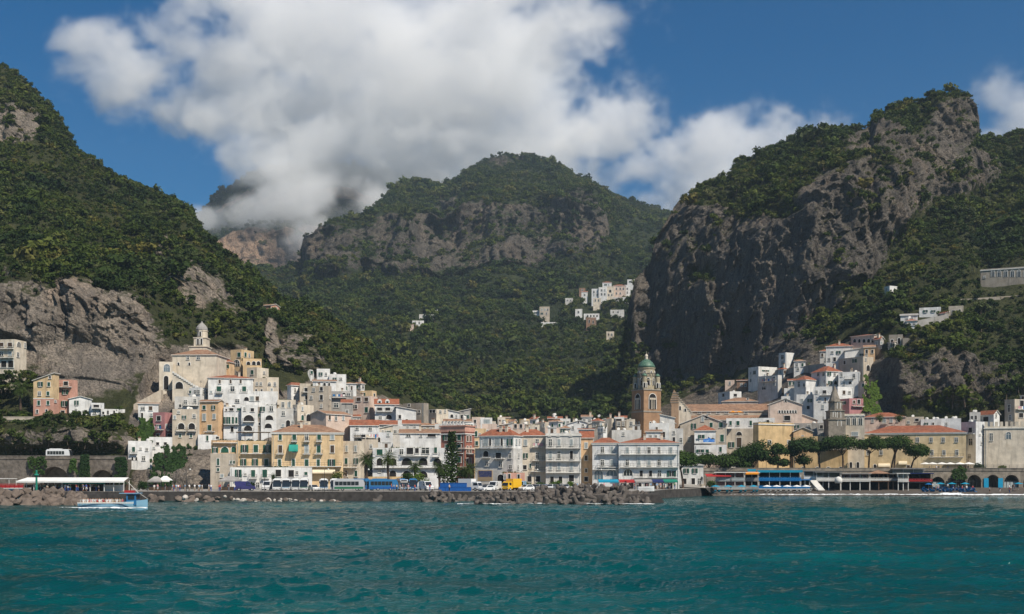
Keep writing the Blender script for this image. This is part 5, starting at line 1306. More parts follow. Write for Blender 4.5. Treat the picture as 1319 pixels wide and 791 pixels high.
B('house', 'low white seafront house with green shutter windows behind the first pine', 875, 906, 599, 632, 318, 'W', roof='hip', rh=3, tile=M_GREYROOF, win='o 606.5 6x4: 884 895|k 620 8x5: 882 893|d 620 7x4: 901', dn=0.5, extra='-')
B('shop', 'pink shop with a red awning under the pine row', 905, 942, 592, 618, 346, 'PN', win='k 608 8x6: 912 922 932', dn=0.5, extra='-', cat='shop')
B('house', 'long white house with three green shutters and orange parasols on its roof', 935.5, 998, 538.5, 553, 362, 'W', win='s 545 6x4: 941 950.5 967|k 543 4x4: 989', dn=0.05, dep=9, extra='pots pots pots')
B('house', 'beige lower house with a tall arched doorway below the long white house', 935.5, 982, 552, 612, 360, 'BG', win='ak 558.5 5x9: 952|r 570 13x7: 952|d 573 7x4: 942|d 590 7x5: 945', dn=2, extra='-')
B('basilica', 'pinkish gabled church front with a row of slit windows', 990, 1033, 521, 556, 366, 'PN', roof='gablef', rh=8, tile=M_TILE2, th=0.2, win='ak 530.5 4x1.4: 1004 1007.5 1011 1014.5 1018 1021.5 1025|ak 516.5 3x3: 1012|k 538.5 6x9: 1014', dn=4, cat='church', extra='-')
B('house', 'pink sloping wing right of the gabled church front', 1031, 1053, 541, 556, 367, 'PN', roof='shedl', rh=9, tile=M_TILE2, th=0.2, dn=4, extra='-', win='d 548 3x3: 1040')
och, of = B('ochre_convent', 'large plain ochre building with a dark cornice and arched white portal', 970, 1022.5, 544, 610, 350, 'OC', xs=977, side='L', rel=38, win='d 569.5 5x4: 991 1016|d 575 6x1.3: 972 975', dn=1, cat='convent', cornice=True, extra='pots pots')
B('ochre_wall_house', 'long ochre wall house with small dark arches behind the pines', 1022, 1092, 562, 610, 352, 'OC', win='ak 604.5 6x6: 1034 1053 1067 1083|d 572 5x4: 1050 1070', dn=1, extra='-')
B('gabled_house', 'small orange gabled house beside the ochre convent', 1022, 1047, 556, 575, 354, 'OR', roof='gablef', rh=6, tile=M_TILE2, win='d 563 4x3: 1034', dn=2, extra='-')
B('house', 'grey stone house with square windows behind the small orange gable', 1022, 1070, 545, 568, 360, 'GY', win='d 549.5 4x4: 1026 1042|k 550 5x5: 1058|d 560 5x4: 1059', dn=2)
bell('stone_bell_tower', 'weathered grey stone bell tower with a pointed cone spire', 352, [(1064, 1086, 580, 540, 4, 0.5), (1066.5, 1085, 540, 529, 4, 0.5), (1068, 1084, 529, 517, 8, 0.5)], (1067.5, 1083, 517, 497, [(1, 0), (0.72, 0.3), (0.42, 0.65), (0.12, 0.93), (0.02, 1.0)]), [M_STONEW, M_STONEW], 1075, [(1078, 523, 3.4, 8, -1.9), (1078, 534.5, 4.0, 8, -2.2), (1078, 545.5, 4.0, 7, -2.65), (1072, 534.5, 2.2, 6, -2.2)])
B('belvedere_house', 'cream belvedere house with three tall arched windows', 1085, 1113.5, 533, 610, 352, 'CR', win='a 542.5 11x4.6: 1092.5 1100.5 1108.5|p 559 5x9: 1101|ak 600 10x4: 1096 1105', dn=1, cornice=True, extra='-')
lg, lf = B('long_convent_hotel', 'long cream hotel with a red roof and two rows of small windows', 1113, 1244.5, 557.5, 610, 350, 'CY', roof='hip', rh=10.5, dep=16, th=0.36, win='d 566.5 6x4: 1182 1199.5 1215 1232|d 583 6.5x4: 1118 1135 1200.5 1216 1232.5|ak 601 6x4: 1127|ak 598 8x4: 1107|r 602 6x5: 1170', bal='588.5:1196-1241', dn=1, cat='hotel', extra='-', cornice=True)
for xx, yy, ww, mt in ((1139, 597, 3.6, 'cream'), (1163, 594, 2.6, 'cream')):
    lx, ly, lz, rz, Yp, fs = lf(xx, yy); awning(lg, M_CANVAS[mt], ww, 1.1, 1.4, (lx, 0, lz), 0, True)
B('house', 'pink house with a red roof and palms in front above the long hotel', 1113, 1166, 537, 556, 372, 'PN', roof='hip', rh=6.5, win='p 541 7x4: 1139|d 541 6x3: 1124 1148 1156', bal='546:1135-1143', dn=4, extra='-')
B('house', 'grey flat house with a brown terrace right of the pink house', 1160, 1190, 537, 556, 376, 'BG', win='d 544 4x4: 1170|k 541 4x6: 1181', dn=4)
B('house', 'white flat roofed house with water tanks behind the long hotel roof', 1186, 1212, 540, 556, 372, 'W', win='d 546 3x3: 1193 1202', dn=4, extra='tank tank dish')
B('house', 'blue grey flat roofed house with white dishes behind the long hotel roof', 1210, 1238, 539, 556, 374, 'WB', win='d 546 3x3: 1219', dn=4, extra='dish dish tank')
B('house', 'tall blue grey house with a bright white side beside the long hotel', 1238, 1269, 543, 606, 352, 'WB', xs=1257, rel=40, win='k 554 7x5: 1250|d 569.5 9x5: 1250.5|d 588 6x4: 1249|d 571 4x2: 1264|d 560 2x2: 1262 1266', bal='559:1244-1256', dn=1)
B('house', 'small white house with an orange roof above the crenellated house', 1261, 1287.5, 534, 548, 372, 'W', xs=1280, rel=42, roof='gable', rh=6, win='k 540 6x7: 1270|d 535 5x2: 1283', dn=4, extra='-')
B('house', 'small grey house with dishes beside the orange roof', 1249, 1263, 531, 546, 376, 'GW', win='k 538 5x3: 1252 1257', dn=4, extra='dish dish')
fort, ff = B('crenellated_house', 'big cream crenellated house at the end of the arcade wall', 1268, 1345, 549, 607, 350, 'CR', th=0.30, win='d 563 10x3.5: 1277|ap 561 10x7: 1299|d 590 6x3: 1330', dn=1, cornice=True, cat='house', extra='-', dep=14)
H_, w_ = fort['_H'], fort['_w']
for q in range(12):
    mb = MB(); xx = 0.15+q*(w_-0.9)/11; mb.box(xx, xx+0.85, 0.02, 0.55, H_+0.003, H_+1.5); mb.build('merlon', MW['CR'], fort)
B('house', 'tall tan house with terraces behind the crenellated house', 1294, 1345, 514, 550, 370, 'BG', xs=1307, rel=38, win='d 526 10x3.5: 1300|d 538 7x3: 1301|k 520 8x6: 1316|k 535 7x6: 1315', bal='527:1308-1330', dn=4, extra='hut')

# ------------------------------------------------------------------ right hillside
RM = dict(sheet_='right_massif')
for a_ in [
 ('white_villa', 'white modern house with a narrow slot window by the cliff', 964, 1001, 472, 498, 'W', dict(xs=977, side='L', rel=40, win='d 477.5 1.5x5: 986|d 480 5x2: 972|d 481 4x2: 967|d 490 4x2: 967', extra='-')),
 ('house', 'pale cream house with blue shutters below the white modern house', 976, 1007, 483, 508, 'GW', dict(xs=1002, rel=35, win='p 489 5x4.5: 984|p 488 5x4: 997|d 495 4x3: 984 997|p 500 4x5: 984', bal='492:981-1000')),
 ('house', 'small brown flat house at the dark cliff foot', 949, 965, 490, 503, 'BR', dict(win='d 496 4x2.5: 955 960', roof='shed', rh=2, extra='-')),
 ('house', 'white block house standing alone on terraces under the cliff', 1003, 1029, 454, 474, 'W', dict(xs=1012, side='L', rel=42, win='p 460 5x4: 1008|p 467.5 4x4: 1008', extra='-')),
 ('house', 'white house with a red hip roof and a plain sunlit flank', 1023, 1053, 489, 509, 'W', dict(xs=1038, rel=40, roof='hip', rh=6, win='d 495 7x3: 1029|d 496 4x3: 1036', extra='-')),
 ('house', 'large white house with an orange hip roof and paired tall windows', 1045, 1084, 478, 500, 'W', dict(xs=1064, side='L', rel=38, roof='hip', rh=8, win='d 482 5x3: 1061 1054|d 481.5 6x2.5: 1068 1075|d 482 6x2.5: 1083|d 493 5x2.5: 1069|ak 493 5x4: 1076', extra='chimney')),
 ('house', 'white stepped house with round window right of the orange hip roof', 1080, 1108, 479, 501, 'W', dict(win='d 482.5 6x2.5: 1084|ak 493 4x4: 1095|d 484 5x3: 1100|d 494 4x2.5: 1087', bal='488:1088-1100')),
 ('house', 'tall white house with a dark red awning under its terrace', 1048, 1072, 498, 540, 'W', dict(win='k 505 5x5: 1062|d 515 4x2.5: 1056|r 515 5x2: 1063|d 524 6x3: 1060|d 505 4x2.5: 1052', bal='509:1056-1071')),
 ('house', 'low white house with two windows left of the tall white house', 1026, 1049, 508, 533, 'W', dict(win='d 516 4.5x3.5: 1033 1043|k 525 5x4: 1041')),
 ('house', 'white cube house with two red framed windows', 1074, 1099, 498, 516, 'W', dict(xs=1079, side='L', rel=40, win='r 505.5 5x4: 1087|d 505.5 4x3: 1094', extra='-')),
 ('house', 'pink house with a flat roof beside the grey bell tower', 1081, 1112, 513, 536, 'DP', dict(xs=1094, side='L', rel=38, win='r 518 5x3: 1100|k 517.5 6x4: 1106|d 519 4x3: 1087', bal='523:1097-1111', extra='-')),
 ('house', 'old stone house with an arched balcony at its sunlit corner', 1080, 1125, 459, 484, 'BG', dict(xs=1112, rel=38, win='d 467 5x3: 1088|d 465 5x3: 1101|ak 474 8x5: 1118|d 463 4x2: 1115', extra='-')),
 ('house', 'white hillside house with a small orange roof above the old stone house', 1064, 1098, 446, 470, 'W', dict(roof='hip', rh=5, win='d 454 4x3: 1072 1080|k 463 5x4: 1075|d 463 4x3: 1068', extra='chimney')),
 ('house', 'brown roofed white gable house behind the old stone house', 1088, 1119, 451, 466, 'W', dict(roof='shedr', rh=4, tile=M_TILE2, win='d 457 3x3: 1110', extra='-')),
 ('villa', 'pinkish villa with a row of arches and red umbrellas on the slope', 1096, 1145, 431, 448, 'PN', dict(roof='hip', rh=3, xs=1126, rel=25, win='ak 439 5x4: 1101 1107 1113 1119 1124|d 437 5x4: 1133|k 438 4x3: 1139', extra='-')),
 ('ruined_gatehouse', 'roofless stone ruin with two arched openings on the crag', 1145, 1163, 431, 447, 'ST', dict(win='ak 441 8x4: 1149|ak 439 8x4: 1158', extra='-', cat='ruin')),
 ('house', 'small white house with grey roof half hidden by terrace trees', 1160, 1182, 406, 420, 'W', dict(roof='gable', rh=3, tile=M_GREYROOF, win='d 412 4x3: 1168|d 411 4x2: 1175', extra='-')),
 ('house', 'long low white house among the terrace trees', 1184, 1212, 396, 408, 'W', dict(win='d 401 3x3: 1192 1202', extra='-')),
 ('ruin', 'pale broken stone pillars of a ruin above the vineyard terraces', 1222, 1241, 394, 408, 'BG', dict(win='k 402 5x4: 1228|k 401 5x3: 1236', extra='-', cat='ruin')),
 ('cottage', 'tiny white cottage alone in the wood under the crag', 1139, 1156, 368, 381, 'W', dict(xs=1146, side='L', rel=42, win='d 373 4x2: 1142', extra='-')),
 ('monastery', 'grey monastery gallery with a row of arched windows among the trees', 1263, 1350, 344, 366, 'ST', dict(win='a 352.5 9x4.6: 1279 1287 1295.5 1304 1312.5 1321|d 357 3x3: 1268', cat='monastery', cornice=True, extra='-')),
 ('cottage', 'little white cottage at the cliff foot left of the hillside houses', 1010, 1024, 500, 512, 'W', dict(win='d 505 3x2: 1016', extra='-')),
 ('house', 'white house with a blue tarpaulin terrace below the pale cream house', 925, 955, 504, 520, 'W', dict(xs=940, side='L', rel=30, win='d 509 4x3: 932|k 509 4x5: 947', extra='tank')),
 ('house', 'old tiled house with a pale gable behind the cathedral roof', 930, 976, 517, 530, 'PN', dict(roof='hip', rh=6, tile=M_TILE2, win='k 514 2x2: 963|d 522 3x3: 945', extra='-')),
]:
    kw = dict(a_[7]); kw.update(RM)
    B(a_[0], a_[1], a_[2], a_[3], a_[4], a_[5], None, a_[6], **kw)

# ------------------------------------------------------------------ the packed small houses in between
cname = {'W': 'white', 'CR': 'cream', 'GW': 'grey white', 'PN': 'pale pink', 'BG': 'beige', 'OR': 'peach', 'YE': 'yellow', 'GY': 'grey'}
rgf = random.Random(99)
def filler(px, py, Y, where, gp, w=None, sheet_='left_hill'):
    w = w or rgf.uniform(10, 18); h = rgf.uniform(9, 15); c_ = rgf.choice(['W', 'W', 'W', 'CR', 'CR', 'GW', 'PN', 'BG', 'OR', 'GY'])
    rf_ = rgf.choice(['flat', 'flat', 'flat', 'gable', 'hip', 'shed'])
    n_ = rgf.choice([1, 2, 2, 3]); k_ = rgf.choice(['d', 's', 'd', 'p', 'k'])
    wy = py-h*0.62
    wn_ = '%s %.1f 4.5x3: ' % (k_, wy)+' '.join('%.1f' % (px-w/2+w*(q+0.5)/n_) for q in range(n_))
    if h > 12: wn_ += '|d %.1f 4x3: %.1f' % (py-h*0.2, px+w*rgf.uniform(-.3, .3))
    kw = {}
    if rgf.random() < 0.5: kw = dict(xs=px+w*rgf.uniform(0.1, 0.3), rel=rgf.uniform(25, 40))
    rn = {'flat': 'flat roofed', 'gable': 'tile roofed', 'hip': 'hip roofed', 'shed': 'lean-to roofed'}[rf_]
    B('house', 'small %s %s house, %s, %s' % (cname[c_], rn, ['', 'one window', 'two windows', 'three windows'][n_], where), px-w/2, px+w/2, py-h, py, Y, c_, roof=rf_, rh=rgf.uniform(2.5, 4), tile=rgf.choice([M_TILE, M_TILE2]), win=wn_, dn=8, group=gp, extra=rgf.choice(['-', 'dish', 'chimney', 'pots', 'aerial']), sheet_=sheet_, **kw)
for px, py in [(352, 515), (366, 545), (388, 556), (412, 524), (420, 513), (436, 500), (428, 548), (444, 552), (456, 548), (468, 545), (478, 552), (487, 545), (497, 560), (508, 545), (516, 562), (527, 556), (545, 552), (556, 548), (566, 552), (577, 548), (588, 552), (597, 556), (395, 486), (450, 518), (462, 505)]:
    filler(px+rgf.uniform(-2, 2), py, lookup('left_hill', px, py)+1.5, 'packed above the yellow hotel', 'small houses above the yellow hotel')
for px, py, Y in [(605, 556, 352), (616, 552, 395), (632, 556, 410), (646, 552, 425), (660, 556, 420), (676, 555, 415), (688, 553, 425), (700, 556, 380), (716, 556, 385), (728, 554, 395), (740, 556, 372), (756, 550, 390), (770, 556, 350), (784, 552, 390), (800, 553, 400), (812, 552, 380), (650, 562, 345), (686, 561, 340), (728, 561, 338), (775, 562, 336), (862, 556, 360)]:
    filler(px, py, Y, 'packed behind the seafront hotels', 'small houses behind the seafront')
for px, py in [(940, 500), (1012, 522), (1020, 500), (1036, 530), (1052, 520), (1070, 530), (1094, 548), (1100, 492), (1112, 505), (1008, 486), (1030, 478), (1090, 478), (1062, 466), (1104, 455), (1120, 462), (1132, 450), (1150, 452), (1174, 424), (1200, 408), (1216, 414)]:
    filler(px, py, lookup('right_massif', px, py)-0.5, 'packed under the right massif', 'small houses under the massif', rgf.uniform(9, 15), 'right_massif')

# ------------------------------------------------------------------ hamlets up the valley
VM = dict(sheet_='valley_mountain', extra='-', dn=8)
for a_ in [
 ('house', 'far white villa on a terrace, left part of the lone valley cluster', 531, 546, 413, 420, 'W', dict(win='d 416 3x2: 535 540')),
 ('house', 'far white house with terrace wall above the lone valley villa', 540, 559, 405, 412, 'GW', dict(win='d 408 3x2: 546 553')),
 ('house', 'far grey blue house at the left end of the hillside hamlet', 762, 772, 372, 384, 'WB', dict(win='d 376 3x2: 765 769|d 380 3x2: 765 769')),
 ('house', 'far white house with stacked windows in the hillside hamlet', 771, 782, 370, 384, 'W', dict(win='d 374 3x2: 775 779|d 379 3x2: 775 779')),
 ('house', 'far cream house with arcs in the middle of the hillside hamlet', 781, 791, 369, 383, 'CR', dict(win='ak 375 4x3: 786|d 380 3x2: 784 788')),
 ('house', 'far house with a wide red roof in the hillside hamlet', 790, 806, 368, 382, 'PN', dict(roof='hip', rh=2.5, win='d 372 3x2: 794 799 803|d 378 3x2: 794 799')),
 ('house', 'far white tower house at the right end of the hillside hamlet', 804, 812, 367, 381, 'W', dict(win='d 372 3x2: 808|d 377 3x2: 808')),
 ('house', 'far white cottage with dark porch below the hillside hamlet', 801, 811, 383, 390, 'W', dict(win='k 386 3x4: 806')),
 ('house', 'far pink and white cottage left of the hillside hamlet', 749, 757, 376, 384, 'W', dict(roof='shed', rh=2, win='d 380 3x2: 753')),
 ('house', 'far orange chimneyed cottage left of the hillside hamlet', 746, 754, 371, 378, 'BR', dict(win='d 374 2x2: 750')),
 ('house', 'far beige house with two storeys on the wooded spur', 695, 708, 395, 407, 'BG', dict(win='d 399 3x2: 698 702 705.5|d 404 3x2: 698 704')),
 ('house', 'far long white house with a flat roof below the wooded spur', 697, 721, 415, 420, 'W', dict(win='d 417.5 2.5x2: 704 710 716')),
 ('house', 'far white house with arched terrace on the rocky spur', 752, 772, 404, 410, 'W', dict(win='ak 407 3x2: 757 761 765 769')),
 ('ruined_mill', 'far ruined brown tower below the white terrace house', 755, 768, 409, 423, 'BR', dict(win='k 414 4x2: 759|k 415 4x2: 764', cat='ruin')),
 ('house', 'far white cottage left of the ruined brown tower', 741, 750, 398, 412, 'W', dict(win='d 402 3x2: 745')),
 ('house', 'far lone cream tower house standing in the wood', 781, 791, 427, 440, 'CR', dict(win='d 431 3x2: 784 788|d 436 3x2: 786')),
 ('house', 'far white cottage among terraces near the right cliff', 786, 804, 399, 405, 'GW', dict(win='d 402 2x2: 790 796')),
 ('house', 'far cream house stepping below the grey blue hamlet house', 764, 774, 384, 391, 'CR', dict(win='d 387 3x2: 767 771')),
 ('house', 'far pale house with a red roof behind the hamlet cottages', 776, 788, 364, 371, 'W', dict(roof='hip', rh=2, win='d 367 2x2: 780 784')),
 ('house', 'far low white house with terrace under the red roofed hamlet house', 790, 803, 383, 389, 'GW', dict(win='k 386 3x3: 794 799')),
 ('house', 'far small white house beyond the hamlet near the right cliff', 808, 818, 360, 367, 'W', dict(win='d 363 2x2: 812')),
 ('house', 'far grey cottage on the terraces above the wooded spur', 728, 738, 384, 390, 'GW', dict(win='d 387 2x2: 731 735')),
 ('house', 'far white cottage at the end of the wooded spur terraces', 686, 695, 400, 406, 'W', dict(win='d 403 2x2: 690')),
 ('house', 'far tiny white farmhouse above the lone valley cluster', 556, 564, 399, 404, 'W', dict(win='d 401 2x2: 560')),
 ('house', 'far pink farmhouse below the lone valley cluster', 524, 533, 418, 424, 'PN', dict(roof='shed', rh=1.5, win='d 421 2x2: 528')),
]:
    kw = dict(VM); kw.update(a_[7])
    B(a_[0], a_[1], a_[2], a_[3], a_[4], a_[5], None, a_[6], group='houses of the valley hamlets', **kw)
clean()
# ------------------------------------------------------------------ arcades and retaining walls
def arcade(name, label, pxs, pxe, Y0, Y1, z0, z1, arches, mat, depth=4.0, cat='wall', fills=None, parapet=True, parent_kind=None):
    """stone wall between two columns with arched openings (px centre, px width, crown height m)"""
    A = Vector(((pxs-CX)/F*Y0, Y0)); Bv = Vector(((pxe-CX)/F*Y1, Y1))
    L_ = (Bv-A).length; ang = math.atan2(Bv.y-A.y, Bv.x-A.x)
    rt = empty(name, (A.x, A.y, z0), ang); tag(rt, label, cat)
    H = z1-z0
    mb = MB(); cur = 0.0; info = []
    u = (Bv-A)/L_
    for px, wpx, crown in arches:
        a_ = (px-CX)/F
        # along-wall position of the arch
        t = (a_*A.y-A.x)/(u.x-a_*u.y)
        Yp = A.y+t*u.y
        w = wpx/F*Yp
        info.append((t, w, crown))
    for t, w, crown in info:
        xa, xb = t-w/2, t+w/2
        mb.box(cur, xa, 0, depth, 0, H)
        r = w/2; zs = max(0.2, crown-r); n = 10; ry = crown-zs
        pts = [(t-r*math.cos(math.pi*k/n), zs+ry*math.sin(math.pi*k/n)) for k in range(n+1)]
        for k in range(n):
            (p0, q0), (p1, q1) = pts[k], pts[k+1]
            mb.quad((p0, 0, q0), (p1, 0, q1), (p1, 0, H), (p0, 0, H)); mb.quad((p0, 0, q0), (p0, depth, q0), (p1, depth, q1), (p1, 0, q1))
            mb.quad((p0, 0, H), (p1, 0, H), (p1, depth, H), (p0, depth, H))
        mb.quad((xa, depth-0.02, 0), (xb, depth-0.02, 0), (xb, depth-0.02, H), (xa, depth-0.02, H), 1)
        cur = xb
    mb.box(cur, L_, 0, depth, 0, H)
    mb.build('wall', [mat, M_STONEW], rt)
    for t, w, crown in info:      # ring of voussoirs proud of the wall
        r = w/2; zs = max(0.2, crown-r); ry = crown-zs
        n = max(9, int(w*3))
        for k in range(n):
            a0, a1 = math.pi*(k+0.06)/n, math.pi*(k+0.94)/n
            f_ = lambda a_, g: (t-(r+g)*math.cos(a_), zs+(ry+g)*math.sin(a_))
            mb = MB(); p_ = [f_(a0, 0.02), f_(a0, 0.5), f_(a1, 0.5), f_(a1, 0.02)]
            mb.prism(p_[::-1], -0.07, 0.04); mb.build('stone', mat, rt)
    if parapet:
        mb = MB(); mb.box(-0.1, L_+0.1, -0.15, 0.35, H+0.004, H+0.9); mb.box(-0.15, L_+0.15, -0.22, 0.42, H+0.9, H+1.02); mb.build('parapet', mat, rt)
    return rt, info

M_VIA = vary('viaduct_stone', (0.18, 0.155, 0.13), 0.55, 0.9, 0.95, stain=0.6, bumpd=0.15)
arcade('road_viaduct', 'old stone road viaduct with two tall arches at the cliff foot', 34, 163, 300, 302, 1.9, 10.3, [(70, 36, 6.3), (132, 28, 5.4)], M_VIA, 5.0, 'viaduct')
arcade('retaining_wall', 'stone retaining wall of the coast road left of the viaduct', -90, 34, 301, 300, 1.9, 10.3, [], M_VIA, 3.0)
arcade('upper_arcade', 'pale stone arcade carrying the upper road over the rocks', -60, 43, 319, 319, 14.5, 22.0, [(-30, 10, 6.2), (-14, 10, 6.2), (1, 9, 6.2), (14, 9, 6.2), (28, 10, 6.2)], MW['BG'], 4.0)
arcade('upper_road_wall', 'low pale wall along the upper road under the white cottages', 43, 163, 319, 325, 19.0, 22.0, [], MW['BG'], 3.0, parapet=False)
mb = MB(); mb.poly([(-420, 300, 10.31), ((163-CX)/F*302, 302.3, 10.31), ((170-CX)/F*312, 312, 10.31), (-420, 312, 10.31)]); tag(mb.build('coast_road', M_PAVE), 'grey coast road on top of the viaduct', kind='structure')
bw, binfo = arcade('beach_arcade', 'long stone arcade wall behind the beach with boathouse arches', 905, 1420, 338, 342, 1.2, 7.0, [(1208, 18, 4.0), (1233.5, 21, 4.6), (1255, 18, 4.6), (1279, 18, 4.6), (1303, 19, 4.6), (1327, 18, 4.6), (1350, 18, 4.6)], M_STONEW, 5.0)
M_BLUEDOOR = vary('blue_door', (0.01, 0.27, 0.46), 0.15, 1, 0.6)
for q, (t, w, crown) in enumerate(binfo[:5]):
    mb = MB()
    if q == 3:
        for s_ in (-1, 1): mb.box(t+s_*w*0.52-0.75, t+s_*w*0.52+0.75, -0.35, -0.22, 0.6, 3.6)
        mb.build('door', M_BLUEDOOR, bw); continue
    if q in (0, 4):
        mb.box(t-w/2, t+w/2, 1.0, 1.1, 0, 2.5); mb.build('door', M_SHUTP, bw)
    mb = MB()
    for k in range(5): mb.box(t-w/2+w*k/4-0.05, t-w/2+w*k/4+0.05, 0.9, 1.0, 0, 3.6)
    mb.box(t-w/2, t+w/2, 0.88, 0.98, 2.5, 2.62); mb.build('gate_bars', M_IRON, bw)
# road on top of the arcade
mb = MB(); mb.poly([((905-CX)/F*338, 338.6, 7.03), ((1420-CX)/F*342, 342.6, 7.03), ((1420-CX)/F*366, 366, 7.03), ((905-CX)/F*352, 352, 7.03)]); tag(mb.build('promenade', M_PAVE), 'paved promenade above the beach arcade', kind='structure')
arcade('beach_stone_wall', 'low rubble wall beside the beach steps', 868, 905, 318, 326, 1.6, 5.2, [], M_STONEW, 1.2, parapet=False)

# ------------------------------------------------------------------ vehicles
M_PAINT = {k: None for k in ()}
def paint(name, c):
    m, nt, b = new_mat('paint_'+name); b.inputs['Base Color'].default_value = (*c, 1); b.inputs['Roughness'].default_value = 0.3; b.inputs['Coat Weight'].default_value = 0.3
    return m
for k, c in dict(white=(0.72, 0.72, 0.71), blue=(0.012, 0.10, 0.36), azure=(0.025, 0.15, 0.33), purple=(0.035, 0.03, 0.13), green=(0.02, 0.16, 0.07), yellow=(0.75, 0.42, 0.01), red=(0.40, 0.02, 0.02), silver=(0.42, 0.43, 0.44), black=(0.02, 0.02, 0.022), grey=(0.16, 0.17, 0.18), lblue=(0.22, 0.38, 0.52), orange=(0.62, 0.16, 0.03)).items(): M_PAINT[k] = paint(k, c)
M_RUBBER = vary('rubber', (0.02, 0.02, 0.02), 0.2, 2, 0.8)
M_LAMP = glass_mat('lamp_glass', (0.65, 0.65, 0.6), 0.2)
_vc = {}
def wheel_mesh(r, w):
    k = ('wheel', r, w)
    if k not in _vc:
        mb = MB(); mb.lathe([(r*0.55, -w/2), (r, -w/2), (r, w/2), (r*0.55, w/2)], 12, 0); mb.lathe([(r*0.55, -w/2-0.01), (r*0.55, w/2+0.01)], 10, 1)
        mb.v = [(x, z, y) for x, y, z in mb.v]
        _vc[k] = mb.mesh('wheel', [M_RUBBER, M_PAINT['silver']])
    return _vc[k]
def prof_body(mb, prof, w, m=0):
    """side profile [(x,z)] extruded across, slightly tucked in at the top"""
    n = len(prof); zmax = max(z for x, z in prof); i = len(mb.v)
    for s_ in (-1, 1):
        mb.v += [(x, s_*w/2*(1-0.09*max(0, (z-zmax*0.5))/(zmax*0.5)), z) for x, z in prof]
    mb.f.append(tuple(range(i, i+n))); mb.m.append(m); mb.f.append(tuple(range(i+2*n-1, i+n-1, -1))); mb.m.append(m)
    for k in range(n):
        k2 = (k+1) % n; mb.f.append((i+k2, i+k, i+n+k, i+n+k2)); mb.m.append(m)
def bus(label, loc, rz, col, stripe=None, L=11.0, group=None):
    rt = empty('coach_bus', loc, rz); tag(rt, label, 'bus', group); rt.scale = (0.86, 0.86, 0.86)      # front at +x
    key = ('bus', L, col)
    W, H = 2.5, 3.25
    if key not in _vc:
        mb = MB(); prof_body(mb, [(-L/2, 0.35), (L/2-0.05, 0.35), (L/2, 1.0), (L/2-0.12, 2.2), (L/2-0.5, H-0.1), (L/2-0.9, H), (-L/2+0.4, H), (-L/2, H-0.4)], W)
        mb.box(-L/2+1, L/2-3.2, -0.8, 0.8, H-0.01, H+0.22)
        a_ = mb.mesh('bus_body', M_PAINT[col])
        mb = MB()
        n = 6
        for s_ in (-1, 1):
            for k in range(n):
                x0 = -L/2+0.5+(L-2.2)*k/n; x1 = x0+(L-2.2)/n-0.12
                y0, y1 = s_*(W/2*0.985+0.0), s_*(W/2*0.985+0.03)
                y0, y1 = min(y0, y1), max(y0, y1)
                mb.box(x0, x1, y0, y1, 1.55, 2.65)
        b_ = mb.mesh('bus_windows', M_GLASS)
        mb = MB(); mb.quad((L/2+0.01, -1.12, 1.15), (L/2+0.01, 1.12, 1.15), (L/2-0.1, 1.08, 2.25), (L/2-0.1, -1.08, 2.25)); mb.quad((L/2-0.1, -1.08, 2.25), (L/2-0.1, 1.08, 2.25), (L/2-0.46, 1.0, H-0.22), (L/2-0.46, -1.0, H-0.22))
        mb.v = [(x+0.03, y, z) for x, y, z in mb.v]
        c_ = mb.mesh('bus_windscreen', M_GLASS)
        mb = MB(); mb.box(-0.04, 0.04, -0.22, 0.22, -0.1, 0.1); d_ = mb.mesh('headlight', M_LAMP)
        mb = MB(); mb.tube([(0, 0, 0), (0.35, 0, 0.1), (0.4, 0, -0.15)], 0.05, 5); mb.box(0.33, 0.45, -0.12, 0.12, -0.6, -0.1); e_ = mb.mesh('mirror', M_PAINT['black'])
        mb = MB(); mb.box(-0.02, 0.02, -0.8, 0.8, -0.13, 0.13); f_ = mb.mesh('destination_sign', M_PAINT['black'])
        mb = MB(); mb.box(-0.03, 0.03, -0.3, 0.3, -0.07, 0.07); g_ = mb.mesh('number_plate', M_LAMP)
        _vc[key] = (a_, b_, c_, d_, e_, f_, g_)
    a_, b_, c_, d_, e_, f_, g_ = _vc[key]
    link('body', a_, rt); link('side_windows', b_, rt); link('windscreen', c_, rt)
    for s_ in (-1, 1): link('headlight', d_, rt, (L/2+0.01, s_*0.85, 0.75)); link('mirror', e_, rt, (L/2-0.35, s_*1.22, H-0.5))
    link('destination_sign', f_, rt, (L/2-0.28, 0, H-0.33)); link('number_plate', g_, rt, (L/2+0.02, 0, 0.55))
    for xx in (L/2-2.3, -L/2+2.6):
        for s_ in (-1, 1): link('wheel', wheel_mesh(0.5, 0.3), rt, (xx, s_*1.1, 0.5))
    if stripe:
        mb = MB()
        for s_ in (-1, 1):
            y0 = s_*(W/2+0.005); mb.box(-L/2+0.3, L/2-0.6, min(y0, y0+s_*0.015), max(y0, y0+s_*0.015), 0.6, 1.15)
        mb.box(L/2+0.0, L/2+0.03, -1.1, 1.1, 0.9, 1.05)
        mb.build('stripe', M_PAINT[stripe], rt)
    return rt
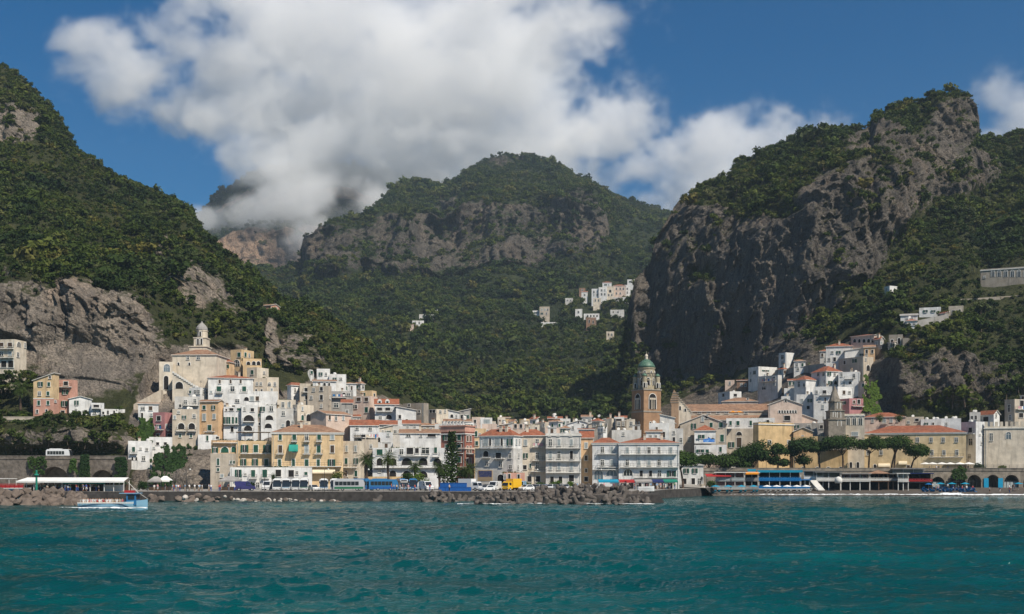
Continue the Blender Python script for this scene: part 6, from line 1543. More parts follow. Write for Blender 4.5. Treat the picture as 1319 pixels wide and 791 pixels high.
def car(label, loc, rz, col, kind='car', group=None):
    rt = empty({'car': 'parked_car', 'van': 'delivery_van', 'truck': 'box_truck'}[kind], loc, rz); tag(rt, label, kind, group)
    key = (kind, col)
    if key not in _vc:
        mb = MB(); g = MB()
        if kind == 'car':
            prof_body(mb, [(-2.0, 0.3), (2.0, 0.3), (2.05, 0.62), (1.9, 0.85), (1.0, 0.97), (0.35, 1.42), (-1.2, 1.46), (-1.85, 1.0), (-2.05, 0.9)], 1.7)
            for s_ in (-1, 1): g.poly([(-1.6, s_*0.845, 0.98), (0.85, s_*0.845, 0.98), (0.3, s_*0.80, 1.36), (-1.15, s_*0.80, 1.38)][::-s_])
            g.poly([(1.03, -0.72, 0.99), (1.03, 0.72, 0.99), (0.42, 0.66, 1.42), (0.42, -0.66, 1.42)]); g.poly([(-1.9, 0.7, 1.02), (-1.9, -0.7, 1.02), (-1.28, -0.66, 1.44), (-1.28, 0.66, 1.44)])
            wl = [(1.25, 0.3), (-1.25, 0.3)]; hw = 0.78; fx = 2.06; hz_ = 0.68; hy_ = 0.6
        elif kind == 'van':
            prof_body(mb, [(-2.5, 0.35), (2.45, 0.35), (2.5, 0.9), (2.3, 1.15), (1.6, 1.3), (1.0, 2.2), (0.6, 2.35), (-2.45, 2.35), (-2.5, 1.0)], 1.95)
            for s_ in (-1, 1): g.poly([(0.2, s_*0.965, 1.3), (1.5, s_*0.965, 1.3), (0.95, s_*0.91, 2.05), (0.2, s_*0.91, 2.05)][::-s_])
            g.poly([(1.64, -0.85, 1.33), (1.64, 0.85, 1.33), (1.05, 0.78, 2.18), (1.05, -0.78, 2.18)])
            wl = [(1.6, 0.36), (-1.5, 0.36)]; hw = 0.88; fx = 2.5; hz_ = 0.85; hy_ = 0.75
        else:
            prof_body(mb, [(1.0, 0.45), (2.9, 0.45), (2.95, 1.2), (2.6, 2.0), (2.3, 2.25), (1.0, 2.25)], 2.0)
            mb.box(-2.9, 0.9, -1.08, 1.08, 0.75, 2.95, 1); mb.box(-2.9, 2.8, -0.5, 0.5, 0.4, 0.75, 2)
            for s_ in (-1, 1): g.poly([(1.4, s_*0.97, 1.35), (2.75, s_*0.97, 1.35), (2.5, s_*0.93, 2.0), (1.4, s_*0.93, 2.0)][::-s_])
            g.poly([(2.97, -0.88, 1.25), (2.97, 0.88, 1.25), (2.64, 0.82, 2.0), (2.64, -0.82, 2.0)])
            wl = [(2.0, 0.42), (-1.9, 0.42)]; hw = 0.9; fx = 2.95; hz_ = 0.8; hy_ = 0.75
        l = MB(); l.box(-0.03, 0.03, -0.14, 0.14, -0.09, 0.09)
        _vc[key] = (mb.mesh(kind+'_body', [M_PAINT[col], M_PAINT['white' if col != 'yellow' else 'yellow'], M_RUBBER]), g.mesh(kind+'_glass', M_GLASS), l.mesh('headlight', M_LAMP), wl, hw, fx, hz_, hy_)
    a_, g_, l_, wl, hw, fx, hz_, hy_ = _vc[key]
    link('body', a_, rt); link('windows', g_, rt)
    for xx, r in wl:
        for s_ in (-1, 1): link('wheel', wheel_mesh(r, 0.22), rt, (xx, s_*hw, r))
    for s_ in (-1, 1): link('headlight', l_, rt, (fx, s_*hy_, hz_))
    return rt
QZ = 2.204
def qpt(px, Y, z=QZ): return ((px-CX)/F*Y, Y, z)
DN = -math.pi/2       # facing the sea
for px, col, st, lb in [(357, 'white', None, 'white coach first in the parked row beside the white van'), (369, 'white', 'lblue', 'white coach with a pale blue stripe in the parked row'), (380.5, 'white', 'silver', 'white coach with a silver stripe in the parked row'),
                        (392, 'white', 'green', 'white coach with a green stripe in the parked row'), (417, 'white', 'azure', 'white coach with a bright blue stripe in the parked row'), (431, 'white', 'grey', 'white coach with a grey stripe at the end of the white row')]:
    bus(lb, qpt(px, 272), math.atan2(-272, -(px-CX)/F*272)+random.uniform(-.04, .04), col, st, group='coaches parked along the quay')
bus('dark coach with a green skirt parked side on between white and blue coaches', qpt(450, 268), 0.12, 'silver', 'green', 9.0, group='coaches parked along the quay')
for px, rz, lb in [(470, 0.25, 'blue coach parked at an angle beside the dark coach'), (494, 0.18, 'long blue coach parked side on below the palms'), (517, DN+0.3, 'blue coach facing the sea with a white front band'), (532, DN+0.1, 'blue coach next to the white camper van')]:
    bus(lb, qpt(px, 270 if rz > 0 else 275), rz, 'azure', 'white' if px == 517 else 'blue', 8.5, group='coaches parked along the quay')
car('white angled car between the white coaches', qpt(404, 268), DN+0.5, 'white')
bus('white and blue coach driving over the stone viaduct', ((75.5-CX)/F*304, 304.5, 10.33), 0.0, 'white', 'azure', 7.8)
car('dark blue van parked at the end of the quay railing', qpt(316, 266), 0.2, 'purple', 'van')
car('white van parked beside the white coach row', qpt(345, 274), DN, 'white', 'van')
car('white camper van next to the blue coaches', qpt(549, 270), DN+0.5, 'white', 'van')
car('white box truck beside the blue crates', qpt(606, 266), 2.6+math.pi, 'white', 'truck')
car('white delivery van beside the yellow truck', qpt(637, 268), DN-0.35, 'white', 'van')
car('yellow box truck in the harbour car park', qpt(659, 269), DN-0.6, 'yellow', 'truck')
car('white car parked right of the yellow truck', qpt(678, 269), DN-0.8, 'white')
car('small white car in front of the white delivery van', qpt(627, 263), DN-0.7, 'white')
car('blue and white van behind the yellow truck', qpt(671, 273), DN-0.2, 'lblue', 'van')
cols = ['silver', 'grey', 'white', 'black', 'red', 'silver', 'blue', 'white', 'grey', 'black', 'silver', 'white', 'grey', 'silver']
for q in range(14):
    car('%s car parked in the back row of the harbour car park' % {'lblue': 'light blue'}.get(cols[q], cols[q]), qpt(598+q*10+random.uniform(-2, 2), 279+random.uniform(-1, 1)), DN+random.uniform(-.2, .2)+(math.pi if q % 3 == 0 else 0), cols[q], 'car', 'cars in the back row of the harbour car park')
for q in range(5):
    c_ = ['black', 'silver', 'blue', 'grey', 'white'][q]
    car('%s car parked at the kerb in front of the cream seafront house' % c_, qpt(683+q*11, 283), 0.05, c_, 'car')
# blue crates
mb = MB(); mb.box(-1.1, 1.1, -0.5, 0.5, 0, 0.9); 
for q in range(6): mb.box(-1.0+q*0.36, -0.88+q*0.36, -0.56, 0.56, 0.08, 0.82)
mb.box(-1.15, 1.15, -0.57, 0.57, 0.9, 1.0)
cm = mb.mesh('crate', M_PAINT['blue'])
for q in range(12):
    o = link('fish_crate', cm, None, qpt(571+(q % 8)*4.3, 262+1.2*(q // 8), QZ+(1.0 if q >= 8 else 0.0)), random.uniform(-.1, .1))
    tag(o, 'blue ribbed crate stacked on the quay beside the white box truck', 'crate', 'blue crates on the quay')
    if q >= 8: o.location = qpt(573+(q-8)*7.5, 262, QZ+1.003)

# ------------------------------------------------------------------ quay furniture
mb = MB(); mb.lathe([(0.09, 0), (0.07, 0.3), (0.05, 5.2)], 7); mb.tube([(0, 0, 5.1), (0.5, 0, 5.5), (0.9, 0, 5.45)], 0.035, 5); mb.lathe([(0.05, 5.45), (0.2, 5.3), (0.24, 5.15), (0.12, 5.05)], 8, 1, 0.9, 0)
lm = mb.mesh('street_lamp', [M_IRON, M_FRAME])
for px, Y, z, lb in [(240, 260, QZ, 'iron street lamp by the railing under the ivy rock'), (341, 260, QZ, 'iron street lamp by the white van'), (418, 259.5, QZ, 'iron street lamp in front of the white coaches'), (470, 259.5, QZ, 'iron street lamp before the blue coaches'), (688, 282, QZ, 'iron street lamp at the cream seafront house'), (770, 288, QZ, 'iron street lamp at the white hotel arches'), (987, 341, 7.04, 'ornate street lamp before the ochre convent'), (1018, 341, 7.04, 'plain street lamp between the slender pines')]:
    tag(link('street_lamp', lm, None, qpt(px, Y, z)), lb, 'street lamp')
def railing(name, label, pts, h=1.0, posts=1.8, mat=None):
    rt = empty(name, pts[0]); tag(rt, label, 'railing'); o0 = Vector(pts[0])
    for a_, b_ in zip(pts[:-1], pts[1:]):
        a_ = Vector(a_)-o0; b_ = Vector(b_)-o0; n = max(1, int((b_-a_).length/posts))
        for k in range(n+1):
            p = a_.lerp(b_, k/n); mb = MB(); mb.box(p.x-0.03, p.x+0.03, p.y-0.03, p.y+0.03, p.z, p.z+h); mb.build('post', mat or M_IRON, rt)
        for zz in (h*0.55, h):
            mb = MB(); mb.tube([a_+Vector((0, 0, zz)), b_+Vector((0, 0, zz))], 0.035, 5); mb.build('rail', mat or M_IRON, rt)
railing('quay_railing', 'dark iron railing along the edge of the quay', [qpt(190, 259), qpt(310, 259), qpt(560, 258.6)], 1.05, 2.4)
railing('promenade_railing', 'iron railing on the promenade above the beach arcade', [qpt(1190, 339, 8.0), qpt(1330, 340.5, 8.0)], 0.9, 2.4)
# market tents by the rock
def tent(label, px, Y, w, d, h, mat, z=QZ):
    rt = empty('market_tent', qpt(px, Y, z)); tag(rt, label, 'tent')
    mb = MB(); 
    for sx in (-1, 1):
        for sy in (-1, 1):
            mb = MB(); mb.box(sx*w/2-0.05, sx*w/2+0.05, sy*d/2-0.05, sy*d/2+0.05, 0, h); mb.build('leg', M_IRON, rt)
    mb = MB(); mb.poly([(-w/2-.1, -d/2-.1, h), (w/2+.1, -d/2-.1, h), (0.15*w, 0, h+1.1), (-0.15*w, 0, h+1.1)]); mb.poly([(w/2+.1, d/2+.1, h), (-w/2-.1, d/2+.1, h), (-0.15*w, 0, h+1.1), (0.15*w, 0, h+1.1)])
    mb.poly([(w/2+.1, -d/2-.1, h), (w/2+.1, d/2+.1, h), (0.15*w, 0, h+1.1)]); mb.poly([(-w/2-.1, d/2+.1, h), (-w/2-.1, -d/2-.1, h), (-0.15*w, 0, h+1.1)])
    mb.box(-w/2-.1, w/2+.1, -d/2-.12, -d/2-.09, h-0.35, h); mb.build('canopy', mat, rt)
    mb = MB(); mb.box(-w/2+.2, w/2-.2, -d/2+.1, d/2-.3, 0.0, 0.9); mb.build('counter', M_SHUTB, rt)
tent('grey market tent beside the cliff undercroft', 201, 272, 3.2, 2.6, 2.4, M_GREYROOF)
tent('white topped market tent under the ivy rock', 213, 273, 2.8, 2.6, 2.5, M_CANVAS['white'])
tent('dark bar tent in front of the grey beige house', 297, 272, 5.0, 3.0, 2.5, M_GREYROOF)
# shop awnings before the white hotel
def standawn(label, px, Y, w, mat, z=QZ, h=2.6, d=2.4):
    rt = empty('shop_awning', qpt(px, Y, z)); tag(rt, label, 'awning')
    for sx in (-1, 1):
        mb = MB(); mb.box(sx*w/2-0.05, sx*w/2+0.05, -d, -d+0.1, 0, h-0.5); mb.build('post', M_IRON, rt)
    awning(rt, mat, w, 0.55, d, (0, 0, h), 0, False, 'canopy')
standawn('blue awning in front of the white hotel arches', 783, 293, 5.4, M_CANVAS['azure'])
standawn('dark red awning at the white hotel shops', 803, 290, 2.6, M_CANVAS['red'])
standawn('red umbrella stall before the white hotel shops', 811, 288, 2.2, M_CANVAS['red'])
standawn('long grey awning along the white hotel shops', 828, 292, 4.6, M_GREYROOF)
standawn('dark awning beside the first stone pine', 845, 293, 3.6, M_CANVAS['navy'])
standawn('green awning at the end of the white hotel', 862, 295, 4.0, M_CANVAS['green'])
standawn('dark red awning below the pink shop', 924, 324, 7.4, M_CANVAS['red'], 2.0, 4.2)
# landing stage canopy
rt = empty('landing_stage', qpt(96, 262)); tag(rt, 'long white roofed landing stage full of waiting passengers', 'shelter')
k = 262/F
for px in (30, 48, 66, 84, 102, 120, 138, 150, 163):
    mb = MB(); mb.box((px-96)*k-0.07, (px-96)*k+0.07, -1.9, -1.76, 0, 2.5); mb.box((px-96)*k-0.07, (px-96)*k+0.07, 1.76, 1.9, 0, 2.9); mb.build('post', M_FRAME, rt)
mb = MB(); mb.poly([(-69*k, -2.6, 2.45), (69*k, -2.6, 2.45), (69*k, 0.5, 3.3), (-62*k, 0.5, 3.3)]); mb.poly([(69*k, 2.6, 2.9), (-69*k, 2.6, 2.9), (-62*k, 0.5, 3.3), (69*k, 0.5, 3.3)]); mb.box(-69*k, 69*k, -2.64, -2.6, 2.1, 2.47); mb.build('roof', M_CANVAS['white'], rt)
mb = MB(); mb.box(-10*k, 44*k, -2.2, -2.15, 1.75, 2.12); mb.build('valance', M_CANVAS['green'], rt)
mb = MB(); mb.box(36*k, 60*k, 0.4, 1.8, 0, 1.5); mb.build('kiosk', M_FRAME, rt)
mb = MB(); mb.box(-69*k, 69*k, 1.9, 2.0, 0, 1.6); mb.build('back_panel', M_SHUTB, rt)
# green beacon
rt = empty('harbour_beacon', qpt(47, 233, 1.5)); tag(rt, 'slim green harbour beacon on the breakwater boulders', 'beacon')
mb = MB(); mb.lathe([(0.9, -1.2), (0.8, 0.2), (0.55, 0.5), (0.35, 0.6)], 10); mb.build('base', M_CANVAS['green'], rt)
mb = MB(); mb.lathe([(0.28, 0.6), (0.2, 5.0)], 8); mb.build('mast', M_CANVAS['green'], rt)
mb = MB(); mb.lathe([(0.5, 4.6), (0.55, 4.7), (0.5, 4.8), (0.22, 5.0), (0.22, 5.6), (0.05, 5.8)], 8); mb.build('lantern', M_CANVAS['green'], rt)

# ------------------------------------------------------------------ boulders and tetrapods
M_CONC = vary('tetrapod_concrete', (0.125, 0.108, 0.094), 0.45, 0.8, 0.95, stain=0.5, bumpd=0.08)
M_BOUL = vary('boulder_stone', (0.17, 0.135, 0.11), 0.45, 0.7, 0.95, stain=0.4, bumpd=0.1)
M_BOULP = vary('pale_boulder', (0.46, 0.42, 0.37), 0.3, 0.7, 0.95, bumpd=0.08)
def boulder_mesh(seed, mat, cube=False):
    bm = bmesh.new()
    if cube:
        bmesh.ops.create_cube(bm, size=1.6); bmesh.ops.bevel(bm, geom=bm.edges[:], offset=0.16, segments=1, affect='EDGES')
    else: bmesh.ops.create_icosphere(bm, subdivisions=2, radius=1.0)
    rg = np.random.default_rng(seed)
    pl = rg.normal(size=(7, 3)); pl /= np.linalg.norm(pl, axis=1, keepdims=True)
    for v in bm.verts:
        c = np.array(v.co)
        if not cube:
            for p in pl:      # cut flats like broken stone
                dd = c.dot(p)-(0.62+0.2*abs(p[0]))
                if dd > 0: c = c-p*dd*0.9
        c = c+rg.normal(size=3)*0.04
        v.co = c*np.array([1.0, 0.85, 0.8])
    me = bpy.data.meshes.new('boulder'); bm.to_mesh(me); bm.free(); me.materials.append(mat)
    return me
BOUL = [boulder_mesh(k, M_BOUL) for k in range(4)]+[boulder_mesh(9+k, M_BOUL, True) for k in range(3)]
BOULP = [boulder_mesh(20+k, M_BOULP) for k in range(3)]
def put_rock(me, name, label, group, p, s, cat='boulder'):
    o = link(name, me, None, p); o.rotation_euler = (random.uniform(-.7, .7), random.uniform(-.7, .7), random.uniform(0, 6.28)); o.scale = (s*random.uniform(.85, 1.2), s*random.uniform(.85, 1.2), s*random.uniform(.8, 1.1))
    tag(o, label, cat, group)
for q in range(78):      # breakwater on the left, seen end to end
    px = random.uniform(-30, 106); lay = random.random()
    Y = 222+lay*12+random.uniform(-1, 1); z = -0.3+2.7*min(1, lay*1.15)*(0.8 if px > 92 else 1)
    put_rock(random.choice(BOUL), 'boulder', 'angular brown boulder %s of the breakwater, %s' % ('at the waterline' if lay < .35 else 'on the crest' if lay > .72 else 'on the flank', 'beside the white ferry' if px < 30 else 'around the green beacon' if px < 66 else 'next to the tour boat'), 'boulders of the breakwater', ((px-CX)/F*Y, Y, z), random.uniform(1.0, 1.55))
mb = MB(); mb.prism([(-56, -3), (30, -3), (28, 0.9), (-54, 0.9)], 0, 10); tag(mb.build('breakwater_core', M_SEAWALL, None, ((30-CX)/F*226-20, 225.5, 0)), 'rubble core of the left breakwater', kind='structure')
for q in range(70):      # rubble at the foot of the quay
    px = random.uniform(188, 446); Y = 250+random.random()*7; t = (Y-250)/7
    big = px < 300
    pale = random.random() < (0.25 if not big else 0.12)
    put_rock(random.choice(BOULP if pale else BOUL), 'boulder', ('pale' if pale else 'brown')+' boulder at the foot of the quay '+('below the market tents' if px < 245 else 'below the dark bar tent' if px < 320 else 'below the white coaches'), ('pale' if pale else 'brown')+' boulders at the quay foot', ((px-CX)/F*Y, Y, -0.35+t*(1.5 if big else 0.7)), random.uniform(0.5, 1.1) if big else random.uniform(0.4, 0.8))
def tetra_mesh():
    dirs = [Vector((0, 0, 1))]+[Vector((math.cos(t)*0.943, math.sin(t)*0.943, -0.333)) for t in (0, 2.094, 4.189)]
    mb = MB()
    for d in dirs: mb.tube([d*-0.1, d*0.5, d*1.55, d*1.72], [0.62, 0.58, 0.42, 0.36], 10)
    return mb.mesh('tetrapod', M_CONC)
TET = tetra_mesh()
def put_tet(px, Y, z, s, lb, gp):
    o = link('tetrapod', TET, None, ((px-CX)/F*Y, Y, z)); o.rotation_euler = (random.uniform(0, 6.28), random.uniform(0, 6.28), random.uniform(0, 6.28)); o.scale = (s, s, s)
    tag(o, lb, 'tetrapod', gp)
for q in range(150):
    px = random.uniform(618, 838); lay = random.random()**0.8
    hmax = np.interp(px, [600, 640, 680, 705, 800, 815, 840], [0.1, 0.8, 1.4, 2.9, 3.1, 2.1, 0.5])
    Y = 228+lay*26; z = -0.5+hmax*lay*1.05+random.uniform(-.25, .25)
    put_tet(px, Y, z, random.uniform(0.95, 1.25), 'brown concrete tetrapod %s of the jetty before the %s' % ('at the waterline' if lay < .35 else 'on the crest' if lay > .75 else 'on the slope', 'harbour car park' if px < 690 else 'tall grey white hotel' if px < 748 else 'white hotel with arches'), 'tetrapods of the jetty')
for q in range(24):
    px = random.uniform(546, 583); Y = 248+random.random()*9; lay = (Y-248)/9
    put_tet(px, Y, -0.4+2.0*lay*(1-abs(px-566)/24), random.uniform(0.9, 1.15), 'concrete tetrapod in the small heap against the quay wall', 'tetrapods heaped against the quay')
for px in (486, 570, 583, 590, 596, 604, 611): put_tet(px, 254, -0.1, 1.05, 'single tetrapod standing out from the quay wall', 'lone tetrapods along the quay')
mb = MB(); mb.prism([(-4, -3), (39, -3), (36, 1.9), (6, 1.4)], 0, 16); tag(mb.build('jetty_core', M_SEAWALL, None, ((640-CX)/F*240, 241, 0)), 'rubble core of the tetrapod jetty', kind='structure')
# ------------------------------------------------------------------ beach clubs
def pavilion(name, label, px0, px1, Y, zb, floors, post, roofm, back, railm, d=7.0, stilts=None, n=None, roof_th=0.25, pitched=False, stuff_in=True):
    """open timber beach house: floors [(z0, z1)], posts, railings, back wall, roof"""
    k = Y/F; w = (px1-px0)*k; xm = ((px0+px1)/2-CX)*k
    rt = empty(name, (xm, Y, zb), -math.atan(((px0+px1)/2-CX)/F)*0.9); tag(rt, label, 'beach club')
    n = n or max(2, int(w/2.6))
    if stilts:
        for q in range(n+1):
            xx = -w/2+0.1+(w-0.2)*q/n
            mb = MB(); mb.box(xx-0.11, xx+0.11, 0.1, 0.32, -2.0, stilts); mb.build('stilt', post, rt)
        mb = MB(); mb.box(-w/2, w/2, d*0.55, d*0.6, -1, stilts); mb.build('back_screen', M_DARK, rt)
    for fi, (z0, z1) in enumerate(floors):
        mb = MB(); mb.box(-w/2-0.1, w/2+0.1, -0.15, d, z0-0.22, z0); mb.build('deck', railm if fi else post, rt)
        for q in range(n+1):
            xx = -w/2+0.08+(w-0.16)*q/n
            mb = MB(); mb.box(xx-0.08, xx+0.08, 0, 0.16, z0+0.003, z1-0.003); mb.build('post', post, rt)
        mb = MB(); mb.box(-w/2+0.2, w/2-0.2, d-0.4, d-0.2, z0+0.003, z1-0.003); mb.build('back_wall', back, rt)
        mb = MB()
        mb.box(-w/2, w/2, -0.08, -0.02, z0+0.85, z0+0.95)
        for q in range(int(w/0.5)+1): mb.box(-w/2+q*0.5, -w/2+q*0.5+0.05, -0.07, -0.03, z0+0.003, z0+0.85)
        mb.box(-w/2, w/2, -0.065, -0.035, z0+0.1, z0+0.7); mb.build('railing', railm, rt)
        if stuff_in:
            for q in range(max(1, int(w/2.2))):
                xx = -w/2+1.1+q*2.2
                mb = MB(); mb.box(xx-0.5, xx+0.5, 1.6, 2.4, z0+0.7, z0+0.76); mb.box(xx-0.05, xx+0.05, 1.95, 2.05, z0, z0+0.7)
                for s_ in (-1, 1): mb.box(xx+s_*0.8-0.2, xx+s_*0.8+0.2, 1.8, 2.2, z0+0.4, z0+0.46); mb.box(xx+s_*1.0-0.03, xx+s_*1.0+0.03, 1.8, 2.2, z0, z0+0.9)
                mb.build('table', M_FRAME, rt)
    zt = floors[-1][1]
    if pitched:
        r_ = roof_mesh('hip', w, d, 1.0, 0.4); r_.build('roof', [roofm, post], rt, (-w/2, 0, zt+0.02))
    else:
        mb = MB(); mb.box(-w/2-0.4, w/2+0.4, -0.6, d+0.2, zt, zt+roof_th); mb.build('roof', roofm, rt)
    return rt
M_WOOD = vary('brown_timber', (0.16, 0.10, 0.065), 0.3, 1.2, 0.8)
M_ROOFF = vary('felt_roof', (0.20, 0.20, 0.19), 0.3, 0.6, 0.9)
Mw, Mb, Ma = M_FRAME, M_CANVAS['blue'], M_CANVAS['azure']
p1 = pavilion('beach_club', 'pink and white two storey beach club with an orange sunshade', 922, 959, 322, 1.6, [(0.2, 2.6), (2.6, 4.9)], M_FRAME, M_FRAME, M_CANVAS['pink'], M_SHUTP)
p2 = pavilion('beach_club', 'narrow grey beach club under the bright orange awning', 960, 977, 322, 1.6, [(0.2, 2.6), (2.6, 4.8)], M_SHUTP, M_FRAME, M_DARK, M_GREYROOF)
awning(p2, M_CANVAS['orange'], 3.8, 0.5, 1.4, (0, 0.1, 5.2))
mb = MB(); mb.box(-1.2, 1.2, 1, 3, 5.1, 6.0); mb.build('roof_hut', Ma, p2)
p3 = pavilion('beach_club', 'bright blue beach club with white columns and a blue roof', 978, 1031, 321, 1.6, [(0.2, 2.7), (2.7, 5.0)], M_FRAME, Ma, M_DARK, Mb, roof_th=0.7)
p3b = pavilion('beach_club', 'low blue terrace beside the bright blue beach club', 1031, 1043, 321.5, 1.6, [(0.2, 2.7)], M_FRAME, Mb, M_DARK, Mb)
p4 = pavilion('beach_club', 'grey and white beach club with outside stairs', 1036, 1060, 325, 1.6, [(0.2, 3.0), (3.0, 5.3)], M_FRAME, M_ROOFF, M_SHUTP, M_FRAME, stuff_in=False)
p5 = pavilion('beach_restaurant', 'white deck restaurant on stilts with a dark canopy', 1052, 1083, 323, 1.2, [(3.0, 5.4)], M_FRAME, M_ROOFF, M_SHUTP, M_FRAME, stilts=2.8)
p6 = pavilion('beach_restaurant', 'long white stilted restaurant full of pink tablecloths', 1083, 1120, 322, 1.2, [(2.9, 4.9)], M_FRAME, M_GREYROOF, M_CANVAS['pink'], M_FRAME, stilts=2.7)
p7 = pavilion('beach_restaurant', 'brown timber stilted restaurant with a tiled pavilion roof', 1120, 1144, 321, 1.2, [(2.9, 5.1)], M_WOOD, M_TILE2, M_DARK, M_FRAME, stilts=2.7, pitched=True)
p8 = pavilion('beach_restaurant', 'dark timber stilted terrace between brown pavilion and white box', 1144, 1157, 321.5, 1.2, [(2.9, 4.9)], M_WOOD, M_ROOFF, M_DARK, M_GREYROOF, stilts=2.7)
p9 = pavilion('beach_restaurant', 'white framed glass box terrace on stilts', 1157, 1170, 320, 1.2, [(2.8, 5.0)], M_FRAME, M_FRAME, M_GLASSB, M_FRAME, stilts=2.6)
p10 = pavilion('beach_restaurant', 'navy awning restaurant terrace at the stone arcade', 1170, 1200, 324, 1.2, [(2.6, 5.0)], M_IRON, M_CANVAS['navy'], M_DARK, M_CANVAS['red'], stilts=2.4)
p11 = pavilion('glass_veranda', 'long glazed veranda on the arcade wall above the restaurants', 1151, 1189, 334.5, 5.4, [(0.1, 2.2)], M_SHUTP, M_GREYROOF, M_GLASSB, M_SHUTP, d=4.0, stuff_in=False)
mb = MB(); mb.lathe([(1.0, -1.2), (1.15, -0.4), (1.05, 0.1), (0.7, 0.55), (0.3, 0.75), (0.1, 0.8)], 14)
tag(mb.build('white_tank', M_FRAME, None, qpt(1080, 320.5, 4.6), smooth=True), 'round white tank on the stilted restaurant deck', 'tank')
mb = MB()
for q in range(9): mb.box(-1.2, 1.2, -q*0.45, -q*0.45+0.45, 2.7-q*0.33-0.33, 2.7-q*0.33)
tag(mb.build('beach_stairs', M_FRAME, None, qpt(1048, 323, 1.6), 0.4), 'white wooden stairs from the beach club to the sand', 'stairs')

# ------------------------------------------------------------------ parasols and sunbeds
def parasol_mesh(mat, r, h, pole):
    mb = MB(); mb.lathe([(0.03, 0), (0.03, h)], 6, 1); mb.lathe([(r, h-0.30*r), (r*0.98, h-0.27*r), (r*0.55, h-0.12*r), (0.05, h+0.05)], 10, 0); return mb.mesh('parasol', [mat, pole])
def bed_mesh(mat):
    mb = MB(); mb.box(-0.33, 0.33, -1.0, 0.35, 0.28, 0.38); i = len(mb.v); mb.box(-0.33, 0.33, 0.35, 1.0, 0.28, 0.38)
    mb.v[i:] = [(x, y, z+(y-0.35)*0.75) for x, y, z in mb.v[i:]]
    for sx in (-1, 1):
        for yy in (-0.8, 0.3): mb.box(sx*0.28-0.03, sx*0.28+0.03, yy-0.03, yy+0.03, 0, 0.28)
    return mb.mesh('sunbed', [mat])
PA, PW, PT = parasol_mesh(Ma, 1.35, 2.2, M_FRAME), parasol_mesh(M_CANVAS['white'], 1.35, 2.2, M_FRAME), parasol_mesh(M_CANVAS['white'], 1.9, 2.7, M_FRAME)
PO = parasol_mesh(M_CANVAS['orange'], 1.5, 2.3, M_FRAME)
BA, BW, BB = bed_mesh(Ma), bed_mesh(M_CANVAS['white']), bed_mesh(M_CANVAS['blue'])
def bz(Y): return min(2.0, -1.1+(Y-300)/45*9*0.37*1.0)
for px, pm, bm_, c in [(921.5, PA, BA, 'azure'), (938, PA, BA, 'azure'), (955, PA, BA, 'azure'), (970.5, PA, BA, 'azure'), (988, PW, BW, 'white'), (1000.5, PW, BW, 'white'), (1014, PW, BW, 'white'), (1026.5, PW, BW, 'white'), (1038.5, PW, BW, 'white')]:
    z = 0.72; Y = 315
    tag(link('beach_parasol', pm, None, qpt(px, Y, z)), c+' beach parasol standing in the row before the beach clubs', 'parasol', c+' beach parasols')
    for s_ in (-1, 1):
        tag(link('sunbed', bm_, None, qpt(px+s_*2.4+1, Y-1, z-0.05), math.pi+random.uniform(-.3, .3)), c+' sunbed under a '+c+' parasol on the beach', 'sunbed', c+' sunbeds on the beach')
for q in range(48):
    r_, c_ = divmod(q, 16)
    if random.random() < 0.12: continue
    tag(link('sunbed', BB, None, qpt(1190+c_*4.3+random.uniform(-.8, .8), 316+r_*3.4, 0.75+r_*0.35), random.uniform(-.4, .4)+2.6), 'blue sunbed in the crowded rows before the stone arcade', 'sunbed', 'blue sunbeds before the arcade')
for px in (1196, 1211, 1226, 1243, 1312): tag(link('beach_parasol', parasol_mesh(M_CANVAS['blue'], 1.1, 2.0, M_FRAME) if px == 1196 else bpy.data.objects['closed_blue'].data if False else PA, None, qpt(px, 322, 1.4)), 'azure parasol among the blue sunbeds by the arcade', 'parasol', 'parasols among the blue sunbeds')
for px, Y in ((1201, 345), (1213, 344), (1224, 346), (1236, 345), (1248, 344), (1192, 346)): tag(link('terrace_parasol', PT, None, qpt(px, Y, 7.05)), 'large white parasol on the hotel terrace above the arcade', 'parasol', 'white terrace parasols')
for px in (944, 952): tag(link('roof_parasol', PO, None, at(px, 538.5, 357)), 'orange parasol on the roof terrace of the long white house', 'parasol', 'orange roof parasols')
tag(link('roof_parasol', PO, None, qpt(926, 326, 4.4)), 'orange parasol beside the pink beach club', 'parasol')
# terrace pergola
rt = empty('terrace_pergola', qpt(1222, 348, 7.05), -0.36); tag(rt, 'dark pergola beam frame over the hotel terrace', 'pergola')
mb = MB(); mb.box(-6, 6, 0, 0.15, 3.3, 3.55)
mb.build('beam', M_WOOD, rt)
for xx in (-5.8, 0, 5.8):
    mb = MB(); mb.box(xx-0.1, xx+0.1, 0, 0.16, 0, 3.3); mb.build('post', M_WOOD, rt)

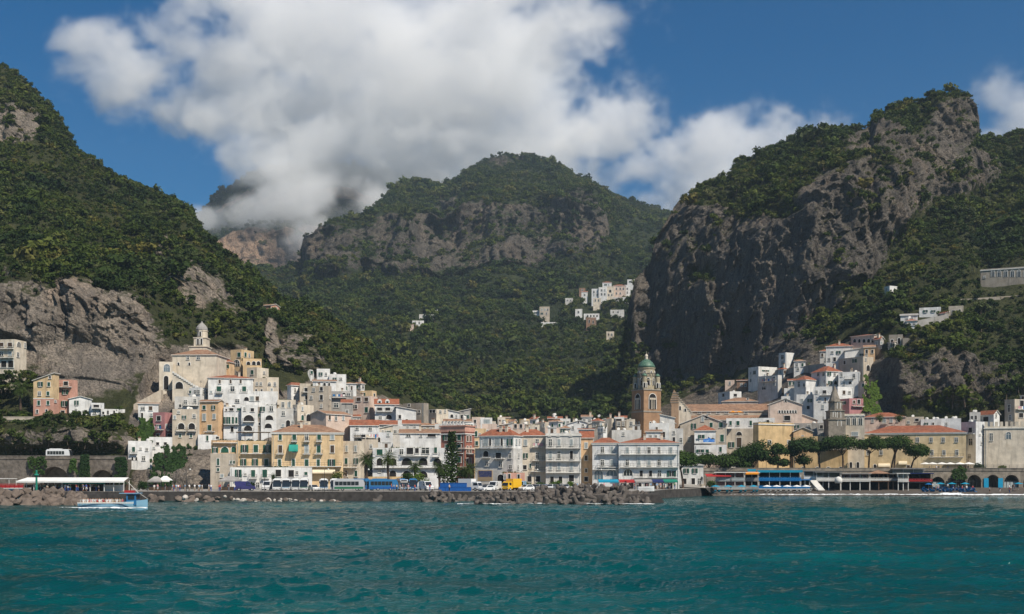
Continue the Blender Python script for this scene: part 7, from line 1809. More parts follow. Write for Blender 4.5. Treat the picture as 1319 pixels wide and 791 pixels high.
# ------------------------------------------------------------------ people
def person_mesh(seed, skin, shirt, trousers, hair, pose=0):
    """one continuous body grown over a skeleton"""
    rg = random.Random(seed)
    V = [(0, 0, 0.95), (0, 0, 1.15), (0, 0, 1.38), (0, -0.01, 1.50), (0, -0.02, 1.60), (0, -0.02, 1.72)]
    R = [0.14, 0.13, 0.15, 0.055, 0.085, 0.075]
    E = [(0, 1), (1, 2), (2, 3), (3, 4), (4, 5)]
    sw = 0.12 if pose == 1 else 0.02
    for s_ in (-1, 1):
        i = len(V); st = s_*sw
        if pose == 2:      # seated
            V += [(s_*0.09, -0.05, 0.92), (s_*0.1, -0.42, 0.90), (s_*0.1, -0.45, 0.48), (s_*0.1, -0.55, 0.44)]
        else: V += [(s_*0.09, 0, 0.88), (s_*0.1, -st, 0.48), (s_*0.1, st*1.2-0.0, 0.07), (s_*0.11, st*1.2-0.13, 0.04)]
        R += [0.095, 0.065, 0.042, 0.04]; E += [(0, i), (i, i+1), (i+1, i+2), (i+2, i+3)]
        i = len(V)
        bend = rg.random()
        V += [(s_*0.19, 0, 1.40), (s_*0.24, 0.02, 1.13), (s_*(0.24-0.06*bend), -0.08-0.12*bend, 0.90+0.1*bend), (s_*(0.23-0.06*bend), -0.12-0.14*bend, 0.82+0.12*bend)]
        R += [0.06, 0.047, 0.036, 0.03]; E += [(2, i), (i, i+1), (i+1, i+2), (i+2, i+3)]
    me = bpy.data.meshes.new('person_bones'); me.from_pydata(V, E, [])
    o = bpy.data.objects.new('person_bones', me); COL.objects.link(o)
    md = o.modifiers.new('skin', 'SKIN'); sd = o.modifiers.new('sub', 'SUBSURF'); sd.levels = 1; sd.render_levels = 1
    sv = me.skin_vertices[0].data
    for k, r in enumerate(R): sv[k].radius = (r, r)
    sv[0].use_root = True
    dg = bpy.context.evaluated_depsgraph_get()
    out = bpy.data.meshes.new_from_object(o.evaluated_get(dg)); out.name = 'person'
    bpy.data.objects.remove(o)
    out.materials.clear()
    for m_ in (skin, shirt, trousers, hair, M_RUBBER): out.materials.append(m_)
    for p in out.polygons:
        c = p.center
        arm = abs(c.x) > 0.17 and c.z > 0.75 and pose != 9
        if c.z > 1.64 or (c.z > 1.55 and c.y > 0.02): mi = 3
        elif c.z > 1.47: mi = 0
        elif arm: mi = 1 if c.z > 1.2 else 0
        elif c.z > 0.98: mi = 1
        elif c.z > (0.5 if seed % 2 else 0.1): mi = 2
        else: mi = 0 if c.z > 0.08 else 4
        p.material_index = mi; p.use_smooth = True
    return out
M_SKIN = [vary('skin_a', (0.50, 0.30, 0.21), 0.1, 3, 0.6), vary('skin_b', (0.34, 0.19, 0.12), 0.1, 3, 0.6)]
CL = {k: vary('cloth_'+k, c, 0.15, 3, 0.9) for k, c in dict(white=(0.72, 0.71, 0.69), red=(0.42, 0.05, 0.05), blue=(0.04, 0.09, 0.30), black=(0.025, 0.025, 0.03), beige=(0.48, 0.40, 0.30), grey=(0.22, 0.22, 0.23), lblue=(0.26, 0.40, 0.55), green=(0.08, 0.18, 0.09), pink=(0.60, 0.32, 0.34)).items()}
HAIR = [vary('hair_dark', (0.025, 0.018, 0.013), 0.2, 3, 0.7), vary('hair_fair', (0.24, 0.16, 0.08), 0.2, 3, 0.7)]
PPL = []
for k, (sh, tr, po) in enumerate([('white', 'blue', 0), ('white', 'beige', 1), ('red', 'blue', 0), ('lblue', 'beige', 1), ('black', 'grey', 0), ('blue', 'white', 1), ('beige', 'black', 0), ('pink', 'white', 0), ('green', 'blue', 1), ('grey', 'black', 0)]):
    PPL.append((person_mesh(k, M_SKIN[k % 2], CL[sh], CL[tr], HAIR[k % 3 == 0], po), sh))
SEAT = [(person_mesh(30+k, M_SKIN[k % 2], CL[sh], CL['beige'], HAIR[k % 2], 2), sh) for k, sh in enumerate(['white', 'red', 'lblue', 'beige', 'pink', 'white'])]
def crowd(n, xa, xb, Ya, Yb, z, where, pool=None):
    for q in range(n):
        me, sh = random.choice(pool or PPL)
        Y = random.uniform(Ya, Yb)
        zz = z(Y) if callable(z) else z
        sh_ = {'lblue': 'light blue'}.get(sh, sh)
        o = link('person', me, None, qpt(random.uniform(xa, xb), Y, zz), random.uniform(0, 6.28)); s_ = random.uniform(0.92, 1.08); o.scale = (s_, s_, s_)
        tag(o, 'person in a %s top %s' % (sh_, where), 'person', 'people %s' % where)
crowd(46, 38, 130, 259.5, 262.5, QZ, 'waiting on the landing stage')
crowd(10, 195, 235, 259.8, 266, QZ, 'strolling by the market tents')
crowd(16, 236, 306, 259.8, 270, QZ, 'walking along the quay railing')
crowd(14, 500, 600, 260, 268, QZ, 'standing between coaches and crates')
crowd(26, 790, 872, 284, 292, QZ, 'outside the white hotel shops')
crowd(8, 700, 780, 284, 290, QZ, 'near the shrubs of the seafront')
crowd(5, 895, 912, 314, 318, 1.2, 'at the steps to the beach')
crowd(14, 1195, 1260, 317, 326, lambda Y: 0.75+(Y-316)*0.1, 'among the blue sunbeds')
crowd(9, 1262, 1319, 314, 322, lambda Y: 0.5+(Y-314)*0.12, 'on the open beach by the blue doors')
crowd(12, 1085, 1140, 324, 326, 4.12, 'dining in the stilted restaurant')
crowd(12, 1195, 1250, 343, 347, 7.05, 'on the hotel terrace')

# ------------------------------------------------------------------ boats
M_HULLB = paint('hull_blue', (0.20, 0.38, 0.50)); M_HULLW = M_PAINT['white']
def hull(mb, L, Bm, H, m=0, n=14, bow=0.7, deck_m=1):
    st = []
    for k in range(n+1):
        t = k/n; x = -L/2+L*t
        wb = Bm/2*(min(1, 0.8+0.5*t) if t < 0.5 else max(0.02, 1-((t-0.5)/0.5)**2.2))
        sh = H*(1+bow*max(0, t-0.35)**2*1.6)
        st.append((x, wb, sh))
    for (x0, w0, h0), (x1, w1, h1) in zip(st[:-1], st[1:]):
        for s_ in (-1, 1):
            a_ = [(x0, s_*w0*0.72, -0.5), (x1, s_*w1*0.6, -0.5), (x1, s_*w1*0.92, h1*0.45), (x0, s_*w0*0.95, h0*0.45)]
            b_ = [(x0, s_*w0*0.95, h0*0.45), (x1, s_*w1*0.92, h1*0.45), (x1, s_*w1, h1), (x0, s_*w0, h0)]
            mb.poly(a_[::s_*-1] if s_ > 0 else a_, m); mb.poly(b_[::s_*-1] if s_ > 0 else b_, m)
        mb.quad((x0, -w0*0.94, h0-0.45), (x1, -w1*0.94, h1-0.45), (x1, w1*0.94, h1-0.45), (x0, w0*0.94, h0-0.45), deck_m)
    x0, w0, h0 = st[0]; mb.poly([(x0, w0*0.72, -0.5), (x0, -w0*0.72, -0.5), (x0, -w0, h0), (x0, w0, h0)], m)
    return st
rt = empty('tour_boat', qpt(147, 202, 0), 0.02); tag(rt, 'pale blue tour boat packed with passengers leaving a white wake', 'boat')
L = 86*202/F
mb = MB(); hull(mb, L, 3.6, 1.25); mb.build('hull', [M_HULLB, M_FRAME], rt)
mb = MB(); mb.box(-L/2+0.1, L/2-2.0, -1.85, -1.8, 1.12, 1.3); mb.build('rubbing_strake', M_FRAME, rt)
mb = MB(); mb.box(2.6, 4.4, -1.1, 1.1, 0.8, 2.9); mb.build('wheelhouse', M_PAINT['azure'], rt)
mb = MB(); mb.box(1.4, 4.8, -1.4, 1.4, 2.9, 3.05); mb.build('roof', M_PAINT['lblue'], rt)
mb = MB(); mb.poly([(4.42, -0.95, 1.8), (4.42, 0.95, 1.8), (4.42, 0.95, 2.7), (4.42, -0.95, 2.7)]); mb.box(2.9, 4.1, -1.13, -1.11, 1.8, 2.7); mb.build('windows', M_GLASS, rt)
mb = MB(); mb.box(2.0, 3.8, -0.5, 0.5, 3.053, 3.5); mb.build('life_raft', M_PAINT['red'], rt)
mb = MB(); mb.tube([(4.5, 0, 3.0), (2.6, 0, 5.0)], 0.05, 5); mb.tube([(4.5, 0, 3.05), (6.2, 0, 1.9)], 0.03, 4); mb.build('mast', M_FRAME, rt)
mb = MB()
for q in range(9): mb.box(-5.6+q*0.95, -5.55+q*0.95, -1.75, -1.7, 1.2, 1.75)
mb.box(-5.7, 2.2, -1.76, -1.69, 1.75, 1.8); mb.build('rail', M_FRAME, rt)
mb = MB()
for q in range(8): mb.box(-5.4+q*0.95, -5.0+q*0.95, -1.4, 1.4, 0.9, 1.05)
mb.build('benches', M_WOOD, rt)
for q in range(26):
    me, sh = random.choice(SEAT); sh_ = {'lblue': 'light blue'}.get(sh, sh)
    o = link('person', me, None, (rt.location.x-5.2+(q % 13)*0.6+random.uniform(-.1, .1), 202-1.1+(q // 13)*1.0, 0.35), random.uniform(-.6, .6))
    tag(o, 'person in a %s top sitting in the tour boat' % sh_, 'person', 'passengers of the tour boat')
rt = empty('ferry', qpt(6, 246, 0), 0.0); tag(rt, 'white ferry with a red upper rail behind the breakwater', 'boat')
mb = MB(); hull(mb, 15, 4, 1.6); mb.build('hull', [M_HULLW, M_FRAME], rt)
mb = MB(); mb.box(-6, 5.0, -1.7, 1.7, 1.2, 3.1); mb.build('cabin', M_HULLW, rt)
mb = MB()
for q in range(7): mb.box(-5.6+q*1.5, -4.5+q*1.5, -1.73, -1.7, 2.0, 2.8)
mb.build('windows', M_GLASS, rt)
mb = MB(); mb.box(-6.2, 5.2, -1.9, 1.9, 3.1, 3.25); mb.build('upper_deck', M_FRAME, rt)
mb = MB()
for q in range(12): mb.box(-6+q*1.0, -5.92+q*1.0, -1.85, -1.78, 3.25, 4.1)
mb.box(-6.1, 5.1, -1.87, -1.76, 4.05, 4.2); mb.box(-6.1, 5.1, -1.85, -1.8, 3.3, 3.9); mb.build('upper_rail', M_PAINT['red'], rt)
mb = MB(); mb.box(-6, 2, -1.9, 1.9, 5.3, 5.4); mb.build('awning', M_CANVAS['white'], rt)
mb = MB()
for xx in (-5.8, -2, 1.8):
    for s_ in (-1, 1): mb.box(xx-.04, xx+.04, s_*1.75-.04, s_*1.75+.04, 3.25, 5.3)
mb.build('awning_posts', M_FRAME, rt)
def dinghy(label, px, Y, z, rz, s=1.0):
    rt = empty('rowing_boat', qpt(px, Y, z), rz); tag(rt, label, 'boat'); rt.scale = (s, s, s)
    mb = MB(); hull(mb, 4.2, 1.6, 0.6, bow=0.4); mb.build('hull', [M_HULLW, M_WOOD], rt)
    for xx in (-0.9, 0.4):
        mb = MB(); mb.box(xx-0.15, xx+0.15, -0.62, 0.62, 0.3, 0.38); mb.build('thwart', M_WOOD, rt)
dinghy('white rowing boat drawn up on the sand beside the jetty', 832, 262, 2.7, 0.2, 1.0)
dinghy('small white dinghy lying on the quay beyond the tetrapods', 757, 284, 2.65, 0.1, 0.9)
# statue on a plinth at the beach steps
rt = empty('harbour_statue', qpt(904, 312, 0.6)); tag(rt, 'dark bronze statue on a pale plinth at the beach steps', 'statue')
mb = MB(); mb.lathe([(0.9, -0.6), (0.9, 0.4), (0.6, 0.5), (0.5, 2.4), (0.65, 2.5), (0.65, 2.7)], 8); mb.build('plinth', MW['BG'], rt)
st_me = person_mesh(77, M_IRON, M_IRON, M_IRON, M_IRON, 1)
o = link('figure', st_me, rt, (0, 0, 2.7)); o.scale = (1.35, 1.35, 1.35)

# ------------------------------------------------------------------ foam
def foam_mat():
    m, nt, b = new_mat('sea_foam')
    g = N(nt, 'ShaderNodeNewGeometry').outputs['Position']
    b.inputs['Base Color'].default_value = (0.80, 0.83, 0.83, 1); b.inputs['Roughness'].default_value = 0.8
    f = N(nt, 'ShaderNodeAttribute', attribute_name='cover').outputs['Fac']
    ad = N(nt, 'ShaderNodeMath', operation='ADD'); nt.links.new(f, ad.inputs[0]); nt.links.new(noise(nt, g, 1.6, 5, 0.7), ad.inputs[1])
    al_ = ramp(nt, ad.outputs[0], [(0.78, (0, 0, 0)), (1.0, (1, 1, 1))]).outputs['Color']
    tr = N(nt, 'ShaderNodeBsdfTransparent'); mx = N(nt, 'ShaderNodeMixShader')
    nt.links.new(al_, mx.inputs[0]); nt.links.new(tr.outputs[0], mx.inputs[1]); nt.links.new(b.outputs[0], mx.inputs[2]); nt.links.new(mx.outputs[0], nt.nodes['Material Output'].inputs['Surface'])
    return m
M_FOAM = foam_mat()
def foam(name, label, pts, wid, nx=160, lift=0.35, amp=0.25, cov=None):
    """a ragged low ridge of foam along a line"""
    pts = np.array(pts, float); t = np.linspace(0, 1, nx); tt = np.linspace(0, 1, len(pts))
    x = np.interp(t, tt, pts[:, 0]); y = np.interp(t, tt, pts[:, 1]); ny = 9
    P = np.zeros((ny, nx, 3)); C = np.zeros((ny, nx))
    wv = wid*(0.55+0.75*np.abs(fbm((x/6).astype(np.float32), (y/6).astype(np.float32), (x*0).astype(np.float32), 3, 1200)))
    for k in range(ny):
        q = k/(ny-1)*2-1
        P[k, :, 0] = x; P[k, :, 1] = y+q*wv+0.6*fbm((x/3).astype(np.float32), (x*0+k).astype(np.float32), (x*0).astype(np.float32), 2, 1300)
        P[k, :, 2] = lift+amp*(1-q*q)*(0.6+0.8*np.abs(fbm((x/2).astype(np.float32), (x*0+k*.3).astype(np.float32), (x*0).astype(np.float32), 2, 1400)))-0.25*(q*q)
        C[k] = (1-abs(q)**1.5)*0.75*(1 if cov is None else np.interp(t, np.linspace(0, 1, len(cov)), cov))
    me = grid_mesh(name, P); a_ = me.attributes.new('cover', 'FLOAT', 'POINT'); a_.data.foreach_set('value', C.reshape(-1).astype(np.float32)); me.materials.append(M_FOAM)
    tag(link(name, me), label, kind='stuff')
foam('surf', 'white surf breaking along the beach', [((px-CX)/F*307, 306.3+0.6*math.sin(px/17), 0) for px in range(925, 1500, 12)], 1.3, 420, 0.30, 0.3, [0.3, 0.7, 0.9, 0.9, 0.8, 1, 1.3, 1.2, 1.1, 1, 1])
foam('breaker', 'small white breaker in front of the blue sunbeds', [((px-CX)/F*308, 307.2, 0) for px in range(1205, 1245, 5)], 0.8, 90, 0.35, 0.5, [0.4, 1.0, 1.3, 1.0, 0.4])
foam('boat_wake', 'white wake foaming beside the tour boat', [((px-CX)/F*199.6, 199.4, 0) for px in range(62, 194, 8)], 0.7, 140, 0.30, 0.22, [0.25, 0.5, 0.8, 1.0, 0.9, 1.1, 1.25, 1.0])
foam('jetty_foam', 'patches of foam round the tetrapod jetty', [((px-CX)/F*229, 228-0.02*abs(px-700), 0) for px in range(590, 845, 10)], 0.9, 220, 0.25, 0.12, [0.9, 0.3, 1.0, 0.2, 0.8, 0.2, 0.3, 0.8, 0.2, 1.0, 0.8])

# ------------------------------------------------------------------ trees of the waterfront
M_PINE = leaf_mat('pine_needles', [(0.0, (0.028, 0.050, 0.014)), (1.0, (0.048, 0.076, 0.020))], 0.15)
M_PINEBARK = vary('pine_bark', (0.11, 0.075, 0.055), 0.4, 2.0, 0.95, bumpd=0.05)
M_PALM = leaf_mat('palm_fronds', [(0.0, (0.030, 0.050, 0.016)), (1.0, (0.055, 0.075, 0.026))], 0.2)
M_BUSH = leaf_mat('garden_leaves', [(0.0, (0.035, 0.065, 0.016)), (1.0, (0.075, 0.115, 0.028))], 0.25)
M_YELLOWB = leaf_mat('yellow_leaves', [(0.0, (0.09, 0.11, 0.025)), (1.0, (0.14, 0.14, 0.04))], 0.25)
M_IVY = leaf_mat('ivy_leaves', [(0.0, (0.018, 0.038, 0.012)), (1.0, (0.035, 0.060, 0.018))], 0.15)
def stone_pine(label, x0, x1, y0, y1, bx, by, Y, zb, trunks=1, seed=0, tiers=None, flat=0.5):
    rg = np.random.default_rng(seed); k = Y/F
    b_ = Vector(((bx-CX)*k, Y, zb)); rt = empty('stone_pine', b_); tag(rt, label, 'tree')
    W = (x1-x0)*k*1.1; zt = ZC+(HY-y0)*k-zb; zl = ZC+(HY-y1)*k-zb; cx_ = ((x0+x1)/2-bx)*k
    crown = MB()
    lobes = []
    nl = max(14, int(W*2.2))
    for q in range(nl):
        ang = rg.random()*6.283; rr = math.sqrt(rg.random())*0.40*W
        zz = zl+(zt-zl)*(0.40+0.36*(1-(rr/(0.42*W))**2)*rg.random()**0.5)
        lobes.append((cx_+rr*math.cos(ang), rr*math.sin(ang)*0.85, zz))
    for t_ in (tiers or []):
        ax, ay, ar = t_
        lobes += [((ax-bx)*k+rg.normal()*ar*k*0.3, rg.normal()*0.8, ZC+(HY-ay)*k-zb+rg.normal()*ar*k*0.25) for _ in range(5)]
    for c in lobes: leafy(crown, c, 0.16*W+0.85+0.3*rg.random(), 210, 0.28, rg, 0.66, 0, 0.4)
    crown.build('crown', M_PINE, rt)
    for t_ in range(trunks):
        mb = MB(); off = (t_-(trunks-1)/2)*0.9
        sway = (cx_-off)*0.5+rg.normal()*0.25
        p = [(off, 0, -0.6), (off+sway*0.15, 0.1, zl*0.3), (off+sway*0.55, 0, zl*0.7), (off+sway, 0.1, zl*1.02)]
        mb.tube(p, [0.36, 0.30, 0.25, 0.2], 8); mb.build('trunk', M_PINEBARK, rt)
        top = Vector(p[-1]); sel = [lobes[i] for i in rg.permutation(len(lobes))[:6]]
        for c in sel:
            mb = MB(); c = Vector(c); md = (top*0.5+c*0.5)+Vector((0, 0, -0.25)); mb.tube([top-Vector((0, 0, 0.5)), md, c], [0.15, 0.1, 0.04], 6); mb.build('limb', M_PINEBARK, rt)
for a_ in [
 ('wide stone pine with a leaning trunk beside the white hotel', 849, 897, 581, 603, 880, 626, 306, 2.2, 1, 1),
 ('stone pine above the pink shop, second from the white hotel', 896, 926, 582, 603, 913, 609, 341, 6.9, 1, 2),
 ('stone pine with a domed crown above the dark red awning', 919, 954, 582, 606, 938, 609, 341, 6.9, 1, 3),
 ('bushy tall pine in front of the beige arched house', 948, 987, 566, 604, 967, 611, 341, 6.9, 2, 4, [(962, 590, 12), (976, 575, 10), (958, 600, 8), (982, 588, 6)]),
 ('slim pine with a tufted crown before the ochre convent', 993, 1012, 567, 592, 1002, 608, 341, 7.0, 1, 5, [(998, 592, 6), (1010, 596, 5)]),
 ('ragged pine with a two tiered crown beside the white portal', 1015, 1046, 560, 590, 1037, 607, 341, 7.0, 1, 6, [(1024, 580, 7), (1034, 592, 7), (1040, 572, 10)]),
 ('narrow pine between the ragged pine and the broad pine', 1043, 1064, 567, 586, 1056, 607, 342, 7.0, 1, 7),
 ('broad stone pine in front of the grey bell tower', 1061, 1106, 557, 585, 1086, 606, 341, 7.0, 1, 8),
 ('stone pine with forked trunk before the belvedere house', 1105, 1140, 560, 583, 1119, 606, 341, 7.0, 1, 9),
 ('twin trunked stone pine before the long cream hotel', 1136, 1172, 559, 583, 1150, 605, 341, 7.0, 2, 10),
 ('small leaning stone pine beside the hotel terrace', 1165, 1197, 571, 591, 1173, 605, 341, 7.0, 1, 11)]: stone_pine(*a_)
def palm(label, px, Y, zb, ztop_py, spread, seed, name='palm_tree'):
    rg = np.random.default_rng(seed); k = Y/F
    rt = empty(name, qpt(px, Y, zb)); tag(rt, label, 'tree')
    H = ZC+(HY-ztop_py)*k-zb
    mb = MB(); n = 9
    mb.tube([(0.1*math.sin(q*0.7), 0, -0.4+(H+0.4)*q/n) for q in range(n+1)], [0.34-0.08*q/n+(0.05 if q % 2 else 0) for q in range(n+1)], 8); mb.build('trunk', M_PINEBARK, rt)
    mb = MB(); R = spread*k
    for q in range(46):
        az = q*2.4+rg.random()*0.4; el = 1.25-1.9*(q/46)+rg.normal()*0.1
        L_ = R*(0.85+0.3*rg.random()); pv_ = Vector((0, 0, H)); d = Vector((math.cos(az)*math.cos(el), math.sin(az)*math.cos(el), math.sin(el)))
        side = Vector((-math.sin(az), math.cos(az), 0))
        seg = 6; prev = pv_
        for s_ in range(seg):
            d = (d+Vector((0, 0, -0.22))).normalized(); nx_ = prev+d*L_/seg
            wd = L_*0.26*math.sin(math.pi*min(1, (s_+0.9)/(seg+0.4)))
            for sg in (-1, 1):
                for h_ in range(2):
                    a0 = prev.lerp(nx_, h_*0.5); a1 = prev.lerp(nx_, h_*0.5+0.32)
                    tip = prev.lerp(nx_, h_*0.5+0.6)+side*sg*wd+Vector((0, 0, -wd*0.45))
                    mb.poly([a0, a1, tip] if sg > 0 else [a1, a0, tip])
            prev = nx_
    mb.build('fronds', M_PALM, rt)
for a_ in [('tall palm tree beside the cream corner house', 472, 280, QZ, 591, 15, 1), ('tall palm tree before the arcade hotel', 500, 282, QZ, 590, 15, 2), ('bushy palm tree in the garden of the arcade hotel', 535, 286, QZ, 600, 13, 3), ('dark palm tree left of the red palazzo door', 566, 280, QZ, 601, 13, 4), ('spreading palm tree at the foot of the red palazzo', 604, 282, QZ, 603, 14, 5), ('old palm tree on the cliff ledge beside the yellow house', 26, 327, 24, 499, 16, 6), ('small palm tree before the white hotel podium', 352, 279, QZ, 613, 6, 7), ('little palm on the terrace of the pink house', 1133, 368, 24, 537, 8, 8), ('little palm right of the pink house window', 1158, 368, 24, 537, 8, 9)]: palm(*a_)
# araucaria
k = 286/F; rt = empty('norfolk_pine', qpt(582, 286)); tag(rt, 'dark tiered norfolk pine in front of the red palazzo', 'tree')
H = ZC+(HY-557)*k-QZ
mb = MB(); mb.tube([(0, 0, -0.3), (0, 0, H)], [0.3, 0.05], 7); mb.build('trunk', M_PINEBARK, rt)
mb = MB(); rg = np.random.default_rng(5)
for q in range(21):
    zz = 1.5+(H-1.8)*q/20; R = 11*k*(1-0.8*q/20)*(0.8+0.4*rg.random())+0.35
    for j in range(8):
        az = j*0.785+q*0.4
        for s_ in range(5): leafy(mb, (math.cos(az)*R*(s_+1)/5, math.sin(az)*R*(s_+1)/5, zz+0.25*(s_/4)**2+rg.normal()*0.12), 0.4, 6, 0.22, rg, 0.6)
mb.build('crown', M_IVY, rt)
def bush(label, px, Y, zb, r, mat, seed, name='shrub', n=7, h=0.9, trunk=0.0):
    rg = np.random.default_rng(seed); rt = empty(name, qpt(px, Y, zb)); tag(rt, label, 'tree' if trunk else 'shrub')
    mb = MB()
    for q in range(n):
        a_ = rg.random()*6.28; rr = r*0.6*rg.random()**0.5
        leafy(mb, (rr*math.cos(a_), rr*math.sin(a_), trunk+r*h*(0.4+0.6*rg.random())), r*0.5, 80, 0.2, rg, 0.9)
    mb.build('crown', mat, rt)
    mb = MB(); mb.tube([(0, 0, -0.4), (0.05, 0, trunk*0.6+0.2), (0, 0.05, trunk+r*0.6)], [0.16, 0.12, 0.05], 6); mb.build('trunk', M_PINEBARK, rt)
    for q in range(3):
        mb = MB(); a_ = q*2.1; mb.tube([(0, 0, trunk*0.8), (r*0.4*math.cos(a_), r*0.4*math.sin(a_), trunk+r*0.8)], [0.07, 0.03], 5); mb.build('limb', M_PINEBARK, rt)
bush('pale green tree in front of the cream awning', 437, 277, QZ, 2.3, M_YELLOWB, 1, 'garden_tree', 9, 1.0, 2.0)
bush('bright green tree among the palms of the arcade hotel', 541, 280, QZ, 2.4, M_BUSH, 2, 'garden_tree', 9, 1.0, 1.4)
bush('dark green tree below the arcade hotel arches', 524, 283, QZ, 2.2, M_IVY, 3, 'garden_tree', 8, 1.0, 1.6)
bush('round dark tree between palm and norfolk pine', 571, 281, QZ, 2.4, M_IVY, 4, 'garden_tree', 9, 1.3, 2.2)
bush('dark tree behind the spreading palm', 598, 284, QZ, 2.3, M_IVY, 14, 'garden_tree', 9, 1.2, 2.0)
bush('low green hedge bush left of the painted panel', 609, 279, QZ, 1.7, M_BUSH, 5)
bush('leafy shrub beside the first seafront lamp', 678, 286, QZ, 1.5, M_BUSH, 6)
bush('leafy shrub in front of the cream seafront house', 697, 287, QZ, 1.7, M_IVY, 7)
bush('large leafy shrub in front of the tall grey white hotel', 715, 287, QZ, 2.1, M_BUSH, 8)
bush('round shrub at the right end of the tall grey white hotel', 735, 287, QZ, 1.7, M_BUSH, 9)
bush('small round tree beside the dark blue van', 322, 272, QZ, 1.6, M_IVY, 10)
bush('green bush beside the cliff undercroft', 184, 276, QZ, 1.9, M_BUSH, 11)
bush('dark bushes beside the crenellated house wall', 1262, 346, 7.0, 2.3, M_IVY, 12)
bush('flowering bush below the crenellated house', 1290, 345, 7.0, 1.5, M_YELLOWB, 13)
bush('green bush hanging over the arcade arch', 1238, 338, 6.6, 1.9, M_IVY, 15)
bush('dark bush under the pine beside the pink shop', 917, 322, 2.0, 2.0, M_IVY, 16)
bush('umbrella shaped tree on the hill skyline above the pink walled house', 326, lookup('left_hill', 326, 372)-6, at(326, 372, lookup('left_hill', 326, 372)-6).z, 4.2, M_PINE, 17, 'garden_tree', 10, 0.6, 1.5)
def ivy(label, poly, sheet_, dens, mat, seed, leaf=0.3, thick=0.8, Y=None, soft=0.35):
    """a ragged hanging mat of climbing leaves over wall or rock; poly = where it hangs, in rows and columns of the slope"""
    rg = np.random.default_rng(seed); mb = MB()
    xs_ = [q[0] for q in poly]; ys_ = [q[1] for q in poly]
    o0 = at(sum(xs_)/len(xs_), max(ys_), Y or lookup(sheet_, sum(xs_)/len(xs_), max(ys_))-1)
    cxp, cyp = sum(xs_)/len(xs_), sum(ys_)/len(ys_)
    def inside(x, y):
        r = False
        for k in range(len(poly)):
            (x0, y0), (x1, y1) = poly[k], poly[k-1]
            if (y0 > y) != (y1 > y) and x < (x1-x0)*(y-y0)/(y1-y0)+x0: r = not r
        return r
    n = 0
    px = rg.uniform(min(xs_), max(xs_), dens*3); py = rg.uniform(min(ys_), max(ys_), dens*3)
    nz_ = fbm((px/5).astype(np.float32), (py/7).astype(np.float32), (px*0).astype(np.float32), 3, seed+700)
    for x, y, q in zip(px, py, nz_):
        g = 1+0.9*q*soft*2
        if n >= dens or q < -0.28 or not inside(cxp+(x-cxp)/g, cyp+(y-cyp)/g): continue
        n += 1
        p = at(x, y, (Y or lookup(sheet_, x, y)-0.8)-thick*rg.random())-o0
        nn = Vector((rg.normal()*0.5, -1, 0.5+rg.normal()*0.4)).normalized(); a_ = nn.cross(Vector((rg.normal(), rg.normal(), rg.normal()))).normalized(); b_ = nn.cross(a_); s_ = leaf*(0.5+0.9*rg.random())
        mb.poly([p-a_*s_, p-b_*s_*0.7, p+a_*s_, p+b_*s_*0.7])
    o = mb.build('ivy', mat, None, o0); tag(o, label, kind='stuff')
ivy('dark ivy column hanging between the viaduct arches', [(102, 624), (116, 624), (114, 586), (104, 586)], None, 1500, M_IVY, 1, Y=299.6, soft=0.1)
ivy('trailing creeper on the viaduct parapet above the first arch', [(36, 600), (56, 612), (60, 590), (40, 588)], None, 500, M_IVY, 21, Y=299.6, soft=0.5)
ivy('trailing creeper at the end of the viaduct wall', [(146, 622), (163, 624), (164, 590), (150, 589)], None, 900, M_IVY, 22, Y=300.6, soft=0.5)
ivy('green tuft hanging from the viaduct wall between road and landing stage', [(88, 612), (100, 612), (98, 592), (90, 591)], None, 350, M_BUSH, 23, Y=299.6, soft=0.5)
ivy('dense dark ivy on the wall beside the dusky pink house', [(172, 572), (198, 568), (198, 540), (182, 538)], 'left_hill', 2400, M_IVY, 2, 0.35, 2.5)
ivy('bright climbing ivy draped over the cliff above the houses', [(338, 465), (357, 472), (352, 430), (342, 402), (328, 398)], 'left_hill', 2600, M_BUSH, 3, 0.4, 2.5)
ivy('green creeper down the crag beside the pink house', [(1110, 534), (1136, 534), (1132, 500), (1124, 482), (1114, 486)], 'right_massif', 2200, M_BUSH, 4, 0.34, 2.5)
ivy('dark ivy on the rock below the twin arched loggias', [(192, 622), (222, 626), (236, 600), (246, 572), (222, 572), (204, 584)], 'left_hill', 3200, M_IVY, 5, 0.36, 2.5)
ivy('ivy spilling over the arcade arch', [(1226, 618), (1242, 618), (1246, 604), (1226, 604)], None, 700, M_IVY, 6, 0.25, Y=337.2)
# garden greenery between the houses
rows = []
for q in range(520):
    if random.random() < 0.55: px = random.uniform(175, 560); sh = 'left_hill'; py = random.uniform(np.interp(px, *zip(*TOWN['left_hill'])), 585)
    else: px = random.uniform(890, 1140); sh = 'right_massif'; py = random.uniform(np.interp(px, *zip(*TOWN['right_massif'])), 560)
    Y = lookup(sh, px, py)+4; p = at(px, py, Y); p.z -= 2.0
    rows.append((*p, random.uniform(0.9, 2.0), 0, 1))
scatter('garden_greenery', np.array(rows), TREE_COLL, 'patches of garden greenery between the hillside houses', len(TREEV))
rows = []
for q in range(520):
    px = random.uniform(-30, 172); py = random.triangular(543, 586, 553); Y = lookup('left_hill', px, py)-0.5; p = at(px, py, Y)
    rows.append((*p, random.uniform(0.8, 2.4), 0, 1))
vy = lookup('left_hill', 19, 481)-12
for q in range(90):
    px = random.uniform(-18, 44); py = random.uniform(482, 503); p = at(px, py, vy-random.random()*4); rows.append((*p, random.uniform(0.9, 1.9), 0, 1))
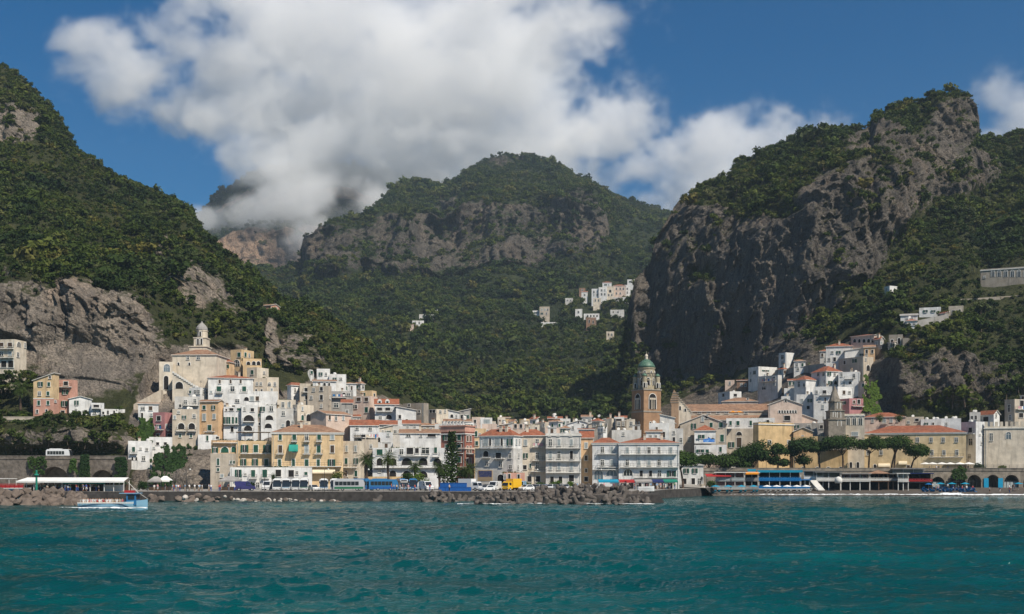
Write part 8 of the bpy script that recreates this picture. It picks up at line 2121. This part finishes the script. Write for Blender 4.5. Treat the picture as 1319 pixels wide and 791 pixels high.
scatter('roadside_scrub', np.array(rows), TREE_COLL, 'scrub on the bank between the two coast roads', len(TREEV))
# terraced garden walls
def terrace(label, px0, px1, py0, py1, sheet_, h, mat):
    Ya = lookup(sheet_, px0, py0)-1.5; Yb = lookup(sheet_, px1, py1)-1.5
    A, Bv = at(px0, py0, Ya), at(px1, py1, Yb)
    n = 12; mb = MB()
    for k in range(n):
        a_, b_ = A.lerp(Bv, k/n)-A, A.lerp(Bv, (k+1)/n)-A
        mb.poly([a_+Vector((0, 0, -3)), b_+Vector((0, 0, -3)), b_+Vector((0, 0, h)), a_+Vector((0, 0, h))]); mb.poly([a_+Vector((0, 0, h)), b_+Vector((0, 0, h)), b_+Vector((0, 2.5, h)), a_+Vector((0, 2.5, h))])
        mb.poly([b_+Vector((0, 2.5, -3)), a_+Vector((0, 2.5, -3)), a_+Vector((0, 2.5, h)), b_+Vector((0, 2.5, h))])
    for c in (Vector((0, 0, 0)), Bv-A): mb.poly([c+Vector((0, 0, -3)), c+Vector((0, 2.5, -3)), c+Vector((0, 2.5, h)), c+Vector((0, 0, h))])
    o = mb.build('terrace_wall', mat, None, A); tag(o, label, 'wall')
terrace('grey terrace wall under the monastery trees', 1216, 1345, 392, 383, 'right_massif', 1.6, MW['ST'])
terrace('stone terrace wall with arches on the crag edge', 1163, 1208, 446, 443, 'right_massif', 3.0, MW['ST'])
terrace('dark terrace wall below the small white hillside house', 1168, 1222, 424, 412, 'right_massif', 2.4, MW['GY'])
terrace('garden terrace wall under the lone white block house', 1000, 1062, 484, 476, 'right_massif', 2.5, MW['GY'])
terrace('pale switchback wall above the cube house', 366, 404, 442, 462, 'left_hill', 2.0, MW['BG'])
terrace('pale stone terrace wall behind the ivy cliff', 372, 428, 470, 468, 'left_hill', 3.4, MW['BG'])
terrace('broken stone terrace wall near the wood edge', 385, 436, 458, 452, 'left_hill', 2.4, MW['ST'])
terrace('pale stair wall climbing to the hill church', 172, 207, 527, 508, 'left_hill', 1.5, MW['BG'])
